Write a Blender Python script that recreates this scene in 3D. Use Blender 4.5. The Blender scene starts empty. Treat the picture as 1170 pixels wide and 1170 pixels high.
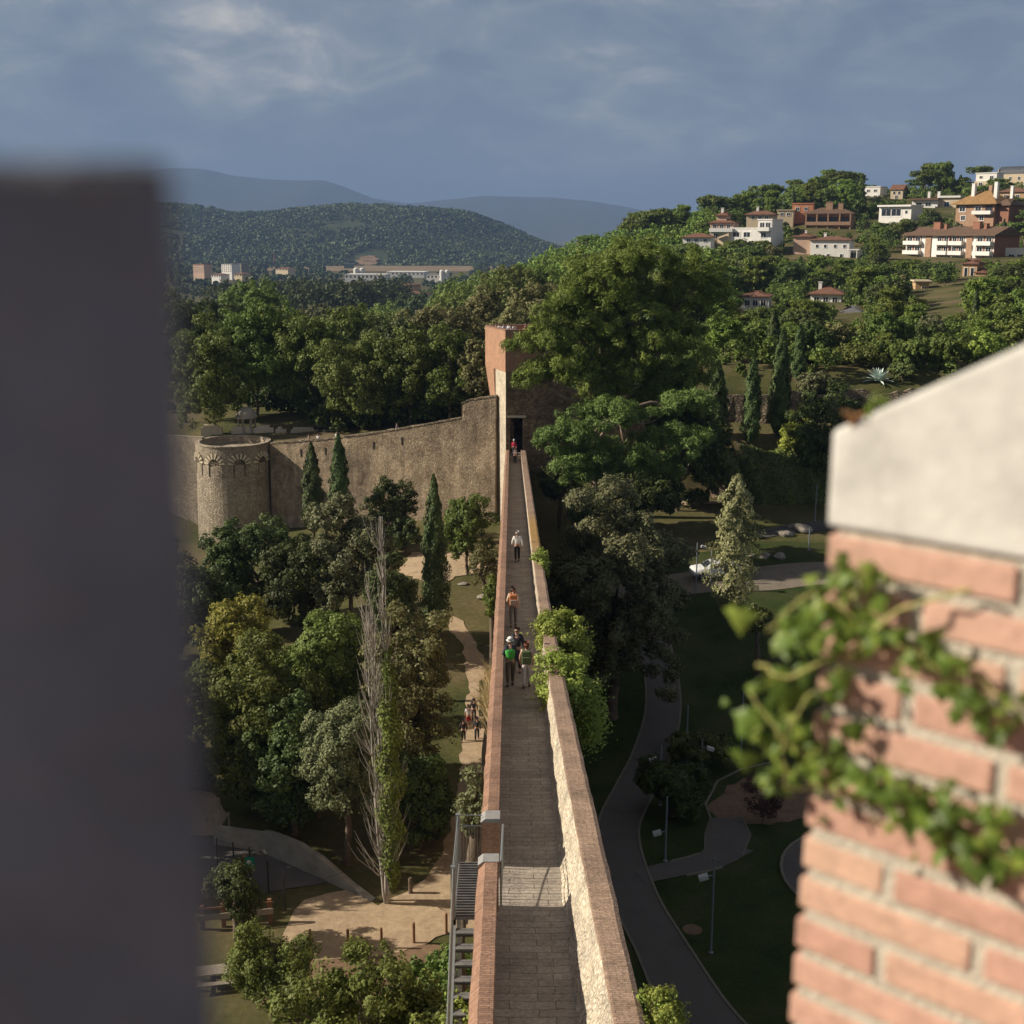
import bpy, bmesh, math, random
import numpy as np
from mathutils import Vector, Matrix
from mathutils.geometry import delaunay_2d_cdt

R = math.radians
random.seed(7)
RNG = np.random.default_rng(11)
S = bpy.context.scene
COL = S.collection

# ------------------------------------------------------------------ camera
F = 1415.0                       # focal length in pixels of the 1170 px photo
PITCH = math.atan(320.0 / F)
CT, ST = math.cos(PITCH), math.sin(PITCH)
CZ = 35.0                        # camera height over the park
cam_d = bpy.data.cameras.new('camera')
cam = bpy.data.objects.new('camera', cam_d)
COL.objects.link(cam)
cam.location = (0, 0, CZ)
cam.rotation_euler = (math.pi / 2 - PITCH, 0, 0)
cam_d.sensor_width = 36
cam_d.lens = F / 1170 * 36
cam_d.clip_start = 0.05
cam_d.clip_end = 60000
cam_d.dof.use_dof = True
cam_d.dof.focus_distance = 110
cam_d.dof.aperture_fstop = 3.1
S.camera = cam


def ray(px, py):
    x = (px - 585) / F
    y = -(py - 585) / F
    return x, CT + y * ST, -ST + y * CT


def at(px, py, Y):
    x, a, b = ray(px, py)
    t = Y / a
    return Vector((x * t, Y, CZ + b * t))


def at_z(px, py, z):
    x, a, b = ray(px, py)
    t = (z - CZ) / b
    return Vector((x * t, a * t, z))


def project(p):
    x, y, z = p[0], p[1], p[2] - CZ
    d = y * CT - z * ST
    return 585 + F * x / d, 585 - F * (y * ST + z * CT) / d


# ------------------------------------------------------------------ terrain
FU = np.array([-.60, -.42, -.28, -.15, -.02, .06, .12, .18, .25, .42, .6])
FY = np.array([150, 200, 250, 300, 380, 450, 520, 600, 750, 1000, 1500, 2200, 40000.])
FZ = np.array([
    [8, 9, 11, 12, 14, 15, 17, 19, 20, 21, 21],
    [7, 9, 11, 12, 13, 14, 17, 19, 20, 22, 23],
    [4, 6, 8, 9, 12, 14, 17, 19, 20, 24, 26],
    [0, 2, 4, 5, 10, 15, 18, 19, 21, 26, 30],
    [-6, -4, -3, -2, 9, 18, 23, 26, 27, 29, 34],
    [-9, -8, -8, -6, 11, 23, 31, 36, 40, 42, 45],
    [-12, -12, -11, -10, 6, 21, 30, 40, 50, 52, 57],
    [-15, -15, -15, -14, -8, 4, 16, 32, 48, 55, 60],
    [-22, -22, -22, -21, -16, -6, 4, 18, 36, 46, 52],
    [-28, -28, -28, -27, -26, -20, -14, -5, 10, 30, 40],
    [-29] * 9 + [-20, -10], [-29] * 11, [-29] * 11], dtype=float)


def sstep(a, b, v):
    t = np.clip((v - a) / (b - a), 0, 1)
    return t * t * (3 - 2 * t)


WALL_A = (-1.3, 132.4)      # city wall front line: gate end
WALL_B = (-28.0, 143.4)     # tower end


def wall_front(X):
    return np.where(X > -1.3, 132.4, 132.4 + (-1.3 - X) * (11.0 / 26.7))


def terrain(X, Y):
    X = np.asarray(X, float)
    Y = np.asarray(Y, float)
    u = X / np.maximum(Y, 70.0)
    ui = np.clip(np.searchsorted(FU, u) - 1, 0, len(FU) - 2)
    yi = np.clip(np.searchsorted(FY, Y) - 1, 0, len(FY) - 2)
    a = np.clip((u - FU[ui]) / (FU[ui + 1] - FU[ui]), 0, 1)
    b = np.clip((Y - FY[yi]) / (FY[yi + 1] - FY[yi]), 0, 1)
    a = a * a * (3 - 2 * a)
    far = (FZ[yi, ui] * (1 - a) + FZ[yi, ui + 1] * a) * (1 - b) + (FZ[yi + 1, ui] * (1 - a) + FZ[yi + 1, ui + 1] * a) * b
    zl = 4 * sstep(75, 130, Y) * np.clip(1 + (X + 6) / 26, -.2, 1)
    zr0 = np.interp(Y, [0, 78, 102, 118, 124, 131, 200], [0, 0, 5.5, 7.5, 8.3, 10, 12])
    zr1 = np.interp(Y, [0, 78, 102, 118, 124.6, 127.2, 133, 134.4, 140, 200], [0, 0, 6, 7.5, 8, 14, 15, 18, 20, 20])
    zr = zr0 + (zr1 - zr0) * sstep(13, 18, X)
    low = zl + (zr - zl) * sstep(0, 2, X)
    zu = np.interp(X, [-40, -28, -2, 14], [10, 10.6, 13.5, 14])
    wf = wall_front(X)
    up = low + (zu - low) * sstep(0, 1, (Y - wf - .5) / 1.5)
    near = up + (low - up) * sstep(12, 18, X)
    f = sstep(143, 158, Y)
    return near + (far - near) * f


def tz(x, y):
    return float(terrain(x, y))


def hit(px, py, tmin=30, tmax=3000):
    d = np.array(ray(px, py))
    t = tmin * np.exp(np.linspace(0, math.log(tmax / tmin), 6000))
    P = d[None] * t[:, None]
    below = (CZ + P[:, 2]) < terrain(P[:, 0], P[:, 1])
    if not below.any():
        return None
    i = int(np.argmax(below))
    return Vector((P[i, 0], P[i, 1], CZ + P[i, 2]))


# ------------------------------------------------------------------ materials
def new_mat(name):
    m = bpy.data.materials.new(name)
    m.use_nodes = True
    nt = m.node_tree
    nt.nodes.clear()
    out = nt.nodes.new('ShaderNodeOutputMaterial')
    return m, nt, out


def N(nt, typ, **kw):
    n = nt.nodes.new(typ)
    for k, v in kw.items():
        if k.startswith('i_'):
            n.inputs[k[2:].replace('_', ' ')].default_value = v
        else:
            setattr(n, k, v)
    return n


def ramp(nt, stops, fac, interp='LINEAR'):
    r = nt.nodes.new('ShaderNodeValToRGB')
    r.color_ramp.interpolation = interp
    e = r.color_ramp.elements
    while len(e) < len(stops):
        e.new(.5)
    for el, (p, c) in zip(e, stops):
        el.position = p
        el.color = (*c, 1)
    nt.links.new(fac, r.inputs[0])
    return r


def mul(c, k):
    return tuple(x * k for x in c)


def mat_rough(name, col, var=.25, scale=1.5, rough=.85, bump=.15, bscale=None, col2=None, metal=0.0, world=False):
    """plain surface with mottling and a fine bump"""
    m, nt, out = new_mat(name)
    L = nt.links.new
    b = N(nt, 'ShaderNodeBsdfPrincipled', i_Roughness=rough, i_Metallic=metal)
    tc = nt.nodes.new('ShaderNodeNewGeometry') if world else nt.nodes.new('ShaderNodeTexCoord')
    co = tc.outputs['Position'] if world else tc.outputs['Object']
    n1 = N(nt, 'ShaderNodeTexNoise', i_Scale=scale, i_Detail=7.0, i_Roughness=.65)
    L(co, n1.inputs['Vector'])
    c2 = col2 or mul(col, 1 + var)
    r = ramp(nt, [(.3, mul(col, 1 - var)), (.5, col), (.72, c2)], n1.outputs['Fac'])
    L(r.outputs[0], b.inputs['Base Color'])
    if bump:
        n2 = N(nt, 'ShaderNodeTexNoise', i_Scale=(bscale or scale * 8), i_Detail=5.0)
        L(co, n2.inputs['Vector'])
        bp = N(nt, 'ShaderNodeBump', i_Strength=bump, i_Distance=.05)
        L(n2.outputs['Fac'], bp.inputs['Height'])
        L(bp.outputs[0], b.inputs['Normal'])
    L(b.outputs[0], out.inputs[0])
    return m


LEAF_GAIN = 2.1


def mat_leaf(name, col, spread=.55, trans=.22, hue=None, nscale=.5, rough=.6):
    col = mul(col, LEAF_GAIN)
    hue = mul(hue, LEAF_GAIN * .92) if hue else None
    m, nt, out = new_mat(name)
    L = nt.links.new
    geo = nt.nodes.new('ShaderNodeNewGeometry')
    oi = nt.nodes.new('ShaderNodeObjectInfo')
    tc = nt.nodes.new('ShaderNodeTexCoord')
    n1 = N(nt, 'ShaderNodeTexNoise', i_Scale=nscale, i_Detail=3.0)
    L(tc.outputs['Object'], n1.inputs['Vector'])
    a = N(nt, 'ShaderNodeMath', operation='MULTIPLY_ADD')
    a.inputs[1].default_value = .55
    L(geo.outputs['Random Per Island'], a.inputs[0])
    a2 = N(nt, 'ShaderNodeMath', operation='MULTIPLY_ADD')
    a2.inputs[1].default_value = .9
    a2.inputs[2].default_value = -.28
    L(n1.outputs['Fac'], a2.inputs[0])
    L(a2.outputs[0], a.inputs[2])
    c2 = hue or (col[0] * (1 + spread) * 1.15, col[1] * (1 + spread), col[2] * (1 + spread * .6))
    r = ramp(nt, [(.1, mul(col, 1 - spread * .8)), (.5, col), (.95, c2)], a.outputs[0])
    # whole-tree variation
    hs = N(nt, 'ShaderNodeHueSaturation')
    mh = N(nt, 'ShaderNodeMapRange')
    mh.inputs['To Min'].default_value = .475
    mh.inputs['To Max'].default_value = .515
    L(oi.outputs['Random'], mh.inputs[0])
    L(mh.outputs[0], hs.inputs['Hue'])
    mv = N(nt, 'ShaderNodeMapRange')
    mv.inputs['To Min'].default_value = .8
    mv.inputs['To Max'].default_value = 1.2
    L(oi.outputs['Random'], mv.inputs[0])
    L(mv.outputs[0], hs.inputs['Value'])
    L(r.outputs[0], hs.inputs['Color'])
    d = N(nt, 'ShaderNodeBsdfPrincipled', i_Roughness=rough)
    d.inputs['Specular IOR Level'].default_value = .25
    t = nt.nodes.new('ShaderNodeBsdfTranslucent')
    L(hs.outputs[0], d.inputs['Base Color'])
    g = N(nt, 'ShaderNodeGamma', i_Gamma=.9)
    L(hs.outputs[0], g.inputs[0])
    L(g.outputs[0], t.inputs[0])
    mx = N(nt, 'ShaderNodeMixShader')
    mx.inputs[0].default_value = trans
    L(d.outputs[0], mx.inputs[1])
    L(t.outputs[0], mx.inputs[2])
    L(mx.outputs[0], out.inputs[0])
    return m


def mat_brick(name, c1, c2, mortar, bw, bh, msize, axes='xz', bump=.6, offset=.5, stain=None, rough=.85, dark=.6, warp=.0):
    """brick courses; axes say which world axes run along the brick and up the courses"""
    m, nt, out = new_mat(name)
    L = nt.links.new
    geo = nt.nodes.new('ShaderNodeNewGeometry')
    sep = nt.nodes.new('ShaderNodeSeparateXYZ')
    L(geo.outputs['Position'], sep.inputs[0])
    cmb = nt.nodes.new('ShaderNodeCombineXYZ')
    ax = {'x': 0, 'y': 1, 'z': 2}
    if axes[0] == 's':       # along any vertical wall
        ad = N(nt, 'ShaderNodeMath', operation='ADD')
        L(sep.outputs[0], ad.inputs[0])
        L(sep.outputs[1], ad.inputs[1])
        L(ad.outputs[0], cmb.inputs[0])
    else:
        L(sep.outputs[ax[axes[0]]], cmb.inputs[0])
    L(sep.outputs[ax[axes[1]]], cmb.inputs[1])
    vec = cmb.outputs[0]
    if warp:
        wn = N(nt, 'ShaderNodeTexNoise', i_Scale=2.5, i_Detail=2.0)
        L(geo.outputs['Position'], wn.inputs['Vector'])
        va = N(nt, 'ShaderNodeVectorMath', operation='MULTIPLY_ADD')
        va.inputs[1].default_value = (warp, warp, 0)
        L(wn.outputs['Color'], va.inputs[0])
        L(vec, va.inputs[2])
        vec = va.outputs[0]
    bk = nt.nodes.new('ShaderNodeTexBrick')
    bk.offset = offset
    bk.inputs['Color1'].default_value = (*c1, 1)
    bk.inputs['Color2'].default_value = (*c2, 1)
    bk.inputs['Mortar'].default_value = (*mortar, 1)
    bk.inputs['Scale'].default_value = 1
    bk.inputs['Brick Width'].default_value = bw
    bk.inputs['Row Height'].default_value = bh
    bk.inputs['Mortar Size'].default_value = msize
    bk.inputs['Mortar Smooth'].default_value = .3
    bk.inputs['Bias'].default_value = -.1
    L(vec, bk.inputs['Vector'])
    n1 = N(nt, 'ShaderNodeTexNoise', i_Scale=.9, i_Detail=8.0, i_Roughness=.7)
    L(geo.outputs['Position'], n1.inputs['Vector'])
    r = ramp(nt, [(.3, (dark,) * 3), (.62, (1.08, 1.06, 1.03))], n1.outputs['Fac'])
    mx = N(nt, 'ShaderNodeMix', data_type='RGBA', blend_type='MULTIPLY')
    mx.inputs[0].default_value = 1
    L(bk.outputs['Color'], mx.inputs[6])
    L(r.outputs[0], mx.inputs[7])
    n3 = N(nt, 'ShaderNodeTexNoise', i_Scale=14.0, i_Detail=4.0)
    L(geo.outputs['Position'], n3.inputs['Vector'])
    r3 = ramp(nt, [(.3, (.72,) * 3), (.7, (1.15,) * 3)], n3.outputs['Fac'])
    mx3 = N(nt, 'ShaderNodeMix', data_type='RGBA', blend_type='MULTIPLY')
    mx3.inputs[0].default_value = 1
    L(mx.outputs[2], mx3.inputs[6])
    L(r3.outputs[0], mx3.inputs[7])
    colour = mx3.outputs[2]
    if stain:                # lichen patch between two distances along the wall
        y0, y1, sc = stain
        mr = N(nt, 'ShaderNodeMapRange', interpolation_type='SMOOTHSTEP')
        mr.inputs['From Min'].default_value = y0
        mr.inputs['From Max'].default_value = y0 + 6
        L(sep.outputs[1], mr.inputs[0])
        mr2 = N(nt, 'ShaderNodeMapRange', interpolation_type='SMOOTHSTEP')
        mr2.inputs['From Min'].default_value = y1
        mr2.inputs['From Max'].default_value = y1 - 6
        L(sep.outputs[1], mr2.inputs[0])
        pm = N(nt, 'ShaderNodeMath', operation='MULTIPLY')
        L(mr.outputs[0], pm.inputs[0])
        L(mr2.outputs[0], pm.inputs[1])
        pm2 = N(nt, 'ShaderNodeMath', operation='MULTIPLY')
        L(pm.outputs[0], pm2.inputs[0])
        r4 = ramp(nt, [(.35, (0, 0, 0)), (.55, (.85,) * 3)], n3.outputs['Fac'])
        L(r4.outputs[0], pm2.inputs[1])
        mx4 = N(nt, 'ShaderNodeMix', data_type='RGBA')
        mx4.inputs[7].default_value = (*sc, 1)
        L(pm2.outputs[0], mx4.inputs[0])
        L(colour, mx4.inputs[6])
        colour = mx4.outputs[2]
    b = N(nt, 'ShaderNodeBsdfPrincipled', i_Roughness=rough)
    b.inputs['Specular IOR Level'].default_value = .25
    L(colour, b.inputs['Base Color'])
    hm = N(nt, 'ShaderNodeMath', operation='MULTIPLY_ADD')
    hm.inputs[1].default_value = -1.0
    L(bk.outputs['Fac'], hm.inputs[0])
    L(n3.outputs['Fac'], hm.inputs[2])
    bp = N(nt, 'ShaderNodeBump', i_Strength=bump, i_Distance=.02)
    L(hm.outputs[0], bp.inputs['Height'])
    L(bp.outputs[0], b.inputs['Normal'])
    L(b.outputs[0], out.inputs[0])
    return m


def mat_rubble(name, cols, mortar, scale=3.0, bump=.8, dark=.5, squash=1.6, dist=.06, stain_scale=.25, streak=.0):
    """rubble masonry: irregular stones in courses, mortar, weather stains"""
    m, nt, out = new_mat(name)
    L = nt.links.new
    geo = nt.nodes.new('ShaderNodeNewGeometry')
    mp = nt.nodes.new('ShaderNodeMapping')
    mp.inputs['Scale'].default_value = (1, 1, squash)
    L(geo.outputs['Position'], mp.inputs[0])
    wn = N(nt, 'ShaderNodeTexNoise', i_Scale=1.7, i_Detail=2.0)
    L(geo.outputs['Position'], wn.inputs['Vector'])
    va = N(nt, 'ShaderNodeVectorMath', operation='MULTIPLY_ADD')
    va.inputs[1].default_value = (.25, .25, .25)
    L(wn.outputs['Color'], va.inputs[0])
    L(mp.outputs[0], va.inputs[2])
    v1 = N(nt, 'ShaderNodeTexVoronoi', i_Scale=scale)
    L(va.outputs[0], v1.inputs['Vector'])
    v2 = N(nt, 'ShaderNodeTexVoronoi', feature='DISTANCE_TO_EDGE', i_Scale=scale)
    L(va.outputs[0], v2.inputs['Vector'])
    sepc = nt.nodes.new('ShaderNodeSeparateColor')
    L(v1.outputs['Color'], sepc.inputs[0])
    k = len(cols)
    rc = ramp(nt, [(i / max(k - 1, 1), c) for i, c in enumerate(cols)], sepc.outputs[0])
    me = ramp(nt, [(.01, (.8, .8, .8)), (.08, (0, 0, 0))], v2.outputs['Distance'])
    mx = N(nt, 'ShaderNodeMix', data_type='RGBA')
    mx.inputs[7].default_value = (*mortar, 1)
    L(me.outputs[0], mx.inputs[0])
    L(rc.outputs[0], mx.inputs[6])
    n1 = N(nt, 'ShaderNodeTexNoise', i_Scale=stain_scale, i_Detail=9.0, i_Roughness=.72)
    L(geo.outputs['Position'], n1.inputs['Vector'])
    r1 = ramp(nt, [(.36, (dark, dark * .98, dark * .97)), (.6, (1.08, 1.05, 1.0))], n1.outputs['Fac'])
    mx1 = N(nt, 'ShaderNodeMix', data_type='RGBA', blend_type='MULTIPLY')
    mx1.inputs[0].default_value = 1
    L(mx.outputs[2], mx1.inputs[6])
    L(r1.outputs[0], mx1.inputs[7])
    n3 = N(nt, 'ShaderNodeTexNoise', i_Scale=11.0, i_Detail=6.0)
    L(geo.outputs['Position'], n3.inputs['Vector'])
    r3 = ramp(nt, [(.28, (.6,) * 3), (.72, (1.2,) * 3)], n3.outputs['Fac'])
    mx3 = N(nt, 'ShaderNodeMix', data_type='RGBA', blend_type='MULTIPLY')
    mx3.inputs[0].default_value = .9
    L(mx1.outputs[2], mx3.inputs[6])
    L(r3.outputs[0], mx3.inputs[7])
    n6 = N(nt, 'ShaderNodeTexNoise', i_Scale=stain_scale * 4.5, i_Detail=7.0, i_Roughness=.75, i_Distortion=.6)
    L(geo.outputs['Position'], n6.inputs['Vector'])
    r6 = ramp(nt, [(.38, (.62, .60, .58)), (.55, (1.05,) * 3)], n6.outputs['Fac'])
    mx6 = N(nt, 'ShaderNodeMix', data_type='RGBA', blend_type='MULTIPLY')
    mx6.inputs[0].default_value = 1 if dark < .7 else .4
    L(mx3.outputs[2], mx6.inputs[6])
    L(r6.outputs[0], mx6.inputs[7])
    colour = mx6.outputs[2]
    if streak:
        m2 = nt.nodes.new('ShaderNodeMapping')
        m2.inputs['Scale'].default_value = (1, 1, .12)
        L(geo.outputs['Position'], m2.inputs[0])
        n5 = N(nt, 'ShaderNodeTexNoise', i_Scale=1.1, i_Detail=6.0)
        L(m2.outputs[0], n5.inputs['Vector'])
        r5 = ramp(nt, [(.42, (1 - streak,) * 3), (.58, (1.0,) * 3)], n5.outputs['Fac'])
        mx5 = N(nt, 'ShaderNodeMix', data_type='RGBA', blend_type='MULTIPLY')
        mx5.inputs[0].default_value = 1
        L(colour, mx5.inputs[6])
        L(r5.outputs[0], mx5.inputs[7])
        colour = mx5.outputs[2]
    b = N(nt, 'ShaderNodeBsdfPrincipled', i_Roughness=.92)
    b.inputs['Specular IOR Level'].default_value = .15
    L(colour, b.inputs['Base Color'])
    mm = ramp(nt, [(.0, (0, 0, 0)), (.18, (1, 1, 1))], v2.outputs['Distance'])
    hm = N(nt, 'ShaderNodeMath', operation='MULTIPLY_ADD')
    hm.inputs[1].default_value = .7
    L(n3.outputs['Fac'], hm.inputs[0])
    L(mm.outputs[0], hm.inputs[2])
    bp = N(nt, 'ShaderNodeBump', i_Strength=bump, i_Distance=dist)
    L(hm.outputs[0], bp.inputs['Height'])
    L(bp.outputs[0], b.inputs['Normal'])
    L(b.outputs[0], out.inputs[0])
    return m


def mat_ground(name, cols, scale=.12, fine=3.0, bump=.5, mid=.9):
    """soil or grass: broad patches, tufts, fine grain (world coordinates)"""
    m, nt, out = new_mat(name)
    L = nt.links.new
    geo = nt.nodes.new('ShaderNodeNewGeometry')
    n1 = N(nt, 'ShaderNodeTexNoise', i_Scale=scale, i_Detail=8.0, i_Roughness=.62)
    L(geo.outputs['Position'], n1.inputs['Vector'])
    k = len(cols)
    r1 = ramp(nt, [(.3 + .4 * i / max(k - 1, 1), c) for i, c in enumerate(cols)], n1.outputs['Fac'])
    n2 = N(nt, 'ShaderNodeTexNoise', i_Scale=fine, i_Detail=8.0, i_Roughness=.75)
    L(geo.outputs['Position'], n2.inputs['Vector'])
    r2 = ramp(nt, [(.3, (.62,) * 3), (.7, (1.3,) * 3)], n2.outputs['Fac'])
    mx = N(nt, 'ShaderNodeMix', data_type='RGBA', blend_type='MULTIPLY')
    mx.inputs[0].default_value = mid
    L(r1.outputs[0], mx.inputs[6])
    L(r2.outputs[0], mx.inputs[7])
    b = N(nt, 'ShaderNodeBsdfPrincipled', i_Roughness=.95)
    b.inputs['Specular IOR Level'].default_value = .1
    L(mx.outputs[2], b.inputs['Base Color'])
    bp = N(nt, 'ShaderNodeBump', i_Strength=bump, i_Distance=.12)
    L(n2.outputs['Fac'], bp.inputs['Height'])
    L(bp.outputs[0], b.inputs['Normal'])
    L(b.outputs[0], out.inputs[0])
    return m


# ------------------------------------------------------------------ mesh helpers
def tag(o, label=None, cat=None, group=None, kind=None):
    if label:
        o['label'] = label
    if cat:
        o['category'] = cat
    if group:
        o['group'] = group
    if kind:
        o['kind'] = kind
    return o


def thing(name, label, cat, loc=(0, 0, 0), rotz=0, group=None, kind=None):
    o = bpy.data.objects.new(name, None)
    o.empty_display_size = .3
    COL.objects.link(o)
    o.location = loc
    o.rotation_euler = (0, 0, rotz)
    return tag(o, label, cat, group, kind)


class MB:
    """collects verts and faces, with a material slot per face"""

    def __init__(self):
        self.v, self.f, self.m = [], [], []

    def add(self, vs, fs, m=0):
        k = len(self.v)
        self.v += [tuple(p) for p in vs]
        self.f += [tuple(i + k for i in q) for q in fs]
        self.m += [m] * len(fs)
        return self

    def box(self, x0, x1, y0, y1, z0, z1, m=0):
        vs = [(x, y, z) for z in (z0, z1) for y in (y0, y1) for x in (x0, x1)]
        return self.add(vs, [(0, 2, 3, 1), (4, 5, 7, 6), (0, 1, 5, 4), (2, 6, 7, 3), (0, 4, 6, 2), (1, 3, 7, 5)], m)

    def obox(self, c, dx, dy, dz, hx, hy, hz, m=0):
        c, dx, dy, dz = Vector(c), Vector(dx) * hx, Vector(dy) * hy, Vector(dz) * hz
        vs = [c + a * dx + b * dy + e * dz for e in (-1, 1) for b in (-1, 1) for a in (-1, 1)]
        return self.add(vs, [(0, 2, 3, 1), (4, 5, 7, 6), (0, 1, 5, 4), (2, 6, 7, 3), (0, 4, 6, 2), (1, 3, 7, 5)], m)

    def prism(self, poly, z0, z1, m=0, top=None):
        n = len(poly)
        t = top or poly
        vs = [(x, y, z0) for x, y in poly] + [(x, y, z1) for x, y in t]
        fs = [tuple(range(n - 1, -1, -1)), tuple(range(n, 2 * n))]
        fs += [(i, (i + 1) % n, n + (i + 1) % n, n + i) for i in range(n)]
        return self.add(vs, fs, m)

    def tube(self, pts, rad, n=6, m=0, cap=True):
        pts = [Vector(p) for p in pts]
        if not hasattr(rad, '__len__'):
            rad = [rad] * len(pts)
        rings = []
        for i, p in enumerate(pts):
            d = (pts[min(i + 1, len(pts) - 1)] - pts[max(i - 1, 0)])
            d = d.normalized() if d.length > 1e-9 else Vector((0, 0, 1))
            a = d.cross(Vector((0, 0, 1)))
            if a.length < 1e-3:
                a = Vector((1, 0, 0))
            a.normalize()
            b = d.cross(a)
            rings.append([p + (a * math.cos(2 * math.pi * k / n) + b * math.sin(2 * math.pi * k / n)) * rad[i] for k in range(n)])
        vs = [q for r in rings for q in r]
        fs = []
        for i in range(len(pts) - 1):
            for k in range(n):
                fs.append((i * n + k, i * n + (k + 1) % n, (i + 1) * n + (k + 1) % n, (i + 1) * n + k))
        if cap:
            fs.append(tuple(range(n - 1, -1, -1)))
            fs.append(tuple((len(pts) - 1) * n + k for k in range(n)))
        return self.add(vs, fs, m)

    def lathe(self, prof, c=(0, 0, 0), n=24, m=0, a0=0, a1=2 * math.pi):
        full = abs(a1 - a0 - 2 * math.pi) < 1e-6
        k = n if full else n + 1
        vs, fs = [], []
        for r, z in prof:
            for i in range(k):
                a = a0 + (a1 - a0) * i / n
                vs.append((c[0] + r * math.cos(a), c[1] + r * math.sin(a), c[2] + z))
        for j in range(len(prof) - 1):
            for i in range(n):
                i2 = (i + 1) % k
                fs.append((j * k + i, j * k + i2, (j + 1) * k + i2, (j + 1) * k + i))
        return self.add(vs, fs, m)

    def strip(self, rows, m=0, closed=False):
        """rows: equal-length point lists joined by quads"""
        n = len(rows[0])
        vs = [p for r in rows for p in r]
        fs = []
        for j in range(len(rows) - 1):
            for i in range(n if closed else n - 1):
                i2 = (i + 1) % n
                fs.append((j * n + i, j * n + i2, (j + 1) * n + i2, (j + 1) * n + i))
        return self.add(vs, fs, m)

    def build(self, name, mats, parent=None, world=False, smooth=False, normals=False, bevel=0):
        off = Vector((0, 0, 0))
        if world and parent is not None:
            off = Vector(parent.location)
            if parent.parent is not None:
                off = off + Vector(parent.parent.location)
        me = bpy.data.meshes.new(name)
        me.from_pydata([tuple(Vector(v) - off) for v in self.v], [], self.f)
        for mt in (mats if isinstance(mats, (list, tuple)) else [mats]):
            me.materials.append(mt)
        me.polygons.foreach_set('material_index', self.m)
        if smooth:
            me.polygons.foreach_set('use_smooth', [True] * len(me.polygons))
        if normals or bevel:
            bm = bmesh.new()
            bm.from_mesh(me)
            bmesh.ops.remove_doubles(bm, verts=bm.verts, dist=1e-5)
            bmesh.ops.recalc_face_normals(bm, faces=bm.faces)
            if bevel:
                es = [e for e in bm.edges if len(e.link_faces) == 2 and e.calc_face_angle(0) > .6]
                bmesh.ops.bevel(bm, geom=es, offset=bevel, segments=2, affect='EDGES', profile=.6)
            bm.to_mesh(me)
            bm.free()
        me.update()
        return link(name, me, parent)


def link(name, me, parent=None):
    o = bpy.data.objects.new(name, me)
    COL.objects.link(o)
    if parent is not None:
        o.parent = parent
    return o


def np_mesh(name, V, Fq, mats, midx=None, smooth=False):
    """quads (n,4) or tris (n,3) straight from arrays"""
    me = bpy.data.meshes.new(name)
    k = Fq.shape[1]
    me.vertices.add(len(V))
    me.vertices.foreach_set('co', np.ascontiguousarray(V, np.float32).ravel())
    me.loops.add(Fq.size)
    me.loops.foreach_set('vertex_index', np.ascontiguousarray(Fq, np.int32).ravel())
    me.polygons.add(len(Fq))
    me.polygons.foreach_set('loop_start', np.arange(0, Fq.size, k, dtype=np.int32))
    if midx is not None:
        me.polygons.foreach_set('material_index', np.asarray(midx, np.int32))
    if smooth:
        me.polygons.foreach_set('use_smooth', np.ones(len(Fq), bool))
    for mt in (mats if isinstance(mats, (list, tuple)) else [mats]):
        me.materials.append(mt)
    me.update(calc_edges=True)
    me.validate()
    return me


def copy_thing(root, loc, rotz=0, scale=(1, 1, 1), label=None):
    """a thing with copies of its parts and sub-parts, linked without operators"""
    r = root.copy()
    COL.objects.link(r)
    r.location = loc
    r.rotation_euler = (0, 0, rotz)
    r.scale = scale
    if label:
        r['label'] = label
    for ch in list(root.children):
        c = ch.copy()
        COL.objects.link(c)
        c.parent = r
        for g in list(ch.children):
            d = g.copy()
            COL.objects.link(d)
            d.parent = c
    return r


# ------------------------------------------------------------------ foliage
def unit(rng, n):
    v = rng.normal(size=(n, 3))
    return v / np.linalg.norm(v, axis=1, keepdims=True)


def leaf_quads(P, Nn, size, aspect, rng, droop=0.0, along=None):
    n = len(P)
    if along is None:
        t = rng.normal(size=(n, 3))
    else:
        t = along + rng.normal(size=(n, 3)) * .35
    t -= (t * Nn).sum(1, keepdims=True) * Nn
    t /= np.linalg.norm(t, axis=1, keepdims=True) + 1e-9
    b = np.cross(Nn, t)
    s = (size * rng.uniform(.65, 1.35, n))[:, None]
    V = np.empty((n, 4, 3))
    V[:, 0] = P - t * s * .5
    V[:, 1] = P + b * s * aspect * .5 + t * s * .05
    V[:, 2] = P + t * s * .5
    V[:, 3] = P - b * s * aspect * .5 + t * s * .05
    return V.reshape(-1, 3), np.arange(n * 4).reshape(-1, 4)


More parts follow.
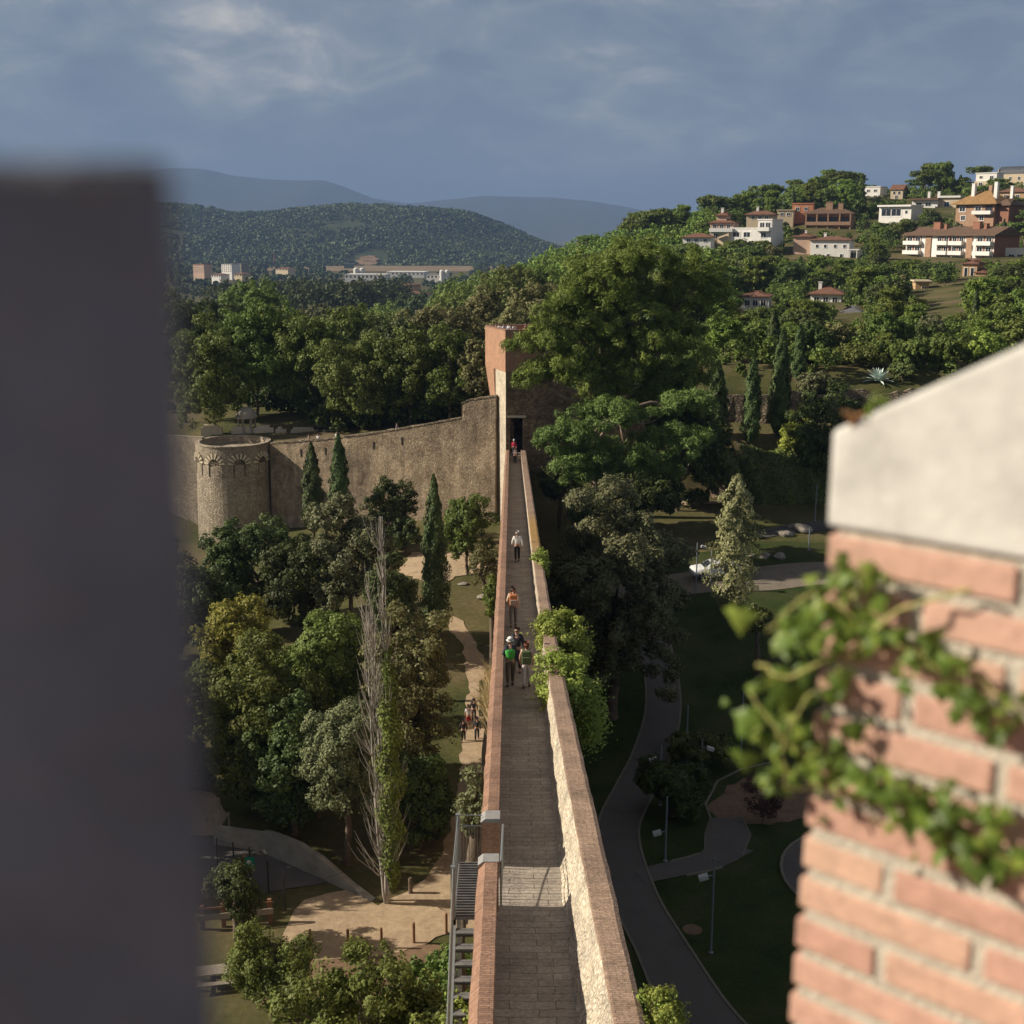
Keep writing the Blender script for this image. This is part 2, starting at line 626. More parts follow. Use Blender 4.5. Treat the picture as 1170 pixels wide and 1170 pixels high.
def crown_points(rng, radii, ncl, clr, nsub, subr, nleaf, flat=1.0, low=-.55, shell=.55, inner=.0, subflat=1.0):
    """leaf positions and normals for a crown made of clumps of tufts; also the clump centres"""
    radii = np.array(radii, float)
    d = unit(rng, ncl * 3)
    d = d[d[:, 2] > low][:ncl]
    f = rng.uniform(shell, 1.0, len(d)) ** .7
    wob = 1 + rng.normal(size=len(d)) * .10
    C = d * (radii - clr * .45) * (f * wob)[:, None]
    cr = clr * rng.uniform(.65, 1.3, len(C))
    sd = unit(rng, len(C) * nsub)
    base = np.repeat(C, nsub, 0)
    bcr = np.repeat(cr, nsub)[:, None]
    out = np.repeat(d, nsub, 0)
    sd = sd + out * .45 + np.array([0, 0, .25])
    sd /= np.linalg.norm(sd, axis=1, keepdims=True)
    Sx = base + sd * bcr * np.array([1, 1, flat]) * rng.uniform(.55, 1.0, (len(base), 1))
    sr = subr * rng.uniform(.6, 1.3, len(Sx))
    ld = unit(rng, len(Sx) * nleaf)
    lo = np.repeat(sd, nleaf, 0)
    ld = ld + lo * .35
    ld /= np.linalg.norm(ld, axis=1, keepdims=True)
    P = np.repeat(Sx, nleaf, 0) + ld * np.repeat(sr, nleaf)[:, None] * np.array([1, 1, subflat]) * rng.uniform(.55, 1.08, (len(ld), 1))
    Nn = ld * .75 + lo * .35 + unit(rng, len(ld)) * .55 + np.array([0, 0, .12])
    Nn /= np.linalg.norm(Nn, axis=1, keepdims=True)
    return P, Nn, C


def limb(mb, a, b, r0, r1, rng, n=5, sag=.12, sides=6):
    a, b = np.array(a, float), np.array(b, float)
    L = np.linalg.norm(b - a)
    pts, rad = [], []
    j1, j2 = rng.normal(size=3) * L * sag * .5, rng.normal(size=3) * L * sag * .4
    for i in range(n + 1):
        t = i / n
        p = a + (b - a) * t + j1 * math.sin(math.pi * t) + j2 * math.sin(2 * math.pi * t)
        p[2] += L * .06 * math.sin(math.pi * t)
        pts.append(p)
        rad.append(r0 + (r1 - r0) * t)
    mb.tube(pts, rad, sides)
# ------------------------------------------------------------------ palette
M = {}
M['grass'] = mat_ground('dry_grass', [(.045, .055, .02), (.085, .085, .03), (.125, .105, .05), (.15, .115, .07)], .10, 2.5)
M['lawn'] = mat_ground('mown_lawn', [(.022, .036, .010), (.036, .055, .014), (.05, .062, .02), (.07, .065, .03)], .35, 6.0)
M['sand'] = mat_ground('trodden_sand', [(.34, .25, .165), (.44, .335, .22), (.37, .275, .185), (.50, .39, .265)], .35, 3.0, .35, .6)
M['lane'] = mat_ground('gravel_lane', [(.17, .14, .11), (.22, .185, .145), (.15, .125, .10)], .4, 4.0, .3, .5)
M['dirt'] = mat_ground('reddish_dirt', [(.16, .10, .065), (.21, .14, .09), (.13, .09, .06)], .5, 3.0, .4, .6)
M['asphalt'] = mat_ground('worn_asphalt', [(.10, .092, .086), (.135, .122, .112), (.115, .105, .097)], .3, 9.0, .25, .35)
M['paving'] = mat_brick('park_paving', (.12, .11, .105), (.10, .093, .09), (.06, .055, .05), .6, .3, .012, 'xy', .3)
M['kerb'] = mat_rough('kerb_stone', (.17, .15, .115), .2, 3)
M['hill'] = mat_ground('hill_soil', [(.035, .05, .02), (.05, .065, .025), (.09, .085, .045)], .02, .3)
M['quarry'] = mat_ground('quarry_earth', [(.13, .085, .05), (.26, .18, .11), (.10, .07, .045)], .03, .1)
M['field'] = mat_ground('dry_field', [(.20, .15, .09), (.26, .19, .11)], .01, .1)
M['mount'] = mat_ground('mountain_slope', [(.05, .06, .05), (.08, .08, .06)], .0015, .01)

BR1, BR2, MOR = (.44, .235, .145), (.36, .19, .12), (.36, .28, .20)
M['coping_r'] = mat_brick('brick_coping', (.50, .345, .25), (.37, .25, .18), (.25, .19, .145), .235, .062, .009, 'xy', .8, .5, stain=(61, 80, (.42, .24, .035)), dark=.62)
M['coping_l'] = mat_brick('brick_coping_weathered', (.43, .25, .17), (.31, .175, .12), (.19, .14, .105), .36, .062, .009, 'xy', .8, .5, dark=.6)
M['brick_w'] = mat_brick('small_brick_wall', BR1, BR2, MOR, .27, .07, .012, 'sz', .5, dark=.75)
M['tower_brick'] = mat_brick('gate_brick', (.46, .25, .155), (.38, .20, .125), (.42, .30, .21), .30, .075, .012, 'sz', .5, dark=.75)
M['floor'] = mat_brick('walkway_slabs', (.44, .385, .325), (.35, .305, .255), (.17, .135, .105), .83, .26, .008, 'xy', .8, .37, dark=.66, warp=.10)
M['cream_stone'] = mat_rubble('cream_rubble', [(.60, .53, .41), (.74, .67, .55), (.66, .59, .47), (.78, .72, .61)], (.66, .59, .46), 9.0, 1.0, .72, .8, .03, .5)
M['city_stone'] = mat_rubble('weathered_rubble', [(.54, .44, .325), (.64, .53, .39), (.48, .39, .30), (.68, .545, .38), (.61, .46, .30)], (.46, .37, .27), 3.4, 1.0, .62, 2.3, .09, .16, .25)
M['tower_stone'] = mat_rubble('pale_rubble', [(.58, .50, .38), (.72, .63, .50), (.48, .40, .31), (.76, .69, .56)], (.54, .46, .35), 3.4, 1.0, .72, 2.1, .09, .2, .15)
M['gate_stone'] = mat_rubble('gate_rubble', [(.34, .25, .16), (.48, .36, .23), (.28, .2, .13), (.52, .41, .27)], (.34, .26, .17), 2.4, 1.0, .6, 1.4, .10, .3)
M['smooth_stone'] = mat_rough('dressed_stone', (.60, .52, .38), .16, 1.2, .9, .3, 6)
M['grey_stone'] = mat_rough('grey_cap_stone', (.29, .28, .265), .2, 4)
M['concrete'] = mat_rough('board_concrete', (.27, .245, .205), .3, .9, .9, .2)
M['terrace'] = mat_rubble('dry_stone', [(.30, .25, .18), (.42, .35, .26), (.24, .2, .15)], (.12, .10, .07), 2.6, 1.0, .6, 1.5, .12, .4)
M['steel'] = mat_rough('galvanised_steel', (.32, .34, .34), .12, 5, .5, .05, metal=.6)
M['pole'] = mat_rough('grey_lamp_paint', (.22, .25, .28), .1, 5, .5, 0, metal=.3)
M['black_steel'] = mat_rough('black_paint', (.02, .021, .022), .1, 5, .5, 0)
M['white_plastic'] = mat_rough('white_lamp_housing', (.5, .5, .5), .05, 5, .4, 0)
M['wood'] = mat_rough('brown_post_wood', (.22, .11, .055), .3, 6, .8, .3)
M['grey_wood'] = mat_rough('grey_wood', (.33, .28, .22), .25, 5, .85, .3)
M['green_sign'] = mat_rough('green_enamel', (.0, .17, .11), .05, 3, .4, 0)
M['white_paint'] = mat_rough('white_paint', (.78, .77, .74), .05, .7, .8, .05)
M['bark'] = mat_rough('brown_bark', (.13, .095, .065), .35, 4, .95, .6, 14)
M['pine_bark'] = mat_rough('pine_bark', (.26, .19, .14), .35, 3, .95, .6, 10)
M['dead_wood'] = mat_rough('bleached_dead_wood', (.36, .325, .28), .25, 3, .9, .3)
M['glass'] = mat_rough('window_glass', (.03, .035, .045), .1, .5, .12, 0)
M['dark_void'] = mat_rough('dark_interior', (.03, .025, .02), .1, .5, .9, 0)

LEAF = {
    'oak': mat_leaf('holm_oak_leaf', (.032, .046, .012), .55, .18, hue=(.085, .105, .03)),
    'greyoak': mat_leaf('grey_green_leaf', (.07, .076, .034), .5, .15, hue=(.14, .142, .07)),
    'olive': mat_leaf('olive_green_leaf', (.07, .094, .02), .5, .25, hue=(.13, .155, .036)),
    'brown': mat_leaf('browning_leaf', (.086, .088, .032), .5, .2, hue=(.16, .145, .055)),
    'green': mat_leaf('fresh_green_leaf', (.06, .088, .018), .5, .26, hue=(.12, .148, .032)),
    'yellow': mat_leaf('yellow_green_leaf', (.15, .16, .028), .4, .28, hue=(.26, .25, .05)),
    'bright': mat_leaf('caper_leaf', (.15, .20, .038), .45, .32, hue=(.28, .33, .10)),
    'pine': mat_leaf('pine_needle', (.078, .112, .02), .5, .2, hue=(.16, .19, .036), nscale=.35),
    'pine2': mat_leaf('stone_pine_needle', (.06, .088, .02), .5, .14, hue=(.125, .155, .038), nscale=.35),
    'cypress': mat_leaf('cypress_scale', (.034, .052, .015), .5, .08, hue=(.08, .105, .03), nscale=1.2),
    'poplar': mat_leaf('poplar_leaf', (.13, .135, .06), .5, .25, hue=(.25, .24, .13)),
    'hedge': mat_leaf('clipped_hedge_leaf', (.06, .08, .022), .5, .15, hue=(.12, .125, .04)),
    'ivy': mat_leaf('ivy_leaf', (.07, .135, .024), .6, .34, hue=(.20, .27, .05), nscale=9.0, rough=.42),
    'wall_ivy': mat_leaf('wall_ivy_leaf', (.075, .105, .02), .5, .25, hue=(.15, .17, .04)),
    'red': mat_leaf('plum_leaf', (.055, .03, .025), .4, .2),
    'dry': mat_leaf('dry_grass_blade', (.26, .22, .11), .4, .25),
    'far': mat_leaf('far_wood_leaf', (.034, .055, .016), .75, .0, hue=(.085, .11, .03), nscale=.006),
    'agave': mat_leaf('agave_blade', (.30, .36, .33), .25, .0),
}

# ------------------------------------------------------------------ light: sky and sun
SUN_EL, SUN_A = R(30), R(1.5)           # low sun from the side, a touch beyond the picture plane
sv = Vector((-math.cos(SUN_A) * math.cos(SUN_EL), math.sin(SUN_A) * math.cos(SUN_EL), math.sin(SUN_EL)))
sd = bpy.data.lights.new('sun', 'SUN')
sd.energy = 5.0
sd.angle = R(.53)
sd.color = (1.0, .89, .73)
so = bpy.data.objects.new('sun', sd)
COL.objects.link(so)
so.rotation_euler = sv.to_track_quat('Z', 'Y').to_euler()
so.location = (-200, 20, 200)

SKYX, SKYY = 0.7, 6.2
W = bpy.data.worlds.new('World')
S.world = W
W.use_nodes = True
nt = W.node_tree
nt.nodes.clear()
Lk = nt.links.new
wo = nt.nodes.new('ShaderNodeOutputWorld')
bg = nt.nodes.new('ShaderNodeBackground')
bg.inputs[1].default_value = .1
sky = nt.nodes.new('ShaderNodeTexSky')
sky.sky_type = 'NISHITA'
sky.sun_disc = False
sky.sun_elevation = SUN_EL
sky.sun_rotation = math.atan2(sv.x, sv.y)
tc = nt.nodes.new('ShaderNodeTexCoord')
sp = nt.nodes.new('ShaderNodeSeparateXYZ')
Lk(tc.outputs['Generated'], sp.inputs[0])
zz = N(nt, 'ShaderNodeMath', operation='MAXIMUM')
zz.inputs[1].default_value = 0.0
Lk(sp.outputs[2], zz.inputs[0])
za = N(nt, 'ShaderNodeMath', operation='ADD')
za.inputs[1].default_value = .42
Lk(zz.outputs[0], za.inputs[0])
dx = N(nt, 'ShaderNodeMath', operation='DIVIDE')
dy = N(nt, 'ShaderNodeMath', operation='DIVIDE')
Lk(sp.outputs[0], dx.inputs[0]); Lk(za.outputs[0], dx.inputs[1])
Lk(sp.outputs[1], dy.inputs[0]); Lk(za.outputs[0], dy.inputs[1])
cx = nt.nodes.new('ShaderNodeCombineXYZ')
Lk(dx.outputs[0], cx.inputs[0]); Lk(dy.outputs[0], cx.inputs[1])
mp = nt.nodes.new('ShaderNodeMapping')
mp.inputs['Location'].default_value = (SKYX, SKYY, 0)
mp.inputs['Scale'].default_value = (2.1, 2.5, 1)
Lk(cx.outputs[0], mp.inputs[0])
c1 = N(nt, 'ShaderNodeTexNoise', i_Scale=1.0, i_Detail=9.0, i_Roughness=.58, i_Distortion=.35)
Lk(mp.outputs[0], c1.inputs['Vector'])
c2 = N(nt, 'ShaderNodeTexNoise', i_Scale=3.2, i_Detail=9.0, i_Roughness=.6, i_Distortion=.5)
Lk(mp.outputs[0], c2.inputs['Vector'])
ma = N(nt, 'ShaderNodeMath', operation='MULTIPLY_ADD')
ma.inputs[1].default_value = .36
Lk(c2.outputs['Fac'], ma.inputs[0])
mb_ = N(nt, 'ShaderNodeMath', operation='MULTIPLY')
mb_.inputs[1].default_value = .64
Lk(c1.outputs['Fac'], mb_.inputs[0])
Lk(mb_.outputs[0], ma.inputs[2])
# cloud colours (divided by the background strength of 0.1)
K = 10.0
crr = ramp(nt, [(.36, mul((.083, .108, .16), K)), (.44, mul((.118, .144, .19), K)), (.50, mul((.165, .185, .222), K)), (.55, mul((.25, .258, .27), K)), (.61, mul((.43, .40, .36), K))], ma.outputs[0])
# towards the horizon the cloud deck closes into an even slate-blue curtain of rain
hr = ramp(nt, [(.0, (0, 0, 0)), (.03, (.12, .12, .12)), (.09, (.55,) * 3), (.13, (1, 1, 1))], zz.outputs[0])
mxh = N(nt, 'ShaderNodeMix', data_type='RGBA')
mxh.inputs[6].default_value = (*mul((.112, .148, .212), K), 1)
Lk(hr.outputs[0], mxh.inputs[0])
Lk(crr.outputs[0], mxh.inputs[7])
mxs = N(nt, 'ShaderNodeMix', data_type='RGBA')
mxs.inputs[0].default_value = .9
Lk(sky.outputs[0], mxs.inputs[6])
# overhead, out of view, the deck is greyed to neutralise the fill light
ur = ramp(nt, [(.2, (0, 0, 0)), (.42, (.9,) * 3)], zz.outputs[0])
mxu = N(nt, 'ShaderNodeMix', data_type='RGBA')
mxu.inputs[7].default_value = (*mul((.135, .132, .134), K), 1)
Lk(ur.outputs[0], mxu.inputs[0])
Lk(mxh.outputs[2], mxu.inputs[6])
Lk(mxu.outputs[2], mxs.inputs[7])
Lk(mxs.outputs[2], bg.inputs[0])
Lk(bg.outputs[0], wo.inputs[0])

S.view_settings.view_transform = 'Standard'
S.view_settings.look = 'None'
S.view_settings.gamma = 1
S.view_settings.exposure = 0.56
S.view_settings.use_curve_mapping = False
S.cycles.use_denoising = True
S.cycles.use_adaptive_sampling = True
S.cycles.adaptive_threshold = .015
S.cycles.max_bounces = 5
S.cycles.diffuse_bounces = 3
S.cycles.glossy_bounces = 2
S.cycles.transmission_bounces = 3
S.cycles.volume_bounces = 0
S.cycles.sample_clamp_indirect = 6

# ------------------------------------------------------------------ air
mb = MB()
mb.box(-16500, 16500, -120, 17500, -40, 760)
hz = mb.build('haze', [], normals=True)
m, nt, out = new_mat('haze_air')
pv = nt.nodes.new('ShaderNodeVolumePrincipled')
pv.inputs['Color'].default_value = (.26, .40, .69, 1)
pv.inputs['Density'].default_value = .00011
nt.links.new(pv.outputs[0], out.inputs['Volume'])
hz.data.materials.append(m)
tag(hz, kind='stuff')

# ------------------------------------------------------------------ ground
us = np.unique(np.round(np.concatenate([np.linspace(-1.3, -.5, 14), np.linspace(-.5, .5, 131), np.linspace(.5, 1.3, 14)]), 5))
ys = np.concatenate([[-90, -20, 15], np.arange(30, 120, 1.0), np.arange(120, 146, .6), np.arange(146, 200, 3), np.arange(200, 700, 9), 700 * 1.09 ** np.arange(0, 38)])
Yg, Ug = np.meshgrid(ys, us, indexing='ij')
Xg = Ug * np.maximum(Yg, 70)
Zg = terrain(Xg, Yg)
bumpy = (np.sin(Xg * .31 + 1.3 * np.sin(Yg * .17)) * np.cos(Yg * .27)) * .18 * sstep(150, 190, Yg) * sstep(3000, 1000, Yg)
Zg = Zg + bumpy
V = np.stack([Xg, Yg, Zg], -1).reshape(-1, 3)
ny, nx = Yg.shape
I = np.arange(ny * nx).reshape(ny, nx)
Q = np.stack([I[:-1, :-1], I[:-1, 1:], I[1:, 1:], I[1:, :-1]], -1).reshape(-1, 4)
ground = link('ground', np_mesh('ground', V, Q, M['grass'], smooth=True))
tag(ground, kind='structure')


def poly_px(pts, z=None):
    out = []
    for p in pts:
        q = at_z(p[0], p[1], z) if z is not None else hit(*p)
        out.append((q.x, q.y))
    return out


def sheet(name, poly, mat, off=.05, cell=1.2, rough=.0, kind='structure', rng=random.Random(3)):
    """a patch of ground laid on the terrain inside an outline (world x, y)"""
    P = []
    n = len(poly)
    for i in range(n):
        a, b = Vector(poly[i]), Vector(poly[(i + 1) % n])
        k = max(1, int((b - a).length / (cell * .7)))
        for j in range(k):
            q = a + (b - a) * (j / k)
            P.append(Vector((q.x + rng.uniform(-rough, rough), q.y + rng.uniform(-rough, rough))))
    ne = len(P)
    xs, yz = [p.x for p in P], [p.y for p in P]
    x = min(xs) + cell * .5
    while x < max(xs):
        y = min(yz) + cell * .5
        while y < max(yz):
            ins = False
            for i in range(ne):
                a, b = P[i], P[i - 1]
                if (a.y > y) != (b.y > y) and x < (b.x - a.x) * (y - a.y) / (b.y - a.y) + a.x:
                    ins = not ins
            if ins:
                P.append(Vector((x + rng.uniform(-.1, .1), y + rng.uniform(-.1, .1))))
            y += cell
        x += cell
    v, e, f, *_ = delaunay_2d_cdt(P, [(i, (i + 1) % ne) for i in range(ne)], [list(range(ne))], 1, 1e-4)
    mb = MB()
    mb.add([(p.x, p.y, tz(p.x, p.y) + off) for p in v], [tuple(q) for q in f])
    o = mb.build(name, mat, normals=True, smooth=True)
    return tag(o, kind=kind)


def strip_xy(centre, widths, name, mat, off=.06, kind='structure', step=.8):
    """a path along a centre line"""
    c = [Vector(p) for p in centre]
    pts, ws = [], []
    for i in range(len(c) - 1):
        p0, p1, p2, p3 = c[max(i - 1, 0)], c[i], c[i + 1], c[min(i + 2, len(c) - 1)]
        k = max(2, int((p2 - p1).length / step))
        for j in range(k):
            t = j / k
            pts.append(.5 * ((2 * p1) + (p2 - p0) * t + (2 * p0 - 5 * p1 + 4 * p2 - p3) * t * t + (3 * p1 - p0 - 3 * p2 + p3) * t ** 3))
            ws.append(widths[i] + (widths[i + 1] - widths[i]) * t)
    pts.append(c[-1]); ws.append(widths[-1])
    rows, lines = [], ([], [])
    for i, p in enumerate(pts):
        d = (pts[min(i + 1, len(pts) - 1)] - pts[max(i - 1, 0)]).normalized()
        nrm = Vector((-d.y, d.x))
        r = []
        for k in range(7):
            q = p + nrm * ws[i] * (k / 6 - .5)
            r.append((q.x, q.y, tz(q.x, q.y) + off))
        rows.append(r)
        lines[0].append(p + nrm * ws[i] * .5)
        lines[1].append(p - nrm * ws[i] * .5)
    if name:
        mb = MB()
        mb.strip(rows)
        tag(mb.build(name, mat, smooth=True, normals=True), kind=kind)
    return lines


def kerb_line(mb, line, w=.14, h=.10):
    rows = []
    for i, p in enumerate(line):
        d = (line[min(i + 1, len(line) - 1)] - line[max(i - 1, 0)])
        if d.length < 1e-6:
            continue
        d.normalize()
        nrm = Vector((-d.y, d.x)) * w / 2
        z = tz(p.x, p.y)
        a, b = p + nrm, p - nrm
        rows.append([(a.x, a.y, z - .1), (a.x, a.y, z + h), (b.x, b.y, z + h), (b.x, b.y, z - .1)])
    mb.strip(rows)


# --- right-hand park: asphalt path, side path, little round squares, lawn
left_e = [(864, 1190), (790, 1175), (773, 1152), (736, 1105), (705, 1030), (693, 935), (724, 886), (740, 841), (735, 799)]
cl = [(885, 1250, 3.6), (806, 1170, 3.3), (757, 1085, 2.7), (724, 1022, 2.5), (706, 950, 2.5), (729, 895, 2.6), (756, 838, 2.5), (752, 797, 2.5), (735, 760, 2.5)]
pc = [at_z(a, b, 0).to_2d() for a, b, w in cl]
L1 = strip_xy(pc, [w for *_, w in cl], 'path', M['asphalt'])
mb = MB()
kerb_line(mb, L1[0]); kerb_line(mb, L1[1])
cl2 = [(730, 1003), (775, 993), (812, 984), (838, 966)]
p2 = [at_z(a, b, 0).to_2d() for a, b in cl2]
L2 = strip_xy(p2, [1.5, 1.7, 1.9, 2.6], 'side_path', M['asphalt'], off=.085)
kerb_line(mb, L2[0][3:-3]); kerb_line(mb, L2[1][3:-3])
sq = poly_px([(806, 985), (806, 955), (812, 937), (848, 935), (857, 955), (848, 978), (825, 988)], 0)
sheet('paved_square', sq, M['asphalt'], off=.11, cell=.9)
kerb_line(mb, [Vector(p) for p in sq[:-1]])
cc = at_z(1002, 1003, 0)
ring = [(cc.x + 5.2 * math.cos(a), cc.y + 5.6 * math.sin(a)) for a in np.linspace(0, 2 * math.pi, 40)]
sheet('round_square', ring[:-1], M['asphalt'], off=.07, cell=.9)
kerb_line(mb, [Vector(p) for p in ring], .16, .14)
kerb_line(mb, [at_z(a, b, 0).to_2d() for a, b in [(812, 936), (806, 920), (820, 893), (846, 880), (880, 872)]])
tag(mb.build('kerb', M['kerb'], normals=True), kind='structure')
sheet('dirt_patch', poly_px([(812, 925), (828, 898), (858, 888), (915, 884), (945, 905), (925, 935), (870, 944), (830, 940)], 0), M['dirt'], off=.04, cell=.9, rough=.25)
sheet('lawn', [(2.6, 34), (60, 34), (62, 110), (44, 113), (33, 110), (24, 112), (16, 108), (9, 100), (2.6, 98)], M['lawn'], off=.03, cell=1.6, rough=.3)
# the upper lane with the parked car, dry slope and the path under the hedge
lane = [hit(a, b) for a, b in [(700, 676), (770, 668), (860, 661), (930, 655), (1010, 655), (1100, 662)]]
L3 = strip_xy([p.to_2d() for p in lane], [3.6, 4.2, 4.6, 5, 5, 5], 'lane', M['lane'], off=.07)
up = [hit(a, b) for a, b in [(755, 575), (830, 573), (900, 571), (990, 567), (1080, 560)]]
strip_xy([p.to_2d() for p in up], [1.5, 1.6, 1.8, 2, 2], 'hedge_path', M['sand'], off=.07)
pl = [hit(a, b) for a, b in [(862, 613), (905, 605), (960, 600), (1040, 596)]]
strip_xy([p.to_2d() for p in pl], [1.6, 2.4, 3, 3], 'park_walk', M['paving'], off=.07)

# --- left-hand park: sand tracks, ramp, dirt bed
sheet('sand_path', poly_px([(318, 1082), (330, 1060), (345, 1028), (395, 1015), (430, 1034), (470, 1020), (500, 985), (520, 930), (527, 870), (528, 838), (536, 800), (530, 760), (512, 742), (516, 730), (530, 736), (553, 770), (562, 830), (575, 930), (580, 1040), (545, 1066), (515, 1068), (470, 1084), (420, 1094), (360, 1096)], 0.02), M['sand'], off=.05, cell=1.0, rough=.18)
sheet('dirt_bed', poly_px([(300, 1100), (360, 1096), (440, 1092), (500, 1078), (525, 1085), (500, 1125), (420, 1150), (300, 1150)], 0), M['dirt'], off=.04, cell=1.0, rough=.2)
sheet('ramp', poly_px([(200, 962), (262, 956), (307, 976), (379, 1007), (360, 1012), (330, 1016), (300, 1022), (200, 1030)], 0), M['asphalt'], off=.06, cell=1.0)
sheet('sand_track', [(p.x, p.y) for p in (hit(a, b) for a, b in [(455, 655), (470, 632), (520, 628), (555, 640), (556, 655), (520, 660), (500, 672)])], M['sand'], off=.06, cell=.8, rough=.2)
sheet('gravel_verge', poly_px([(190, 958), (190, 905), (240, 905), (262, 930), (250, 955)], 0), M['sand'], off=.05, cell=1, rough=.2)

# ------------------------------------------------------------------ far land: hill, mountains, valley
def relief(name, fn, x0, x1, y0, y1, nx, ny, mat):
    X, Y = np.meshgrid(np.linspace(x0, x1, nx), np.linspace(y0, y1, ny))
    Z = fn(X, Y)
    V = np.stack([X, Y, Z], -1).reshape(-1, 3)
    I = np.arange(nx * ny).reshape(ny, nx)
    Q = np.stack([I[:-1, :-1], I[:-1, 1:], I[1:, 1:], I[1:, :-1]], -1).reshape(-1, 4)
    return tag(link(name, np_mesh(name, V, Q, mat, smooth=True)), kind='structure')


def fbm(X, Y, s, o=5, seed=0):
    r = np.random.default_rng(seed)
    z = np.zeros_like(X)
    a = 1.0
    for i in range(o):
        for _ in range(3):
            th, ph = r.uniform(0, 6.28, 2)
            z = z + a * np.sin((X * math.cos(th) + Y * math.sin(th)) / s + ph)
        a *= .5
        s *= .5
    return z


def hill_z(X, Y):
    ridge = np.interp(X / 3300 * 1415 + 585 + 26, [-250, 0, 150, 215, 260, 310, 345, 390, 440, 480, 520, 560, 600, 640, 690, 760],
                      [205, 212, 226, 232, 233, 240, 240, 236, 232, 234, 238, 248, 263, 277, 292, 300])
    top = (265 - ridge) / 1415 * 3300 + 35
    prof = np.clip((Y - 2450) / 850, 0, 1)
    prof = np.where(Y < 3300, prof ** .8, np.clip(1 - (Y - 3300) / 1500, 0, 1))
    base = -34
    z = base + (top - base) * prof
    return z + fbm(X, Y, 140, 4, 3) * 7 * np.clip(prof, 0, 1)


relief('hill', hill_z, -2300, 480, 2400, 4700, 150, 110, M['hill'])


def mount_z(X, Y):
    px = X / 11500 * 1415 + 585
    r = np.interp(px, [-300, 0, 120, 180, 210, 245, 275, 310, 345, 375, 400, 430, 470, 510, 560, 620, 680, 740, 800, 900, 1300],
                  [215, 210, 205, 200, 196, 195, 202, 206, 207, 205, 212, 224, 232, 230, 226, 228, 233, 240, 249, 256, 258])
    top = (265 - r) / 1415 * 11500 + 35
    prof = np.clip(1 - np.abs(Y - 11500) / 2600, 0, 1)
    return -60 + (top + 60) * prof ** .9 + fbm(X, Y, 420, 4, 9) * 11 * prof


relief('mountain_range', mount_z, -8600, 6800, 9000, 14500, 190, 60, M['mount'])
sheet('field', [(-420, 2080), (-120, 2060), (60, 2080), (180, 2200), (160, 2420), (-300, 2430), (-480, 2300)], M['field'], off=.8, cell=60)
# an old quarry scar on the hill's foot
rows = []
for i in range(9):
    y = 2450 + i * 11
    wq = 20 * math.sqrt(max(.02, 1 - ((i - 4) / 4.3) ** 2))
    rows.append([(-285 + wq * s_ + 5 * math.sin(i * 2.1 + s_ * 3), y, float(hill_z(np.array(-285 + wq * s_), np.array(y))) + 2.5) for s_ in np.linspace(-1, 1, 13)])
tag(MB().strip(rows).build('quarry', M['quarry'], smooth=True), kind='structure')
# ------------------------------------------------------------------ the wall walk
YK = np.array([4, 17.2, 24, 30, 36, 41, 50, 60, 90, 118, 130.4])
IN_T = np.array([1.95, 1.62, 1.46, 1.33, 1.24, 1.19, 1.14, 1.10, 1.04, .96, .96])   # top of the parapet, inner edge
OUT_T = np.array([2.5, 2.06, 1.93, 1.81, 1.70, 1.64, 1.56, 1.52, 1.49, 1.46, 1.46])
FL_R = np.array([1.28, 1.22, 1.16, 1.12, 1.15, 1.17, 1.14, 1.10, 1.06, 1.0, 1.0])


def zf(y):
    return 23.4 - .094 * y


def kk(tab, y):
    return float(np.interp(y, YK, tab))


HP = 1.15
walk = thing('wall_walk', 'long narrow rampart walkway between brick-capped parapets running down to the gate tower', 'rampart walk', (0.45, 70, 0), kind='thing')
ysamp = [4 + i * .5 for i in range(253)] + [130.4]
jr = random.Random(5)

# body: masonry mass under the floor
rows = []
for y in ysamp:
    z = zf(y)
    g = min(tz(-1, y), tz(2.2, y)) - 2
    o = kk(OUT_T, y) - .05
    rows.append([(-.66, y, g), (-.66, y, z - .02), (o, y, z - .02), (o + .15, y, g)])
mb = MB().strip(rows)
mb.f.append((0, 1, 2, 3)); mb.m.append(0)
k = (len(rows) - 1) * 4
mb.f.append((k + 3, k + 2, k + 1, k)); mb.m.append(0)
mb.build('wall_body', M['city_stone'], walk, world=True, normals=True)

# floor: slabs in slightly uneven courses, a few low steps
mb = MB()
rows = []
y = 4.0
while y < 130.6:
    z = zf(y) + jr.uniform(-.006, .006)
    r = kk(FL_R, y) + .5
    rows.append([(-.36, y, z + .02), (.2, y, z + jr.uniform(-.005, .005)), (.8, y, z + jr.uniform(-.005, .005)), (r, y, z + .03)])
    y += .54
mb.strip(rows)
mb.build('paving', M['floor'], walk, world=True)


def wobble(y, s):
    return .018 * math.sin(y * 2.3 + s) + .015 * math.sin(y * 5.1 + 2 * s) + jr.uniform(-.012, .012)


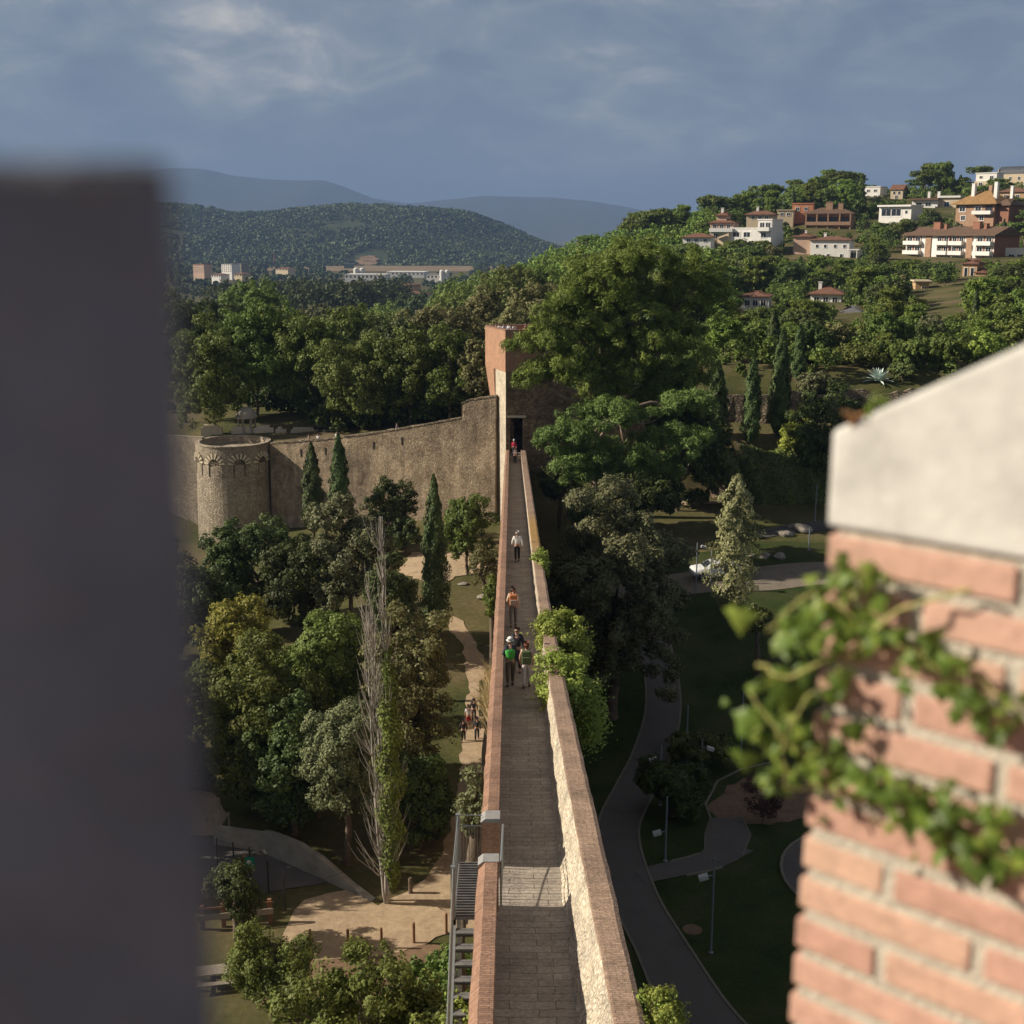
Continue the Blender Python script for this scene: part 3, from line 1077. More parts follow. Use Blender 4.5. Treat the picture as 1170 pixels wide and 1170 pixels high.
# right parapet (its sunlit inner face, brick coping on top)
rp = MB()
rows = []
for y in np.arange(4, 130.6, .35):
    z = zf(y)
    i, o, f = kk(IN_T, y), kk(OUT_T, y), kk(FL_R, y)
    r = []
    for t in (0, .12, .3, .5, .7, .86, 1.0):
        sw = (1 - t) ** 2.2 * .10
        r.append((f + (i - f) * (t ** .8) - sw * (1 if y < 45 else .4) + wobble(y, t * 7) * (1 if y < 60 else .3), y, z - .03 + (HP - .06) * t))
    rows.append(r + [(o, y, z + HP - .09), (o, y, z - .03)])
rp.strip(rows)
par_r = rp.build('parapet', M['cream_stone'], walk, world=True, normals=True)
rows = []
for y in ysamp:
    z, i, o = zf(y), kk(IN_T, y) + jr.uniform(-.012, .012), kk(OUT_T, y) + jr.uniform(-.012, .012)
    rows.append([(i - .02, y, z + HP - .09), (i - .02, y, z + HP - .005), (i + .02, y, z + HP), (o - .06, y, z + HP - .01), (o + .03, y, z + HP - .05), (o + .03, y, z + HP - .09)])
cr = MB().strip(rows, closed=True)
cr.build('coping', M['coping_r'], par_r).location = -Vector(walk.location)

# left parapet, with the opening to the steel stair
GAP0, GAP1 = 23.55, 25.55


def left_piece(y0, y1, name):
    n = max(2, int((y1 - y0) / .5))
    yy = np.linspace(y0, y1, n + 1)
    rows = [[(-.66, y, zf(y) - .02), (-.66, y, zf(y) + HP - .22), (-.31, y, zf(y) + HP - .06), (-.31, y, zf(y) - .02)] for y in yy]
    b = MB().strip(rows)
    b.f.append((0, 1, 2, 3)); b.m.append(0)
    k = n * 4
    b.f.append((k + 3, k + 2, k + 1, k)); b.m.append(0)
    o = b.build(name, M['brick_w'], walk, world=True, normals=True)
    jo = {y: (jr.uniform(-.014, .014), jr.uniform(-.010, .010)) for y in yy}
    rows = [[(-.70 + jo[y][0], y, zf(y) + HP - .26), (-.70 + jo[y][0], y, zf(y) + HP - .17 + jo[y][1]), (-.545 + jo[y][1], y, zf(y) + HP), (-.30, y, zf(y) + HP + jo[y][1] * .5), (-.285 + jo[y][0] * .6, y, zf(y) + HP - .02), (-.285, y, zf(y) + HP - .07), (-.50, y, zf(y) + HP - .07)] for y in yy]
    c = MB().strip(rows, closed=True)
    c.f.append(tuple(range(7))); c.m.append(0)
    k = n * 7
    c.f.append(tuple(k + i for i in range(6, -1, -1))); c.m.append(0)
    c.build('coping', M['coping_l'], o, normals=True).location = -Vector(walk.location)
    return o


left_piece(4, GAP0, 'parapet')
left_piece(GAP1 + .35, 130.5, 'parapet')
# pier with grey caps beside the opening
for y0, y1, h, nm in ((GAP1, GAP1 + .38, HP + .03, 'pier'), (GAP0 - .3, GAP0 + .003, HP + .012, 'pier')):
    z = zf((y0 + y1) / 2)
    pr = MB().box(-.69, -.28, y0, y1, z - .05, z + h - .07).build('pier', M['brick_w'], walk, world=True)
    MB().prism([(-.705, y0 - .02), (-.27, y0 - .02), (-.27, y1 + .02), (-.705, y1 + .02)], z + h - .07, z + h + .02, top=[(-.60, y0 - .02), (-.27, y0 - .02), (-.27, y1 + .02), (-.60, y1 + .02)]).build('pier_cap', M['grey_stone'], pr).location = -Vector(walk.location)
MB().box(-.70, -.305, GAP0, GAP1, zf(24.6) - .3, zf(24.6) + .005).build('threshold', M['grey_stone'], walk, world=True)

# gate leaf swung back against the parapet
zg = zf(24.6)
gt = thing('metal_gate', 'small grey metal gate swung open along the parapet of the rampart walk', 'gate', (-.23, GAP0, zg))
b = MB()
b.tube([(0, 0, .06), (0, 0, 1.12), (.03, 1.85, 1.02), (.03, 1.85, -.08), (0, 0, .06)], .022, 6)
b.tube([(0, 0, .95), (.03, 1.85, .85)], .016, 5)
b.build('gate_frame', M['steel'], gt)
b = MB()
for i in range(1, 12):
    t = i / 12
    b.tube([(.03 * t, 1.85 * t, .05 - .13 * t), (.03 * t, 1.85 * t, .95 - .1 * t)], .008, 4)
b.build('bar', M['steel'], gt)

M['tread'] = mat_rough('dark_tread', (.17, .165, .16), .3, 5, .7, .2)  # plain mottled dark grey for landing and treads
# steel platform and stair on the outside of the wall
st = thing('steel_stair', 'galvanised steel landing and stair with railings bolted outside the rampart wall', 'stair', (-1.35, 23.6, 0))
xo, xi = -1.22, -.72
zl = zg - .02
b = MB()
for i in range(22):
    y = 23.3 + i * .11
    b.box(xo + .03, xi, y, y + .025, zl - .05, zl)
for x in (xo, (xo + xi) / 2, xi - .05):
    b.box(x, x + .05, 23.3, 25.75, zl - .16, zl - .052)
b.build('landing', M['tread'], st, world=True)
b = MB()
ntr = 22
for i in range(ntr):
    y, z = 23.2 - i * .29, zl - .18 * (i + 1)
    b.box(xo + .06, xi - .02, y - .2, y, z - .03, z)
    b.box(xo + .06, xi - .02, y - .012, y, z - .2, z - .032)
b.build('tread', M['tread'], st, world=True)
b = MB()
for x in (xo, xi - .055):
    b.obox((x + .03, 23.25 - ntr * .145, zl - .22 - ntr * .09), (1, 0, 0), Vector((0, -.29, -.18)).normalized(), Vector((0, -.18, .29)).normalized(), .025, ntr * .1707, .13)
b.build('stringer', M['steel'], st, world=True)
for yy, zz_ in ((25.7, zl), (23.35, zl), (20.2, zl - 1.98), (17.0, zl - 3.96)):
    b = MB().box(xo - .05, xo + .045, yy - .05, yy + .05, tz(xo, yy) - .3, zz_ + 1.15)
    b.build('post', M['steel'], st, world=True)
b = MB()
b.tube([(xi + .05, 25.7, zl + 1.12), (xo, 25.7, zl + 1.12), (xo, 23.3, zl + 1.12), (xo, 23.3 - ntr * .29, zl + 1.12 - ntr * .18)], .013, 6)
b.tube([(xi + .05, 25.7, zl + .86), (xo, 25.7, zl + .86)], .016, 6)
b.build('handrail', M['steel'], st, world=True)
b = MB()
for i in range(9):
    x = xo + (xi - xo) * i / 8
    b.tube([(x, 25.7, zl), (x, 25.7, zl + .86)], .008, 4)
for i in range(60):
    y = 25.6 - i * .145
    z = zl if y > 23.3 else zl - (23.3 - y) * .18 / .29
    b.tube([(xo, y, z), (xo, y, z + .86)], .008, 4)
b.build('baluster', M['steel'], st, world=True)

# ------------------------------------------------------------------ gate tower
gate = thing('gate_tower', 'tall gate tower of rubble stone with a brick upper part and dark doorway', 'tower', (2, 133, 0))
FLp, FRp, BRp, BLp = (-.64, 130.5), (5.6, 131.6), (6.6, 139.0), (-1.75, 133.9)
zb, zm, zt = 2.0, 20.6, 25.0
b = MB()
# front wall pieces around the doorway (1 m thick), other sides
dz0, dz1 = zf(130.4) - .3, 15.75
dl, dr = -.2, 1.12


def fy(x):
    return 130.5 + (x + .64) * (1.1 / 6.24)


def front(x0, x1, z0, z1):
    b.prism([(x0, fy(x0)), (x1, fy(x1)), (x1, fy(x1) + 1.0), (x0, fy(x0) + 1.0)], z0, z1)


front(-.64, dl, zb, zm)
front(dr, 5.6, zb, zm)
front(dl, dr, dz1, zm)
front(dl, dr, zb, dz0)
b.prism([(-.64, 131.501), (.2, 131.65), (-.85, 134.6), BLp], zb, zm)
b.prism([(5.6, 132.601), (6.6, 139.0), (5.6, 139.0), (4.6, 132.4)], zb, zm)
b.prism([BLp, (-.85, 134.61), (5.59, 138.2), (5.59, 139.0), (-1.0, 139)], zb, zm)
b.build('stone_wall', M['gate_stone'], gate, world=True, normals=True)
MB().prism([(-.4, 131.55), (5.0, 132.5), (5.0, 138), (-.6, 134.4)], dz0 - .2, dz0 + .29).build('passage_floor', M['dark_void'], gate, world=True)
MB().box(dl - .35, dr + .35, 130.42, 131.2, dz1 - .004, dz1 + .2).build('lintel', M['smooth_stone'], gate, world=True)
for i in range(4):
    MB().box(-.31, 1.03, 128.6 + i * .5, 129.1 + i * .5 - (.003 if i < 3 else 0), zf(128.6 + i * .5) - .3, zf(128.6) + .2 * (i + 1) - .1).build('doorstep', M['floor'], gate, world=True)
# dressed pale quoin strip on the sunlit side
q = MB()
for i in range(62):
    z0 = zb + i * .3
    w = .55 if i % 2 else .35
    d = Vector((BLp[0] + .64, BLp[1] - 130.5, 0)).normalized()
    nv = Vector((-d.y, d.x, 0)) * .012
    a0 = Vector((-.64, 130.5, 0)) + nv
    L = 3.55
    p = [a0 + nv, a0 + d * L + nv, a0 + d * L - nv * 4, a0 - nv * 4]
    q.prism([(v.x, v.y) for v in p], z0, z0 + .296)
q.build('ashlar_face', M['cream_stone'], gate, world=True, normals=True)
# brick head, set out a little over the stone and reaching further back
b = MB()
P = [(-.70, 130.42), (5.75, 131.55), (7.6, 140.5), (-2.95, 137.3)]
Pin = [(-.25, 131.0), (5.3, 132.0), (6.9, 139.7), (-2.3, 136.8)]
n = 4
for i in range(n):
    j = (i + 1) % n
    b.prism([P[i], P[j], Pin[j], Pin[i]], zm, zt - .12)
b.prism([Pin[0], Pin[1], Pin[2], Pin[3]], zm, zt - 1.35)
# the corbelled foot at the back corner
b.prism([(-1.75, 133.9), (-.9, 133.9), (-.9, 137.2), (-2.2, 136.6)], 15.8, zm, top=[(-2.0, 134.2), (-.9, 134), (-.9, 138.0), (-2.93, 137.28)])
b.build('brick_head', M['tower_brick'], gate, world=True, normals=True)
b = MB()
for i in range(n):
    j = (i + 1) % n
    o = [Vector((*P[i], 0)), Vector((*P[j], 0))]
    b.prism([P[i], P[j], Pin[j], Pin[i]], zt - .118, zt)
b.build('coping', M['coping_l'], gate, world=True, normals=True)

# stone curtain wall going on to the right behind the pine
cw = MB()
cw.prism([(5.63, 131.9), (15, 133.2), (15, 135.4), (5.63, 134.1)], 2, 18.4)
o = cw.build('curtain_wall', M['gate_stone'], normals=True)
tag(o, 'rough rubble curtain wall beside the gate tower, half hidden by the big pine', 'wall', kind='thing')

# ------------------------------------------------------------------ city wall to the round tower
A, B = Vector((-1.75, 132.6)), Vector((-28.4, 143.5))
d2 = (B - A).normalized()
nb = Vector((-d2.y, d2.x))
if nb.y < 0:
    nb = -nb
cw = thing('city_wall', 'long weathered rubble city wall stepping down from the gate tower to the round tower', 'wall', (-15, 137, 0), kind='thing')
Ltot = (B - A).length
prof = [(0, 17.9), (3.2, 17.3), (4.05, 16.9), (4.051, 15.3), (9, 14.2), (16, 12.75), (22, 11.75), (Ltot, 10.9)]
jr = random.Random(8)
rows, caps = [], []
ss = sorted(set([p[0] for p in prof] + list(np.arange(0, Ltot, .7))))
for s in ss:
    p = A + d2 * s
    z = float(np.interp(s, [a for a, _ in prof], [c for _, c in prof]))
    rows.append([(p.x - nb.x * .5, p.y - nb.y * .5, -4), (p.x, p.y, z - .18), (p.x + nb.x * .7, p.y + nb.y * .7, z - .18), (p.x + nb.x * .7, p.y + nb.y * .7, z - 1.3), (p.x + nb.x * 2.6, p.y + nb.y * 2.6, z - 1.3), (p.x + nb.x * 2.6, p.y + nb.y * 2.6, -4)])
    j = jr.uniform(-.035, .035)
    q = p - nb * .06
    e = p + nb * .76
    caps.append([(q.x, q.y, z - .179), (q.x, q.y, z + j - .02), (e.x, e.y, z + j), (e.x, e.y, z - .179)])
b = MB().strip(rows)
b.f.append(tuple(range(6))); b.m.append(0)
b.build('wall_body', M['city_stone'], cw, world=True, normals=True)
b = MB().strip(caps, closed=True)
b.f.append((0, 1, 2, 3)); b.m.append(0)
b.build('coping', M['terrace'], cw, world=True, normals=True)
for s in (11.4, 15.0, 21.3, 24.6):          # arrow slits
    p = A + d2 * s
    z = float(np.interp(s, [a for a, _ in prof], [c for _, c in prof])) - 1.5
    b = MB().obox((p.x - nb.x * .02, p.y - nb.y * .02, z), (d2.x, d2.y, 0), (nb.x, nb.y, 0), (0, 0, 1), .07, .08, .45)
    b.build('arrow_slit', M['dark_void'], cw, world=True)

TC = Vector((-33.0, 144.6))
TRd = 4.35
rt = thing('round_tower', 'squat round wall tower with blind arches below its rim and an open terrace', 'tower', (TC.x, TC.y, 0))
b = MB()
b.lathe([(TRd + .35, -6), (TRd + .1, 2), (TRd, 6), (TRd - .02, 10.75), (TRd + .06, 10.8), (TRd + .06, 10.95), (TRd - .5, 10.95), (TRd - .52, 10.0), (0.01, 10.0)], (0, 0, 0), 56)
b.build('drum', M['tower_stone'], rt, normals=True, smooth=False)


def arch(deg, parent, zc=8.75, rr=.72, full=True):
    """blind arch: fan of voussoirs and a shallow dark-edged recess, laid on the drum"""
    a0 = R(deg)

    def on(u, z, out):     # u = metres along the drum
        a = a0 + u / TRd
        return ((TRd + out) * math.cos(a), (TRd + out) * math.sin(a), z)
    v = MB()
    nv = 8
    for i in range(nv):
        t0 = math.pi * (i + .24) / nv
        t1 = math.pi * (i + .76) / nv
        vs = []
        for out in (.0, .17):
            for (r, t) in ((rr, t0), (rr + .62, t0), (rr + .62, t1), (rr, t1)):
                vs.append(on(r * math.cos(t), zc + r * math.sin(t), out))
        v.add(vs, [(0, 1, 2, 3), (7, 6, 5, 4), (0, 4, 5, 1), (1, 5, 6, 2), (2, 6, 7, 3), (3, 7, 4, 0)])
    o = v.build('blind_arch', M['smooth_stone'], parent, normals=True)
    for sg in (-1, 1):
        j = MB()
        vs = []
        for out in (.0, .07):
            for (u, z) in ((sg * rr, zc - 1.35), (sg * (rr + .25), zc - 1.35), (sg * (rr + .25), zc - .05), (sg * rr, zc - .05)):
                vs.append(on(u, z, out))
        j.add(vs, [(0, 1, 2, 3), (7, 6, 5, 4), (0, 4, 5, 1), (1, 5, 6, 2), (2, 6, 7, 3), (3, 7, 4, 0)])
        j.build('jamb', M['tower_stone'], o, normals=True)
    rec = MB()
    vs = [on(0, zc, .012)]
    for i in range(13):
        t = math.pi * i / 12
        vs.append(on(rr * .98 * math.cos(t), zc + rr * .98 * math.sin(t), .012))
    rec.add(vs, [(0, i, i + 1) for i in range(1, 13)])
    vs = [on(u, z, .012) for u, z in ((-rr * .98, zc - 1.35), (rr * .98, zc - 1.35), (rr * .98, zc), (-rr * .98, zc))]
    rec.add(vs, [(0, 1, 2, 3)])
    rec.build('recess', M['terrace'], o)  # flat sheet of darker stone, niche shade put into its colour


for dg in (-78, -117, -38, -155):
    arch(dg + 9, rt)
# pieces of crenellated terrace wall behind the tower
for x0, x1, y, z0, z1 in ((-38.2, -35.6, 150.5, 9, 11.6), (-34.4, -31.6, 150.2, 9, 11.5), (-31.55, -29.2, 150.0, 9, 11.6), (-28.9, -27.6, 149.6, 9, 11.5), (-26.9, -23.6, 149.0, 9, 11.5), (-23.2, -21.0, 148.4, 9, 11.4)):
    o = MB().box(x0, x1, y, y + .5, z0, z1).box(x0 + .3, x1 - .5, y - .02, y + .52, z1 + .002, z1 + .28).build('terrace_wall', M['smooth_stone'], normals=True)
    tag(o, {-38.2: 'pale low stone terrace wall over the far rim edge of the round tower',
            -34.4: 'pale low stone wall in front of the domed pavilion, above the tower rim',
            -31.55: 'pale stone wall end just right of the domed pavilion',
            -28.9: 'short pale stone block between round tower and iron fence',
            -26.9: 'pale stone parapet seen through the iron fence by the tower',
            -23.2: 'pale stone parapet at the far end of the iron fence'}[x0], 'wall', 'terrace walls behind the tower', kind='thing')
# domed pavilion
M['pavdome'] = mat_rough('weathered_dome', (.33, .295, .24), .25, 1.5, .9, .2)
cu = thing('domed_pavilion', 'small domed stone pavilion on slim columns behind the round tower', 'pavilion', (-32.6, 150.9, 10.2))
for i in range(6):
    a = R(60 * i + 15)
    x, y = 1.0 * math.cos(a), 1.0 * math.sin(a)
    MB().lathe([(.2, 0), (.2, .15), (.13, .2), (.115, 2.3), (.2, 2.42), (.2, 2.52)], (x, y, 0), 12).build('column', M['pavdome'], cu, normals=True, smooth=True)
MB().lathe([(1.05, 2.52), (1.38, 2.55), (1.38, 2.75), (1.25, 2.8), (1.2, 3.05), (1.02, 3.42), (.7, 3.72), (.3, 3.88), (.01, 3.93)], (0, 0, 0), 28).build('dome', M['pavdome'], cu, normals=True, smooth=True)
MB().lathe([(1.3, -.6), (1.3, -.002), (0.01, -.002)], (0, 0, 0), 24).build('plinth', M['smooth_stone'], cu, normals=True)

# iron fence between tower and wall
fn = thing('iron_fence', 'thin black iron fence of upright bars beside the domed pavilion', 'fence', (-27, 147.3, 10.5), kind='thing')
b = MB()
for i in range(44):
    x = -28.6 + i * .19
    b.tube([(x + 27, -.25 * (x + 28.6) * .2, 0), (x + 27, -.25 * (x + 28.6) * .2, 1.9)], .016, 4)
b.build('bar', M['black_steel'], fn)
b = MB()
for z in (.3, 1.75):
    b.tube([(-1.6, 0, z), (6.6, -.41, z)], .02, 4)
b.build('rail', M['black_steel'], fn)
# wall going on beyond the round tower
b = MB()
b.prism([(-36.8, 145.5), (-36.5, 148), (-56, 155), (-56.5, 152.5)], -6, 10.2)
b.prism([(-36.8, 145.48), (-36.75, 146.1), (-56.4, 153.1), (-56.5, 152.48)], 10.202, 11.2)
tag(b.build('city_wall', M['tower_stone'], normals=True), 'stretch of city wall beyond the round tower, mostly hidden by the dark merlon', 'wall', kind='thing')

# ------------------------------------------------------------------ left park furniture
# concrete flank of the ramp
b = MB()
P0, P1, P2 = at_z(300, 975, 0), at_z(378, 1006, 0), at_z(424, 1030, 0)
dirv = (P2 - P0).normalized()
nrm = Vector((-dirv.y, dirv.x, 0))
if nrm.y < 0:
    nrm = -nrm
rows = []
for t, h in ((0, 1.35), (.12, 1.5), (.35, 1.55), (.55, 1.25), (.8, .5), (1, .04)):
    p = P0 + (P2 - P0) * t
    q = p + nrm * .35
    rows.append([(p.x, p.y, -1), (p.x, p.y, h), (q.x, q.y, h), (q.x, q.y, -1)])
b.strip(rows)
b.f.append((3, 2, 1, 0)); b.m.append(0)
k = len(rows) * 4 - 4
b.f.append((k, k + 1, k + 2, k + 3)); b.m.append(0)
a = P0 + nrm * .1
lw = Vector((-1, .28, 0)).normalized()
e = a + lw * 3.2
pn = Vector((-lw.y, lw.x, 0)) * .3
b.prism([(a.x - .01, a.y), (e.x, e.y), (e.x + abs(pn.x), e.y + abs(pn.y)), (a.x - .01, a.y + abs(pn.y))], -1, 1.2)
tag(b.build('retaining_wall', M['concrete'], normals=True), 'wedge-shaped concrete retaining wall tapering down beside the sunken ramp', 'wall', kind='thing')

post_px = [((355, 1086), 30), ((398, 1086), 29), ((436, 1084), 29), ((473, 1078), 28), ((510, 1067), 28)]
nm = ['first', 'second', 'third', 'fourth', 'fifth']
for i, ((x, y), h) in enumerate(post_px):
    p = at_z(x, y, 0)
    o = MB().lathe([(.075, -.3), (.075, 1.12), (.06, 1.17), (.001, 1.18)], (p.x, p.y, 0), 10).build('wooden_post', M['wood'], smooth=False)
    tag(o, ['slim brown wooden post where the sunlit sand meets the shrubs, farthest from the stair', 'brown wooden post, second along the sand from the shrubs', 'brown wooden post in the middle of the row beside the sunlit sand', 'brown wooden post, second along the sand from the steel stair', 'brown wooden post standing next to the steel stair'][i], 'post', 'wooden posts edging the sunlit sand')
for i, (x, yb, yt, lab) in enumerate([(236, 941, 925, 'grey park post at the edge of the dark merlon, outermost of its group'), (244, 946, 928, 'grey park post second in from the dark merlon on the grass verge'), (262, 946, 928, 'grey park post at the grass tip nearest the concrete wall'), (251, 926, 911, 'grey park post set back on the grass verge behind two others'), (288, 925, 911, 'grey park post standing alone under the dark oak')]):
    p = hit(x, yb)
    h = at(x, yt, p.y).z - p.z
    o = MB().lathe([(.07, -.3), (.07, h - .05), (.05, h), (.001, h + .01)], tuple(p), 10).build('park_post', M['grey_wood'])
    tag(o, lab, 'post', 'grey posts on the verge')
p = at_z(469, 1021, 0)
tag(MB().lathe([(.14, -.2), (.11, .4), (.12, .85), (.08, .95), (.001, .93)], tuple(p), 9).build('tree_stump', M['bark'], normals=True), 'thin dead stump standing alone on the sand path', 'stump')

# black mesh fence with sign
fe = thing('mesh_fence', 'black steel mesh fence closing off the sunken ramp', 'fence', tuple(at_z(300, 1012, 0)), kind='thing')
fpts = [(249, 992, 958), (268, 1000, 962), (287, 1010, 968), (307, 1020, 983), (326, 1040, 996)]
bases = []
for x, yb, yt in fpts:
    p = at_z(x, yb, 0)
    h = at(x, yt, p.y).z
    bases.append((p, h))
    MB().lathe([(.035, 0), (.035, h), (.001, h + .01)], tuple(p), 8).build('post', M['black_steel'], fe, world=True)
b = MB()
for (p, h), (q, g) in zip(bases, bases[1:]):
    n = 22
    for i in range(n + 1):
        t = i / n
        c = p + (q - p) * t
        b.tube([(c.x, c.y, .08), (c.x, c.y, (h + (g - h) * t) * .97)], .0035, 3, cap=False)
    for i in range(16):
        z = .08 + .96 * i / 15
        b.tube([(p.x, p.y, z * h), (q.x, q.y, z * g)], .0035, 3, cap=False)
b.build('wire_mesh', M['black_steel'], fe, world=True)
q = bases[-1][0]
b = MB()
b.tube([(q.x, q.y, 1.3), (q.x - .7, q.y + .1, 0)], .025, 5)
b.tube([(q.x, q.y, 1.0), (q.x + 3.6, q.y + 2.7, 1.05)], .012, 5)
b.build('brace', M['black_steel'], fe, world=True)
# green sign on a brown timber post
p = at_z(281, 1016, 0)
sg = thing('park_sign', 'small green park sign with a white tree emblem on a brown timber post', 'sign', tuple(p))
MB().box(-.09, .09, -.07, .07, -.2, 2.05).build('timber_post', M['wood'], sg, bevel=.01)
pc_ = Vector((.30, -.10, 1.62))
pl_ = MB().obox(pc_, (1, 0, 0), (0, 1, 0), (0, 0, 1), .27, .012, .36).build('sign_panel', M['green_sign'], sg)
e = MB()
for (cx_, cz_, r_) in ((-.04, .09, .10), (-.11, .05, .07), (.04, .05, .075)):
    e.add([(cx_ + pc_.x, pc_.y - .016, cz_ + pc_.z)] + [(cx_ + pc_.x + r_ * math.cos(t), pc_.y - .016, cz_ + pc_.z + r_ * math.sin(t)) for t in np.linspace(0, 2 * math.pi, 16)[:-1]], [(0, i, i % 15 + 1) for i in range(1, 16)])
    e.v = [(vx, vy - .001 * len(e.v) / 16, vz) for vx, vy, vz in e.v]
e.add([(pc_.x - .06, pc_.y - .015, pc_.z - .09), (pc_.x - .02, pc_.y - .015, pc_.z - .09), (pc_.x - .02, pc_.y - .015, pc_.z + .03), (pc_.x - .06, pc_.y - .015, pc_.z + .03)], [(0, 1, 2, 3)])
e.add([(pc_.x + .08, pc_.y - .015, pc_.z - .12), (pc_.x + .2, pc_.y - .015, pc_.z - .12), (pc_.x + .2, pc_.y - .015, pc_.z - .07), (pc_.x + .08, pc_.y - .015, pc_.z - .07)], [(0, 1, 2, 3)])
e.build('emblem', M['white_plastic'], pl_)
# timber rail fence in front of the shrubs
tr = thing('timber_fence', 'low brown timber rail fence in front of the ramp fence', 'fence', tuple(at_z(290, 1050, 0)), kind='thing')
tp = [at_z(x, y, 0) for x, y in ((232, 1062), (256, 1059), (281, 1056), (309, 1054))]
for q in tp:
    MB().box(q.x - .1, q.x + .1, q.y - .1, q.y + .1, -.2, 1.35).build('post', M['wood'], tr, world=True, bevel=.01)
for z, h_, mt in ((1.22, .05, 'wood'), (.72, .16, 'grey_wood')):
    b = MB()
    b.obox(((tp[0] + tp[-1]) / 2) + Vector((0, -.13, z)), (tp[-1] - tp[0]).normalized(), (0, 1, 0), (0, 0, 1), (tp[-1] - tp[0]).length / 2 + .2, .025, h_)
    b.build('rail', M[mt], tr, world=True)
# picnic table
p = at_z(247, 1124, 0)
pt = thing('picnic_table', 'grey timber picnic table at the edge of the dark merlon', 'table', tuple(p), R(12))
b = MB()
for i in range(5):
    b.box(-1.0, 1.0, -.4 + i * .165, -.4 + i * .165 + .15, .72, .77)
b.build('table_top', M['grey_wood'], pt)
for s in (-1, 1):
    b = MB()
    for i in range(2):
        y0 = s * (.62 + .14 * i) - .065
        b.box(-1.0, 1.0, y0, y0 + .13, .42, .465)
    b.build('seat', M['grey_wood'], pt)
    b = MB()
    b.box(s * .75 - .05, s * .75 + .05, -.85, .85, .34, .415)
    b.box(s * .75 - .05, s * .75 + .05, -.5, -.4, 0, .339)
    b.box(s * .75 - .05, s * .75 + .05, .4, .5, 0, .339)
    b.box(s * .75 - .05, s * .75 + .05, -.35, .35, .5, .715)
    b.box(s * .75 - .045, s * .75 + .045, -.08, .08, .4155, .4995)
    b.build('leg', M['grey_wood'], pt)

# ------------------------------------------------------------------ lamp posts in the right park
lamps = [((812, 1090), 980, 'tall grey lamp post on the open lawn by the lowest bend of the path', -1, 1.0),
         ((760, 985), 910, 'grey lamp post at the tip of the dark bush by the path fork', -1, 2.2),
         ((754, 921), 852, 'grey lamp post on the path edge just above the dark bush', -1, .9),
         ((801, 888), 845, 'grey lamp post standing behind the dark bush', 1, .6),
         ((784, 871), 806, 'grey lamp post between asphalt path and shrubs, beyond the dark bush', 0, 1),
         ((846, 873), 790, 'bare slender lamp post among the shrubs below the poplar', 0, 1),
         ((931, 596), 554, 'slender lamp post on the dry slope beside the stone coping', 0, 1),
         ((924, 629), 603, 'short lamp post on the lawn edge between rocks', 0, 1),
         ((795, 678), 620, 'lamp post standing in front of the parked white car', 1, .35),
         ((812, 668), 628, 'thin lamp post close behind the poplar trunk', 0, 1)]
for (bx, by), yt, lab, side, off in lamps:
    p = hit(bx, by)
    h = at(bx, yt, p.y).z - p.z
    t = thing('lamp_post', lab, 'lamp post', tuple(p), group='lamp posts in the park')
    MB().lathe([(.13, -.1), (.13, .12), (.065, .16), (.05, h), (.001, h + .01)], (0, 0, 0), 10).build('pole', M['pole'], t, normals=True, smooth=False)
    if side:
        z = h - off
        a = MB().tube([(0, 0, z + .05), (side * .35, -.05, z + .05)], .025, 6).build('bracket', M['pole'], t)
        MB().obox((side * .52, -.08, z), (.95, 0, -.3 * side), (0, 1, 0), (.3 * side, 0, .95), .24, .17, .11).build('lamp_head', M['white_plastic'], t, bevel=.03)
p = at_z(791, 1063, 0)
b = MB().lathe([(.5, 0.0), (.5, .06), (.4, .07), (.39, .05), (.001, .05)], (p.x, p.y, .0), 28)
tag(b.build('manhole_cover', M['dirt'], normals=True), 'round stone manhole cover set in the shaded lawn', 'manhole')


# ------------------------------------------------------------------ rocks, walls on the slope
def rock(name, p, r, label, sq=.6, seed=0):
    rg = np.random.default_rng(seed)
    bm = bmesh.new()
    bmesh.ops.create_icosphere(bm, subdivisions=3, radius=1)
    ph = rg.uniform(0, 6, 9)
    for v in bm.verts:
        c = v.co
        k = 1 + .16 * math.sin(2.1 * c.x + ph[0]) * math.sin(2.7 * c.y + ph[1]) + .12 * math.sin(4 * c.z + ph[2] + 2 * c.x) + .05 * math.sin(9 * c.x + ph[3]) * math.sin(8 * c.y + ph[4])
        v.co = Vector((c.x * k * r, c.y * k * r * .8, c.z * k * r * sq))
    me = bpy.data.meshes.new(name)
    bm.to_mesh(me)
    bm.free()
    me.materials.append(M['rockm'])
    o = link(name, me)
    o.location = (p.x, p.y, p.z + r * sq * .3)
    o.rotation_euler.z = rg.uniform(0, 6)
    return tag(o, label, 'rock', 'rocks on the park lawn')


M['rockm'] = mat_rough('lichen_rock', (.24, .215, .18), .35, 1.6, .95, .6, 5)
for i, (x, y, r, lab) in enumerate([(917, 607, 1.5, 'big pale boulder at the far edge of the park lawn'), (897, 612, 1.1, 'flattish boulder on the paved walk above the lawn'), (891, 638, 1.0, 'grey boulder beside the lane, nearer the stone coping'), (874, 637, .85, 'grey boulder beside the lane, close to the poplar'), (858, 636, .6, 'small boulder half behind the poplar crown'), (905, 603, .7, 'small boulder between two bigger ones on the walk')]):
    rock('boulder', hit(x, y), r * .62, lab, .6, i)
for i, (x, y, r, lab) in enumerate([(529, 668, .5, 'flat grey stone lying in the grass by the small green tree'), (553, 683, .75, 'long grey stone in the grass beside the rampart'), (541, 652, .35, 'small stone under the small green tree')]):
    o = rock('field_stone', hit(x, y), r, lab, .35, 20 + i)
    o['group'] = 'stones in the grass'

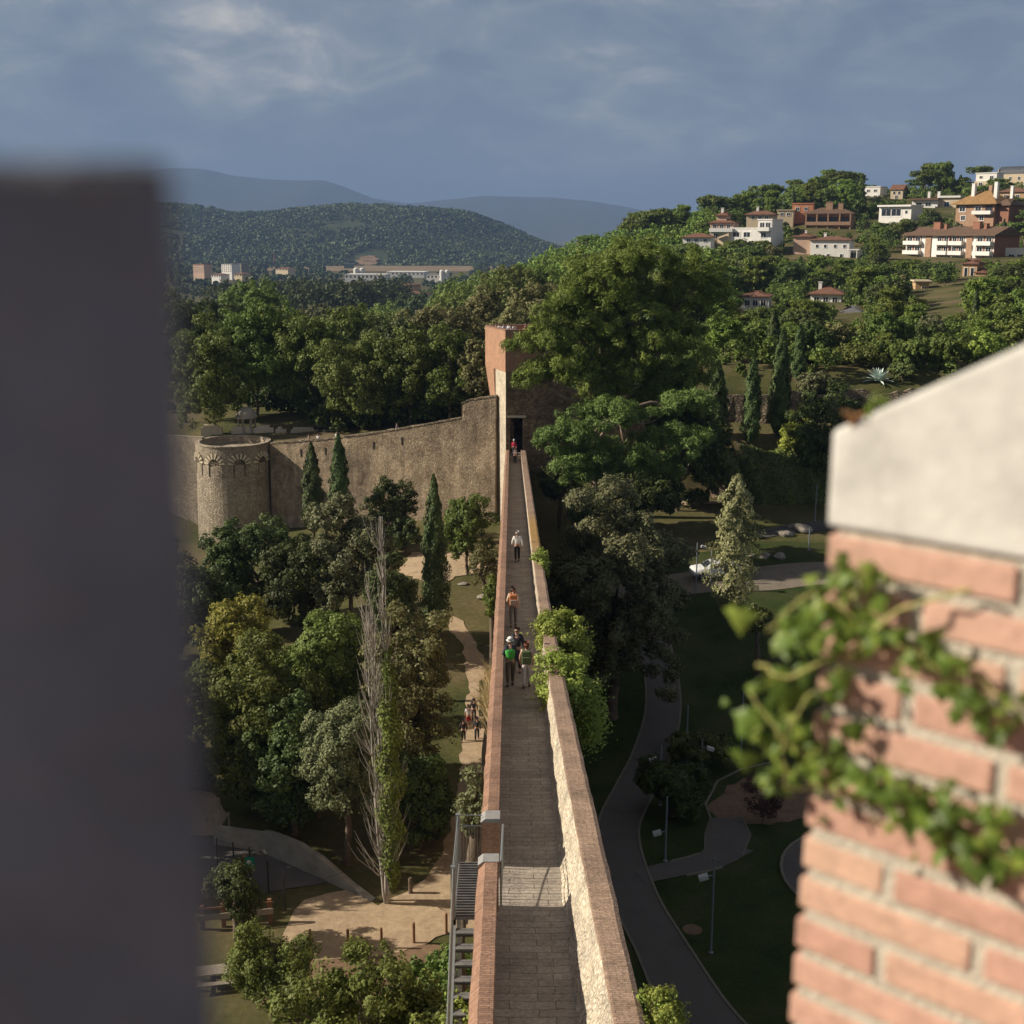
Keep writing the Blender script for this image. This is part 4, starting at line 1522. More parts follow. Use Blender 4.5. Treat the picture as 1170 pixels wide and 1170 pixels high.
b = MB()
jr = random.Random(4)
rows = []
for i in range(41):
    x = 19.0 + i * .7
    yb = 133.0 + .3 * math.sin(x * .4) - (x - 19) * .02
    zt_ = 17.7 + .25 * math.sin(x * .9) + jr.uniform(-.15, .15) + (x - 19) * .03
    rows.append([(x, yb - .5, 12.5), (x, yb - .25 + jr.uniform(-.1, .1), 15.5), (x, yb, zt_), (x, yb + .7, zt_ - .05), (x, yb + .8, 14)])
b.strip(rows)
tag(b.build('terrace_wall', M['terrace'], normals=True), 'rough dry-stone terrace wall behind the cypresses, under the agave', 'wall', kind='thing')
b = MB()
rows = []
for i in range(41):
    x = 27 + i * .6
    yb = 146.0 + .3 * math.sin(x * .6)
    zt_ = 20.4 + jr.uniform(-.12, .12)
    rows.append([(x, yb - .2, 17), (x, yb + jr.uniform(-.1, .1), zt_), (x, yb + .6, zt_), (x, yb + .7, 17)])
b.strip(rows)
tag(b.build('terrace_wall', M['terrace'], normals=True), 'upper dry-stone wall crossing the scrub above the agave', 'wall', kind='thing')
# ------------------------------------------------------------------ houses on the hill
M['roof_tile'] = mat_brick('terracotta_tiles', (.27, .135, .085), (.21, .105, .07), (.13, .07, .05), .3, .22, .02, 'xy', .6, dark=.7)
M['roof_brown'] = mat_brick('brown_tiles', (.20, .13, .085), (.155, .10, .07), (.10, .06, .045), .3, .22, .02, 'xy', .6, dark=.7)
M['roof_orange'] = mat_brick('ochre_tiles', (.40, .24, .10), (.32, .19, .085), (.2, .12, .06), .3, .25, .02, 'xy', .6, dark=.75)
M['roof_grey'] = mat_rough('grey_roofing', (.13, .125, .13), .2, .8)
M['roof_slate'] = mat_rough('dark_slate_roof', (.055, .06, .075), .2, .8, .6)
M['render_white'] = mat_rough('white_render', (.74, .72, .68), .07, .4, .9, .1)
M['render_cream'] = mat_rough('cream_render', (.55, .45, .31), .1, .4, .9, .1)
M['render_pink'] = mat_rough('pinkish_render', (.52, .36, .27), .1, .4, .9, .1)
M['render_ochre'] = mat_rough('ochre_render', (.46, .31, .17), .12, .4, .9, .1)
M['render_orange'] = mat_rough('orange_render', (.50, .22, .12), .1, .4, .9, .1)
M['house_brick'] = mat_brick('house_brick', (.33, .135, .08), (.27, .11, .065), (.3, .2, .15), .3, .09, .014, 'sz', .3, dark=.8)
M['house_brick_pale'] = mat_brick('pale_house_brick', (.42, .25, .16), (.36, .21, .135), (.38, .28, .2), .3, .09, .014, 'sz', .3, dark=.8)
M['shutter'] = mat_rough('brown_shutter', (.12, .06, .04), .15, 3)
M['awning'] = mat_rough('green_awning', (.03, .12, .10), .1, 2)
HOUSE_BOX = []
LAND = []


class House:
    """local frame: x along the front (0 = middle), y away from the viewer, z up from the base"""

    def __init__(self, name, label, cat, px, pyb, Y, wpx, phi=0, phrase=None, top=None, kind='thing', group=None):
        p = at(px, pyb, Y)
        self.sc = (p - Vector((0, 0, CZ))).length / F * 1.0       # metres per photo pixel (about)
        self.W = wpx * self.sc * .86
        az = math.atan2(p.x, p.y)
        self.rz = -az + R(phi)
        self.t = thing(name, label, cat, tuple(p), self.rz, group, kind=kind)
        self.wallp = {}
        self.foot = 9
        HOUSE_BOX.append((px - wpx / 2 - 3, px + wpx / 2 + 3, (top if top else pyb - 14) - 1, pyb + 1 - (.55 * (pyb - (top or pyb - 14)) if Y < 320 else .22 * (pyb - (top or pyb - 14))), Y))
        if phrase:
            LAND.append((phrase, px, pyb - 8))

    def m(self, px):
        return px * self.sc

    def wall(self, x0, x1, y0, y1, z0, z1, mat, name='wall', proud=0):
        b = MB().box(x0, x1, y0, y1, z0 - (self.foot if z0 <= 0 else 0), z1)
        return b.build(name, M[mat], self.t)

    def hip(self, x0, x1, y0, y1, z, h, mat, ov=.6, ridge=None, name='roof'):
        x0 -= ov; x1 += ov; y0 -= ov; y1 += ov
        ym = (y0 + y1) / 2
        in_ = (y1 - y0) / 2 * .9 if ridge is None else ridge
        b = MB()
        e = .22
        vs = [(x0, y0, z - e), (x1, y0, z - e), (x1, y1, z - e), (x0, y1, z - e), (x0, y0, z), (x1, y0, z), (x1, y1, z), (x0, y1, z), (x0 + in_, ym, z + h), (x1 - in_, ym, z + h)]
        b.add(vs, [(3, 2, 1, 0), (0, 1, 5, 4), (1, 2, 6, 5), (2, 3, 7, 6), (3, 0, 4, 7), (4, 5, 9, 8), (5, 6, 9), (6, 7, 8, 9), (7, 4, 8)])
        return b.build(name, M[mat], self.t)

    def shed(self, x0, x1, y0, y1, z0, z1, mat, ov=.5, th=.22):
        """mono-pitch roof, z0 at the front, z1 at the back"""
        x0 -= ov; x1 += ov; y0 -= ov; y1 += ov
        b = MB()
        vs = [(x0, y0, z0), (x1, y0, z0), (x1, y1, z1), (x0, y1, z1)]
        b.add([(x, y, z - th) for x, y, z in vs] + vs, [(3, 2, 1, 0), (4, 5, 6, 7), (0, 1, 5, 4), (1, 2, 6, 5), (2, 3, 7, 6), (3, 0, 4, 7)])
        return b.build('roof', M[mat], self.t)

    def flat(self, x0, x1, y0, y1, z, mat, th=.35, ov=.25):
        b = MB().box(x0 - ov, x1 + ov, y0 - ov, y1 + ov, z + .003, z + th)
        b.box(x0 - ov + .3, x1 + ov - .3, y0 - ov + .3, y1 + ov - .3, z + th - .05, z + th + .003)
        return b.build('roof', M[mat], self.t)

    def win(self, x, z, w, h, y=0, side=None, shut=False, frame='white_paint', door=False):
        """window with a frame, pane set back in it; side 'l' or 'r' puts it on an end wall at x"""
        e = .06
        b = MB()
        def bx(a0, a1, c0, c1, d0, d1):
            if side:
                sg = -1 if side == 'l' else 1
                xs = sorted((x + sg * d0, x + sg * d1))
                b.box(xs[0], xs[1], y + a0, y + a1, c0, c1)
            else:
                b.box(x + a0, x + a1, y - d1, y - d0, c0, c1)
        f = max(.10, w * .09)
        bx(-w / 2, w / 2, z, z + f, .003, .09)
        bx(-w / 2, w / 2, z + h - f, z + h, .003, .09)
        bx(-w / 2, -w / 2 + f, z + f, z + h - f, .003, .085)
        bx(w / 2 - f, w / 2, z + f, z + h - f, .003, .085)
        if w > 1.0:
            bx(-.04, .04, z + f, z + h - f, .003, .08)
        o = b.build('door' if door else 'window', M[frame], self.t)
        b = MB()
        bx(-w / 2 + f, w / 2 - f, z + f, z + h - f, .003, .035)
        b.build('pane', M['shutter'] if shut else M['glass'], o)
        return o

    def loggia(self, x0, x1, z0, z1, depth, mat_in='house_brick', y=0, rail='render_white', railh=.95):
        """recess look: dark inset box with slab and solid white balustrade standing proud"""
        b = MB().box(x0, x1, y - depth, y, z0 - .2, z0)
        o = b.build('balcony', M[rail], self.t)
        b = MB()
        b.box(x0, x1, y - depth, y - depth + .12, z0 + .003, z0 + railh)
        b.box(x0, x0 + .12, y - depth + .123, y - .003, z0 + .003, z0 + railh)
        b.box(x1 - .12, x1, y - depth + .123, y - .003, z0 + .003, z0 + railh)
        b.build('balustrade', M[rail], o)

    def chim(self, x, y, z0, z1, w=.9, d=.9, mat='house_brick', roof=None):
        b = MB().box(x - w / 2, x + w / 2, y - d / 2, y + d / 2, z0, z1)
        b.box(x - w / 2 - .1, x + w / 2 + .1, y - d / 2 - .1, y + d / 2 + .1, z1 + .003, z1 + .15)
        b.build('chimney', M[mat], roof or self.t)


def frontrow(h, xs, z, w, hh, y=0, **k):
    for x in xs:
        h.win(x, z, w, hh, y, **k)


# A white modern villa
h = House('modern_villa', 'white cubic modern villa with a taller end block, beside the balconied pink house', 'house', 858, 275, 395, 58, -22, 'white cubic villa', 252)
a = h.W / 2
h.wall(-a, a * .1, 0, 9, 0, 3.6, 'render_white'); h.flat(-a, a * .1, 0, 9, 3.6, 'render_white', .4, .1)
h.wall(-a - 3.5, -a - .02, -1.0, 8, 0, 3.0, 'render_cream'); h.flat(-a - 3.5, -a - .3, -1.0, 8, 3.0, 'render_white', .3, .1)
h.wall(a * .102, a, -1.5, 9, 0, 3.1, 'render_white')
h.wall(a * .35, a, -1.0, 8, 3.1, 6.2, 'render_white', 'upper_wall'); h.flat(a * .35, a, -1.0, 8, 6.2, 'render_white', .35, .15)
h.flat(a * .102, a * .35, -1.5, 9, 3.1, 'render_white', .3, .0)
frontrow(h, [-a * .7, -a * .2], .9, 2.6, 1.9)
frontrow(h, [a * .55, a * .82], 3.9, 1.7, 1.7, -1.0)
h.win(a * .65, .8, 1.9, 1.8, -1.5)
h.loggia(a * .36, a * .98, 3.1, 4, 2.2, y=-1.0)
# B pink house with stacked balconies
h = House('balconied_house', 'pinkish house with stacked balconies and low tiled roofs at the ridge end', 'house', 824, 275, 400, 30, -12, 'pink balconied house', 247)
a = h.W / 2
h.wall(-a, a, 0, 9, 0, 5.6, 'render_pink'); r = h.hip(-a, a, 0, 9, 5.6, 1.5, 'roof_tile')
h.wall(-a * .55, a * .3, 1.5, 8, 5.6, 7.9, 'render_pink', 'upper_wall'); r = h.hip(-a * .55, a * .3, 1.5, 8, 7.9, 1.2, 'roof_tile')
h.chim(-a * .2, 4, 8.4, 10, .8, .8, 'render_white', r)
frontrow(h, [-a * .6, 0, a * .6], 3.4, 1.3, 1.6); h.loggia(-a, a, 2.9, 5, 1.4)
frontrow(h, [-a * .5, a * .4], .5, 1.5, 1.9)
o = MB().box(-a, a * .2, -2.6, -1.5, 2.2, 2.35).build('awning', M['awning'], h.t)
# B2 low tiled annex
h = House('low_house', 'low tile-roofed white outbuilding downhill of the pink balconied house', 'house', 796, 280, 388, 36, -10, None, 271)
a = h.W / 2
h.wall(-a, a, 0, 7, 0, 2.4, 'render_white'); h.hip(-a, a, 0, 7, 2.4, 1.2, 'roof_tile')
frontrow(h, [-a * .6, -.2, a * .6], .8, 1.2, 1.1)
# C brown brick row with loggias
h = House('brick_row_house', 'two-storey pale brick double house with deep loggias and two chimneys', 'house', 945, 269, 430, 56, -8, 'loggia double house', 238)
a = h.W / 2
h.wall(-a, a, 1.8, 11, 0, 7.2, 'house_brick_pale'); r = h.hip(-a, a, 1.5, 11, 7.3, 2.0, 'roof_brown', .9)
for x in (-a, -a * .52, -.2, a * .48, a - .4):
    h.wall(x, x + .4, -.0, 1.79, 0, 7.05, 'house_brick_pale', 'pier')
frontrow(h, [-a * .76, -a * .27, a * .23, a * .73], 4.3, 3.0, 1.9, 1.8, shut=False, frame='shutter')
frontrow(h, [-a * .76, -a * .27, a * .23, a * .73], .6, 2.8, 2.0, 1.8, frame='shutter')
h.loggia(-a, a, 3.6, 5, .4, rail='house_brick_pale', y=.0)
h.loggia(-a, a, 0.1, 1, .4, rail='house_brick_pale', y=.0, railh=.7)
h.chim(-a * .05, 5, 8, 11.0, 2.2, 1.4, 'house_brick_pale', r); h.chim(a * .45, 5, 8, 10.6, 1.6, 1.2, 'house_brick_pale', r)
# D white house with red-edged roof below C
h = House('white_house', 'long white house with red eaves and a covered porch at its end', 'house', 942, 298, 385, 82, -10, 'long white house', 268)
a = h.W / 2
h.wall(-a * .45, a * .72, 0, 9, 0, 6.3, 'render_white'); r = h.hip(-a * .45, a * .72, 0, 9, 6.3, 1.0, 'roof_tile')
h.wall(-a, -a * .452, 1, 9, 0, 7.3, 'render_pink'); h.hip(-a, -a * .452, 1, 9, 7.3, 1.0, 'roof_tile')
h.wall(a * .722, a, 1, 8, 0, 3.2, 'render_white'); h.flat(a * .722, a, 0, 8, 3.2, 'render_white')
for x in (a * .75, a * .96):
    h.wall(x - .15, x + .15, -.2, .2, 0, 3.2, 'render_white', 'pillar')
frontrow(h, [-a * .25, 0.0, a * .3, a * .58], 3.8, .9, 1.1)
frontrow(h, [-a * .3, a * .1, a * .5], .9, 1.0, 1.2)
h.win(a * .86, .7, 2.0, 2.0, 1)
h.chim(-a * .1, 5, 6.8, 8.2, .8, .8, 'render_white', r)
h.chim(-a * .7, 5, 7.8, 8.9, .6, .6, 'render_white', r)
# E white flat modern house
h = House('flat_roofed_house', 'low white flat-roofed house with two wide dark windows', 'house', 1022, 252, 435, 42, -25, 'flat white house', 234)
a = h.W / 2
h.wall(-a, a, 0, 9, 0, 4.6, 'render_white'); h.flat(-a, a, -.8, 9, 4.6, 'render_white', .6, .3)
h.win(-a * .55, 1.2, 4.0, 2.9); h.win(a * .08, 1.2, 4.0, 2.9)
h.win(a * .7, 2.2, 1.0, 1.2)
# F long low flat house behind
h = House('long_low_house', 'long low house with brown fascia and white parapets behind the flat white house', 'house', 1068, 240, 470, 56, -14, None, 225)
a = h.W / 2
h.wall(-a, a * .1, 0, 8, 0, 3.6, 'render_white'); h.flat(-a, a * .1, -.9, 8, 3.6, 'roof_brown', .7, .5)
h.wall(a * .102, a, 1.5, 9, 0, 4.4, 'render_cream'); h.flat(a * .102, a, 1.0, 9, 4.4, 'render_white', .7, .2)
frontrow(h, [-a * .7, -a * .3], .8, 2.4, 2.0); h.loggia(-a * .55, a * .05, .4, 2, 1.6)
h.win(a * .45, 1, 2.2, 2.1, 1.5)
for x in (-a * .4, a * .02):
    h.chim(x, 4, 4.2, 6.6, .9, .9, 'render_white')
# G big brick house with ochre pyramid roof
h = House('brick_villa', 'big brick villa under a broad ochre hipped roof with tall white chimneys', 'house', 1118, 254, 415, 70, -30, 'ochre-roofed villa', 221)
a = h.W / 2
h.wall(-a * .9, a * .55, 0, 11, 0, 5.8, 'house_brick_pale'); r = h.hip(-a * .92, a * .6, -.5, 11, 5.9, 4.2, 'roof_orange', 1.0)
h.wall(a * .552, a, 1.5, 11, 0, 5.2, 'house_brick'); r2 = h.hip(a * .45, a, 1.5, 11.2, 5.4, 3.0, 'roof_brown', .9)
frontrow(h, [-a * .65, -a * .05], 3.3, 2.4, 1.8); h.win(a * .35, 3.0, 2.6, 2.3, frame='shutter')
frontrow(h, [-a * .6, a * .1], .5, 1.8, 1.8)
h.loggia(-a * .2, a * .5, 2.7, 4, 1.5)
h.chim(-a * .45, 3, 6.5, 12.3, 1.1, 1.1, 'render_white', r); h.chim(a * .42, 2.5, 6.5, 12.6, 1.1, 1.1, 'render_white', r); h.chim(-a * .05, 7, 9, 11.8, 1.2, 1, 'house_brick_pale', r)
h.chim(a * .86, 5, 7, 11.3, .9, .9, 'render_white', r2)
# H apartments
h = House('apartment_block', 'long three-bay apartment block with white balconies, brown roof and brick end wall', 'building', 1082, 303, 372, 116, -38, 'balconied apartment block', 267)
a = h.W / 2 * 1.12
h.wall(-a, a, 0, 11, 0, 8.6, 'render_white')
h.wall(a + .003, a + .2, -.1, 11.1, 0, 8.6, 'house_brick', 'end_wall')
r = h.hip(-a, a, -.3, 11.2, 8.7, 2.4, 'roof_brown', .9, .02)
bays = [(-a, -a * .62), (-a * .28, a * .02), (a * .06, a * .36), (a * .6, a * .98)]
for (x0, x1) in bays:
    for z in (.4, 3.2, 6.0):
        h.wall(x0 + .15, x1 - .15, -.06, -.004, z, z + 2.35, 'house_brick', 'bay_panel')
        h.loggia(x0, x1, z, z + 2, 1.5, railh=.95)
        n = 2
        for k in range(n):
            h.win(x0 + (x1 - x0) * (k + .5) / n, z + .15, (x1 - x0) * .36, 2.1, -.066)
for x in (-a * .46, a * .47):
    h.wall(x - 1.0, x + 1.0, -.35, -.003, 0, 8.5, 'house_brick_pale', 'brick_pier')
h.wall(a * .035, a * .045, -.6, -.003, 0, 8.4, 'house_brick', 'party_wall')
for x, w in ((-a * .47, 2.4), (-a * .27, .9), (a * .42, 2.4), (a * .62, .9)):
    h.chim(x, 4.0, 8.9, 12.3 if w > 2 else 11.8, w, 1.3, 'house_brick', r)
# I summit hall and white block
h = House('summit_hall', 'beige hall with a dark barrel roof on top of the hill', 'building', 1154, 209, 545, 34, -20, 'barrel-roofed hall', 192)
a = h.W / 2
h.wall(-a, a, 0, 9, 0, 3.6, 'render_cream')
b = MB()
rows = []
for x in (-a + .5, a - 1):
    rows.append([(x, 1 + 3.5 - 3.5 * math.cos(t), 3.6 + 3.4 * math.sin(t)) for t in np.linspace(0, math.pi, 13)])
b.strip(rows)
b.f.append(tuple(range(13))); b.m.append(0)
b.f.append(tuple(range(25, 12, -1))); b.m.append(0)
b.build('roof', M['roof_slate'], h.t, normals=True)
h.wall(-a + .2, -a + .49, 1, 8, 3.6, 6.0, 'render_cream', 'gable_wall')
frontrow(h, [-a * .6, 0, a * .6], 1.0, 1.3, 1.6)
h = House('white_block', 'white box-shaped house just downhill of the barrel-roofed hall', 'house', 1126, 214, 535, 25, -20, None, 198)
a = h.W / 2
h.wall(-a, a, 0, 8, 0, 5.6, 'render_white'); h.flat(-a, a, 0, 8, 5.6, 'render_white')
h.wall(-a * .9, a * .4, -2.5, -.003, 0, 2.4, 'render_cream', 'annex_wall')
frontrow(h, [-a * .5, a * .5], 3.4, 1.6, 1.3); h.win(-a * .3, .6, 1.8, 1.4, -2.5)
# more houses along the top
h = House('cream_house', 'small cream gabled house on the skyline between cedars', 'house', 1024, 229, 500, 15, -15, None, 214)
a = h.W / 2
h.wall(-a, a, 0, 7, 0, 4.2, 'render_cream'); h.hip(-a, a, 0, 7, 4.2, 1.9, 'roof_tile', .4, .05); frontrow(h, [-a * .4, a * .4], 2.2, 1.0, 1.3); h.win(0, .3, 1.2, 1.7)
h = House('white_house', 'white flat-roofed house on the skyline beside the tall conifer', 'house', 996, 228, 510, 20, -20, None, 213)
a = h.W / 2
h.wall(-a, a, 0, 8, 0, 4.8, 'render_white'); h.flat(-a, a, 0, 8, 4.8, 'render_white', .3, .2); frontrow(h, [-a * .5, a * .4], 2.8, 1.5, 1.2); frontrow(h, [-a * .5, a * .4], .4, 1.5, 1.3)
h = House('orange_house', 'flat orange-walled house behind the loggia double house', 'house', 917, 245, 445, 26, -5, None, 235)
a = h.W / 2
h.wall(-a, a, 0, 7, 0, 3.6, 'render_orange'); h.flat(-a, a, 0, 7, 3.6, 'render_orange', .3, .2); frontrow(h, [-a * .5, a * .3], 1.2, 1.4, 1.3)
h = House('cream_house', 'low cream house with a flat roof between dark cypress and white villa', 'house', 897, 250, 440, 20, -5, None, 240)
a = h.W / 2
h.wall(-a, a, 0, 7, 0, 2.8, 'render_cream'); h.flat(-a, a, 0, 7, 2.8, 'render_cream', .3, .3); frontrow(h, [-a * .4, a * .4], .9, 1.4, 1.2)
h = House('red_roofed_house', 'house with a low red tiled roof directly behind the white cubic villa', 'house', 868, 254, 425, 34, -10, None, 246)
a = h.W / 2
h.wall(-a, a, 0, 8, 0, 2.6, 'render_cream'); r = h.hip(-a, a, 0, 8, 2.6, 1.5, 'roof_tile', .7); h.chim(-a * .3, 3, 3, 5, .8, .8, 'render_white', r); frontrow(h, [-a * .5, 0, a * .5], .9, 1.2, 1.2)
h = House('ochre_villa', 'ochre house with tall window strips below the apartment block end', 'house', 1112, 333, 300, 30, -12, 'ochre house', 300)
a = h.W / 2
h.wall(-a, a * .15, 0, 8, 0, 6.6, 'render_ochre'); h.hip(-a, a * .15, 0, 8, 6.6, 1.0, 'roof_tile', .5)
h.wall(a * .152, a, -1.2, 8, 0, 4.6, 'render_ochre'); h.hip(a * .152, a, -1.2, 8, 4.6, .9, 'roof_tile', .4)
frontrow(h, [-a * .7, -a * .2], 3.4, .9, 2.2); h.win(a * .58, 1.4, 1.6, 2.2, -1.2); h.win(-a * .4, .4, 1.6, 1.8)
h = House('ochre_block', 'narrow ochre tower-like house with flat roof among the trees', 'house', 1052, 350, 280, 16, 8, 'narrow ochre tower house', 321)
a = h.W / 2
h.wall(-a, a, 0, 5, 0, 5.4, 'render_ochre'); h.flat(-a, a, -.5, 5, 5.4, 'render_cream', .3, .5); h.win(a * .3, 2.4, 1.1, 2.0); h.win(-a * .3, .3, 1.2, 1.7)
h = House('ochre_house', 'low ochre house with arched ground floor glimpsed between trees', 'house', 1078, 366, 262, 32, 5, None, 342)
a = h.W / 2
h.wall(-a, a, 0, 7, 0, 3.6, 'render_ochre'); h.hip(-a, a, 0, 7, 3.6, 1.0, 'roof_tile', .5); frontrow(h, [-a * .6, 0, a * .6], .7, 1.3, 1.9)
h = House('red_roofed_house', 'house with a broad red hipped roof half sunk in the pine wood', 'house', 943, 350, 268, 38, -6, 'red hipped roof', 333)
a = h.W / 2
h.wall(-a, a, 0, 8, 0, 2.7, 'render_white'); r = h.hip(-a, a, 0, 8, 2.7, 1.5, 'roof_tile', .6); h.chim(-a * .5, 3, 3.2, 4.9, .7, .7, 'render_white', r); frontrow(h, [-a * .6, 0, a * .6], .8, 1.2, 1.2)
h = House('grey_roofed_house', 'small cream house with a grey hipped roof and one wide window', 'house', 972, 374, 235, 26, -4, 'grey-roofed house', 351)
a = h.W / 2
h.wall(-a, a, 0, 6, 0, 2.6, 'render_cream'); h.hip(-a, a, 0, 6, 2.6, 1.3, 'roof_grey', .5); h.win(0, .7, 2.4, 1.2)
h = House('white_house', 'white two-storey house screened by tall pine trunks', 'house', 862, 368, 262, 34, -5, 'screened white house', 336)
a = h.W / 2
h.wall(-a, a, 0, 8, 0, 5.4, 'render_white'); h.hip(-a, a, 0, 8, 5.4, .9, 'roof_tile', .4); frontrow(h, [-a * .6, 0, a * .6], 3.3, 1.2, 1.3); frontrow(h, [-a * .6, 0, a * .6], .6, 1.4, 1.6)
h = House('garden_wall_house', 'low white garage with railing at the far edge beyond the apartment block', 'house', 1160, 300, 360, 26, -10, None, 283)
a = h.W / 2
h.wall(-a, a, 0, 7, 0, 3.2, 'render_white'); h.flat(-a, a, 0, 7, 3.2, 'render_white', .9, .05); frontrow(h, [-a * .4, a * .4], .5, 1.8, 1.9)
h = House('brick_house', 'dark brick house at the far edge below the barrel-roofed hall', 'house', 1156, 232, 480, 30, -15, None, 216)
a = h.W / 2
h.wall(-a, a, 0, 8, 0, 4.2, 'render_ochre'); h.hip(-a, a, 0, 8, 4.2, 1.6, 'roof_tile', .6); frontrow(h, [-a * .5, a * .4], 1.6, 1.5, 1.5)

# ------------------------------------------------------------------ the valley floor: blocks and sheds
def far_house(name, label, cat, px, pyb, Y, wpx, hpx, mat, roof, rows_, cols, rh=0, phi=-45, d=14):
    hh = House(name, label, cat, px, pyb, Y, wpx, phi, None, pyb - hpx)
    a = hh.W / 2
    H = hpx * hh.sc
    hh.wall(-a, a, 0, d, 0, H, mat)
    if rh:
        hh.hip(-a, a, 0, d, H, rh, roof, .8)
    else:
        hh.flat(-a, a, 0, d, H, roof, .5, .2)
    for i in range(cols):
        for j in range(rows_):
            hh.win(-a + 2 * a * (i + .5) / cols, H * (j + .3) / rows_, 2 * a / cols * .5, H / rows_ * .5, shut=False, frame='render_cream')
    return hh


far_house('apartment_block', 'pinkish-orange apartment block on the valley floor near the dark merlon', 'building', 227, 312, 1500, 19, 9, 'render_pink', 'roof_tile', 4, 6)
far_house('apartment_block', 'pale grey apartment block on the valley floor beside the orange one', 'building', 259, 311, 1520, 18, 8.5, 'render_white', 'roof_grey', 4, 5)
far_house('apartment_block', 'slimmer grey apartment block at the end of the valley row', 'building', 273, 311, 1540, 9, 9, 'concrete', 'roof_grey', 4, 3)
far_house('valley_house', 'low white house in front of the orange valley block', 'house', 247, 318, 1440, 16, 4, 'render_white', 'roof_tile', 1, 4, 1.4)
far_house('valley_house', 'low pale house at the foot of the grey valley blocks', 'house', 272, 317, 1440, 14, 4, 'render_cream', 'roof_tile', 1, 3, 1.4)
far_house('valley_house', 'small cream valley house with red roof by the forest edge', 'house', 322, 310, 1700, 22, 3, 'render_cream', 'roof_tile', 1, 4, 1.5)
far_house('industrial_shed', 'long white industrial shed on the plain under the quarry hill', 'shed', 417, 319, 1650, 54, 5, 'render_white', 'render_white', 1, 10, 0, -14, 30)
far_house('industrial_shed', 'second white industrial shed with a grey-white roof, further along the plain', 'shed', 463, 315, 1800, 50, 4, 'render_white', 'render_white', 1, 9, 0, -14, 34)
far_house('industrial_shed', 'short white shed beside the round silos', 'shed', 496, 319, 1600, 20, 5, 'render_white', 'concrete', 1, 4, 0, -14, 20)
far_house('blue_shed', 'small blue-walled shed on the field edge below the quarry', 'shed', 399, 306, 2250, 13, 4, 'awning', 'roof_grey', 1, 3, 0, 0, 20)
for i, (px, lab) in enumerate([(505, 'round white silo next to the short shed'), (511, 'second round white silo, on the outer side of the pair'), (407, 'small white storage tank by the long industrial shed'), (414, 'larger white storage tank by the long industrial shed')]):
    p = at(px, 319 if i < 2 else 311, 1590 if i < 2 else 1900)
    r_ = 3.0 if i < 2 else 4.0
    hh_ = 10 if i < 2 else 5
    o = MB().lathe([(r_, -8), (r_, hh_), (r_ * .6, hh_ + 1.4), (.01, hh_ + 1.8)], tuple(p), 18).build('storage_tank', M['render_white'], normals=True)
    tag(o, lab, 'tank', 'white tanks on the plain')
far_house('cream_block', 'cream apartment house with red roofs in the gap between the woods', 'building', 467, 345, 900, 32, 9, 'render_cream', 'roof_tile', 3, 7, 1.6, -40)
far_house('ochre_block', 'ochre upper house stepping up behind the cream apartment house', 'building', 461, 334, 960, 18, 8, 'render_ochre', 'roof_tile', 2, 4, 1.4, -40)
far_house('valley_house', 'pale low roof glimpsed in the trees under the cream apartment house', 'house', 459, 384, 330, 18, 6, 'render_cream', 'roof_grey', 1, 3, .8)
far_house('valley_house', 'little white house in the trees beyond the gate tower', 'house', 480, 362, 560, 12, 5, 'render_white', 'roof_tile', 1, 3, 1.0)
# thin transmission mast
p = at(314, 304, 2350)
b = MB()
for sx in (-1, 1):
    b.tube([(p.x + sx * 2.5, p.y, p.z - 5), (p.x, p.y, p.z + 26)], .5, 4)
for k in range(5):
    w = 2.5 * (1 - k / 6)
    b.tube([(p.x - w, p.y, p.z + 4.4 * k), (p.x + w * .8, p.y, p.z + 4.4 * (k + 1))], .3, 4)
tag(b.build('pylon', M['house_brick']), 'thin reddish lattice mast against the far wooded hill', 'mast')

# ------------------------------------------------------------------ parked car
p = hit(812, 660)
car = thing('parked_car', 'white hatchback parked on the lane, half hidden by the poplar', 'car', tuple(p + Vector((.35, 0, .07))), R(6))
st_ = [(-2.1, .70, .42, .72, .72, .60), (-1.95, .82, .28, .86, .86, .70), (-1.45, .87, .22, .93, .93, .74), (-1.05, .88, .22, .98, 1.0, .74), (-.55, .89, .22, 1.0, 1.36, .66), (-.1, .89, .22, 1.01, 1.5, .62), (.6, .89, .22, 1.02, 1.53, .62), (1.2, .89, .22, 1.03, 1.47, .62), (1.65, .87, .24, 1.04, 1.3, .62), (1.95, .82, .3, 1.02, 1.06, .66), (2.08, .74, .42, .9, .9, .64)]
rows, wl, wr_ = [], [], []
for x, w, z0, zb_, zr_, wr in st_:
    zm_ = (z0 + zb_) / 2
    rows.append([(x, -w + .06, z0), (x, -w, zm_), (x, -w + .03, zb_), (x, -wr, zr_), (x, wr, zr_), (x, w - .03, zb_), (x, w, zm_), (x, w - .06, z0)])
b = MB().strip(rows, closed=True)
b.f.append(tuple(range(8))); b.m.append(0)
k = len(rows) * 8 - 8
b.f.append(tuple(k + i for i in range(7, -1, -1))); b.m.append(0)
M['car_paint'] = mat_rough('white_car_paint', (.72, .73, .75), .02, 1, .25, 0)
M['tyre'] = mat_rough('tyre_rubber', (.02, .02, .02), .1, 8, .9, 0)
M['lampglass'] = mat_rough('headlamp_glass', (.55, .57, .6), .05, 3, .1, 0)
M['redlens'] = mat_rough('red_lens', (.35, .02, .02), .05, 3, .2, 0)
b.build('body', M['car_paint'], car, normals=True, smooth=True)
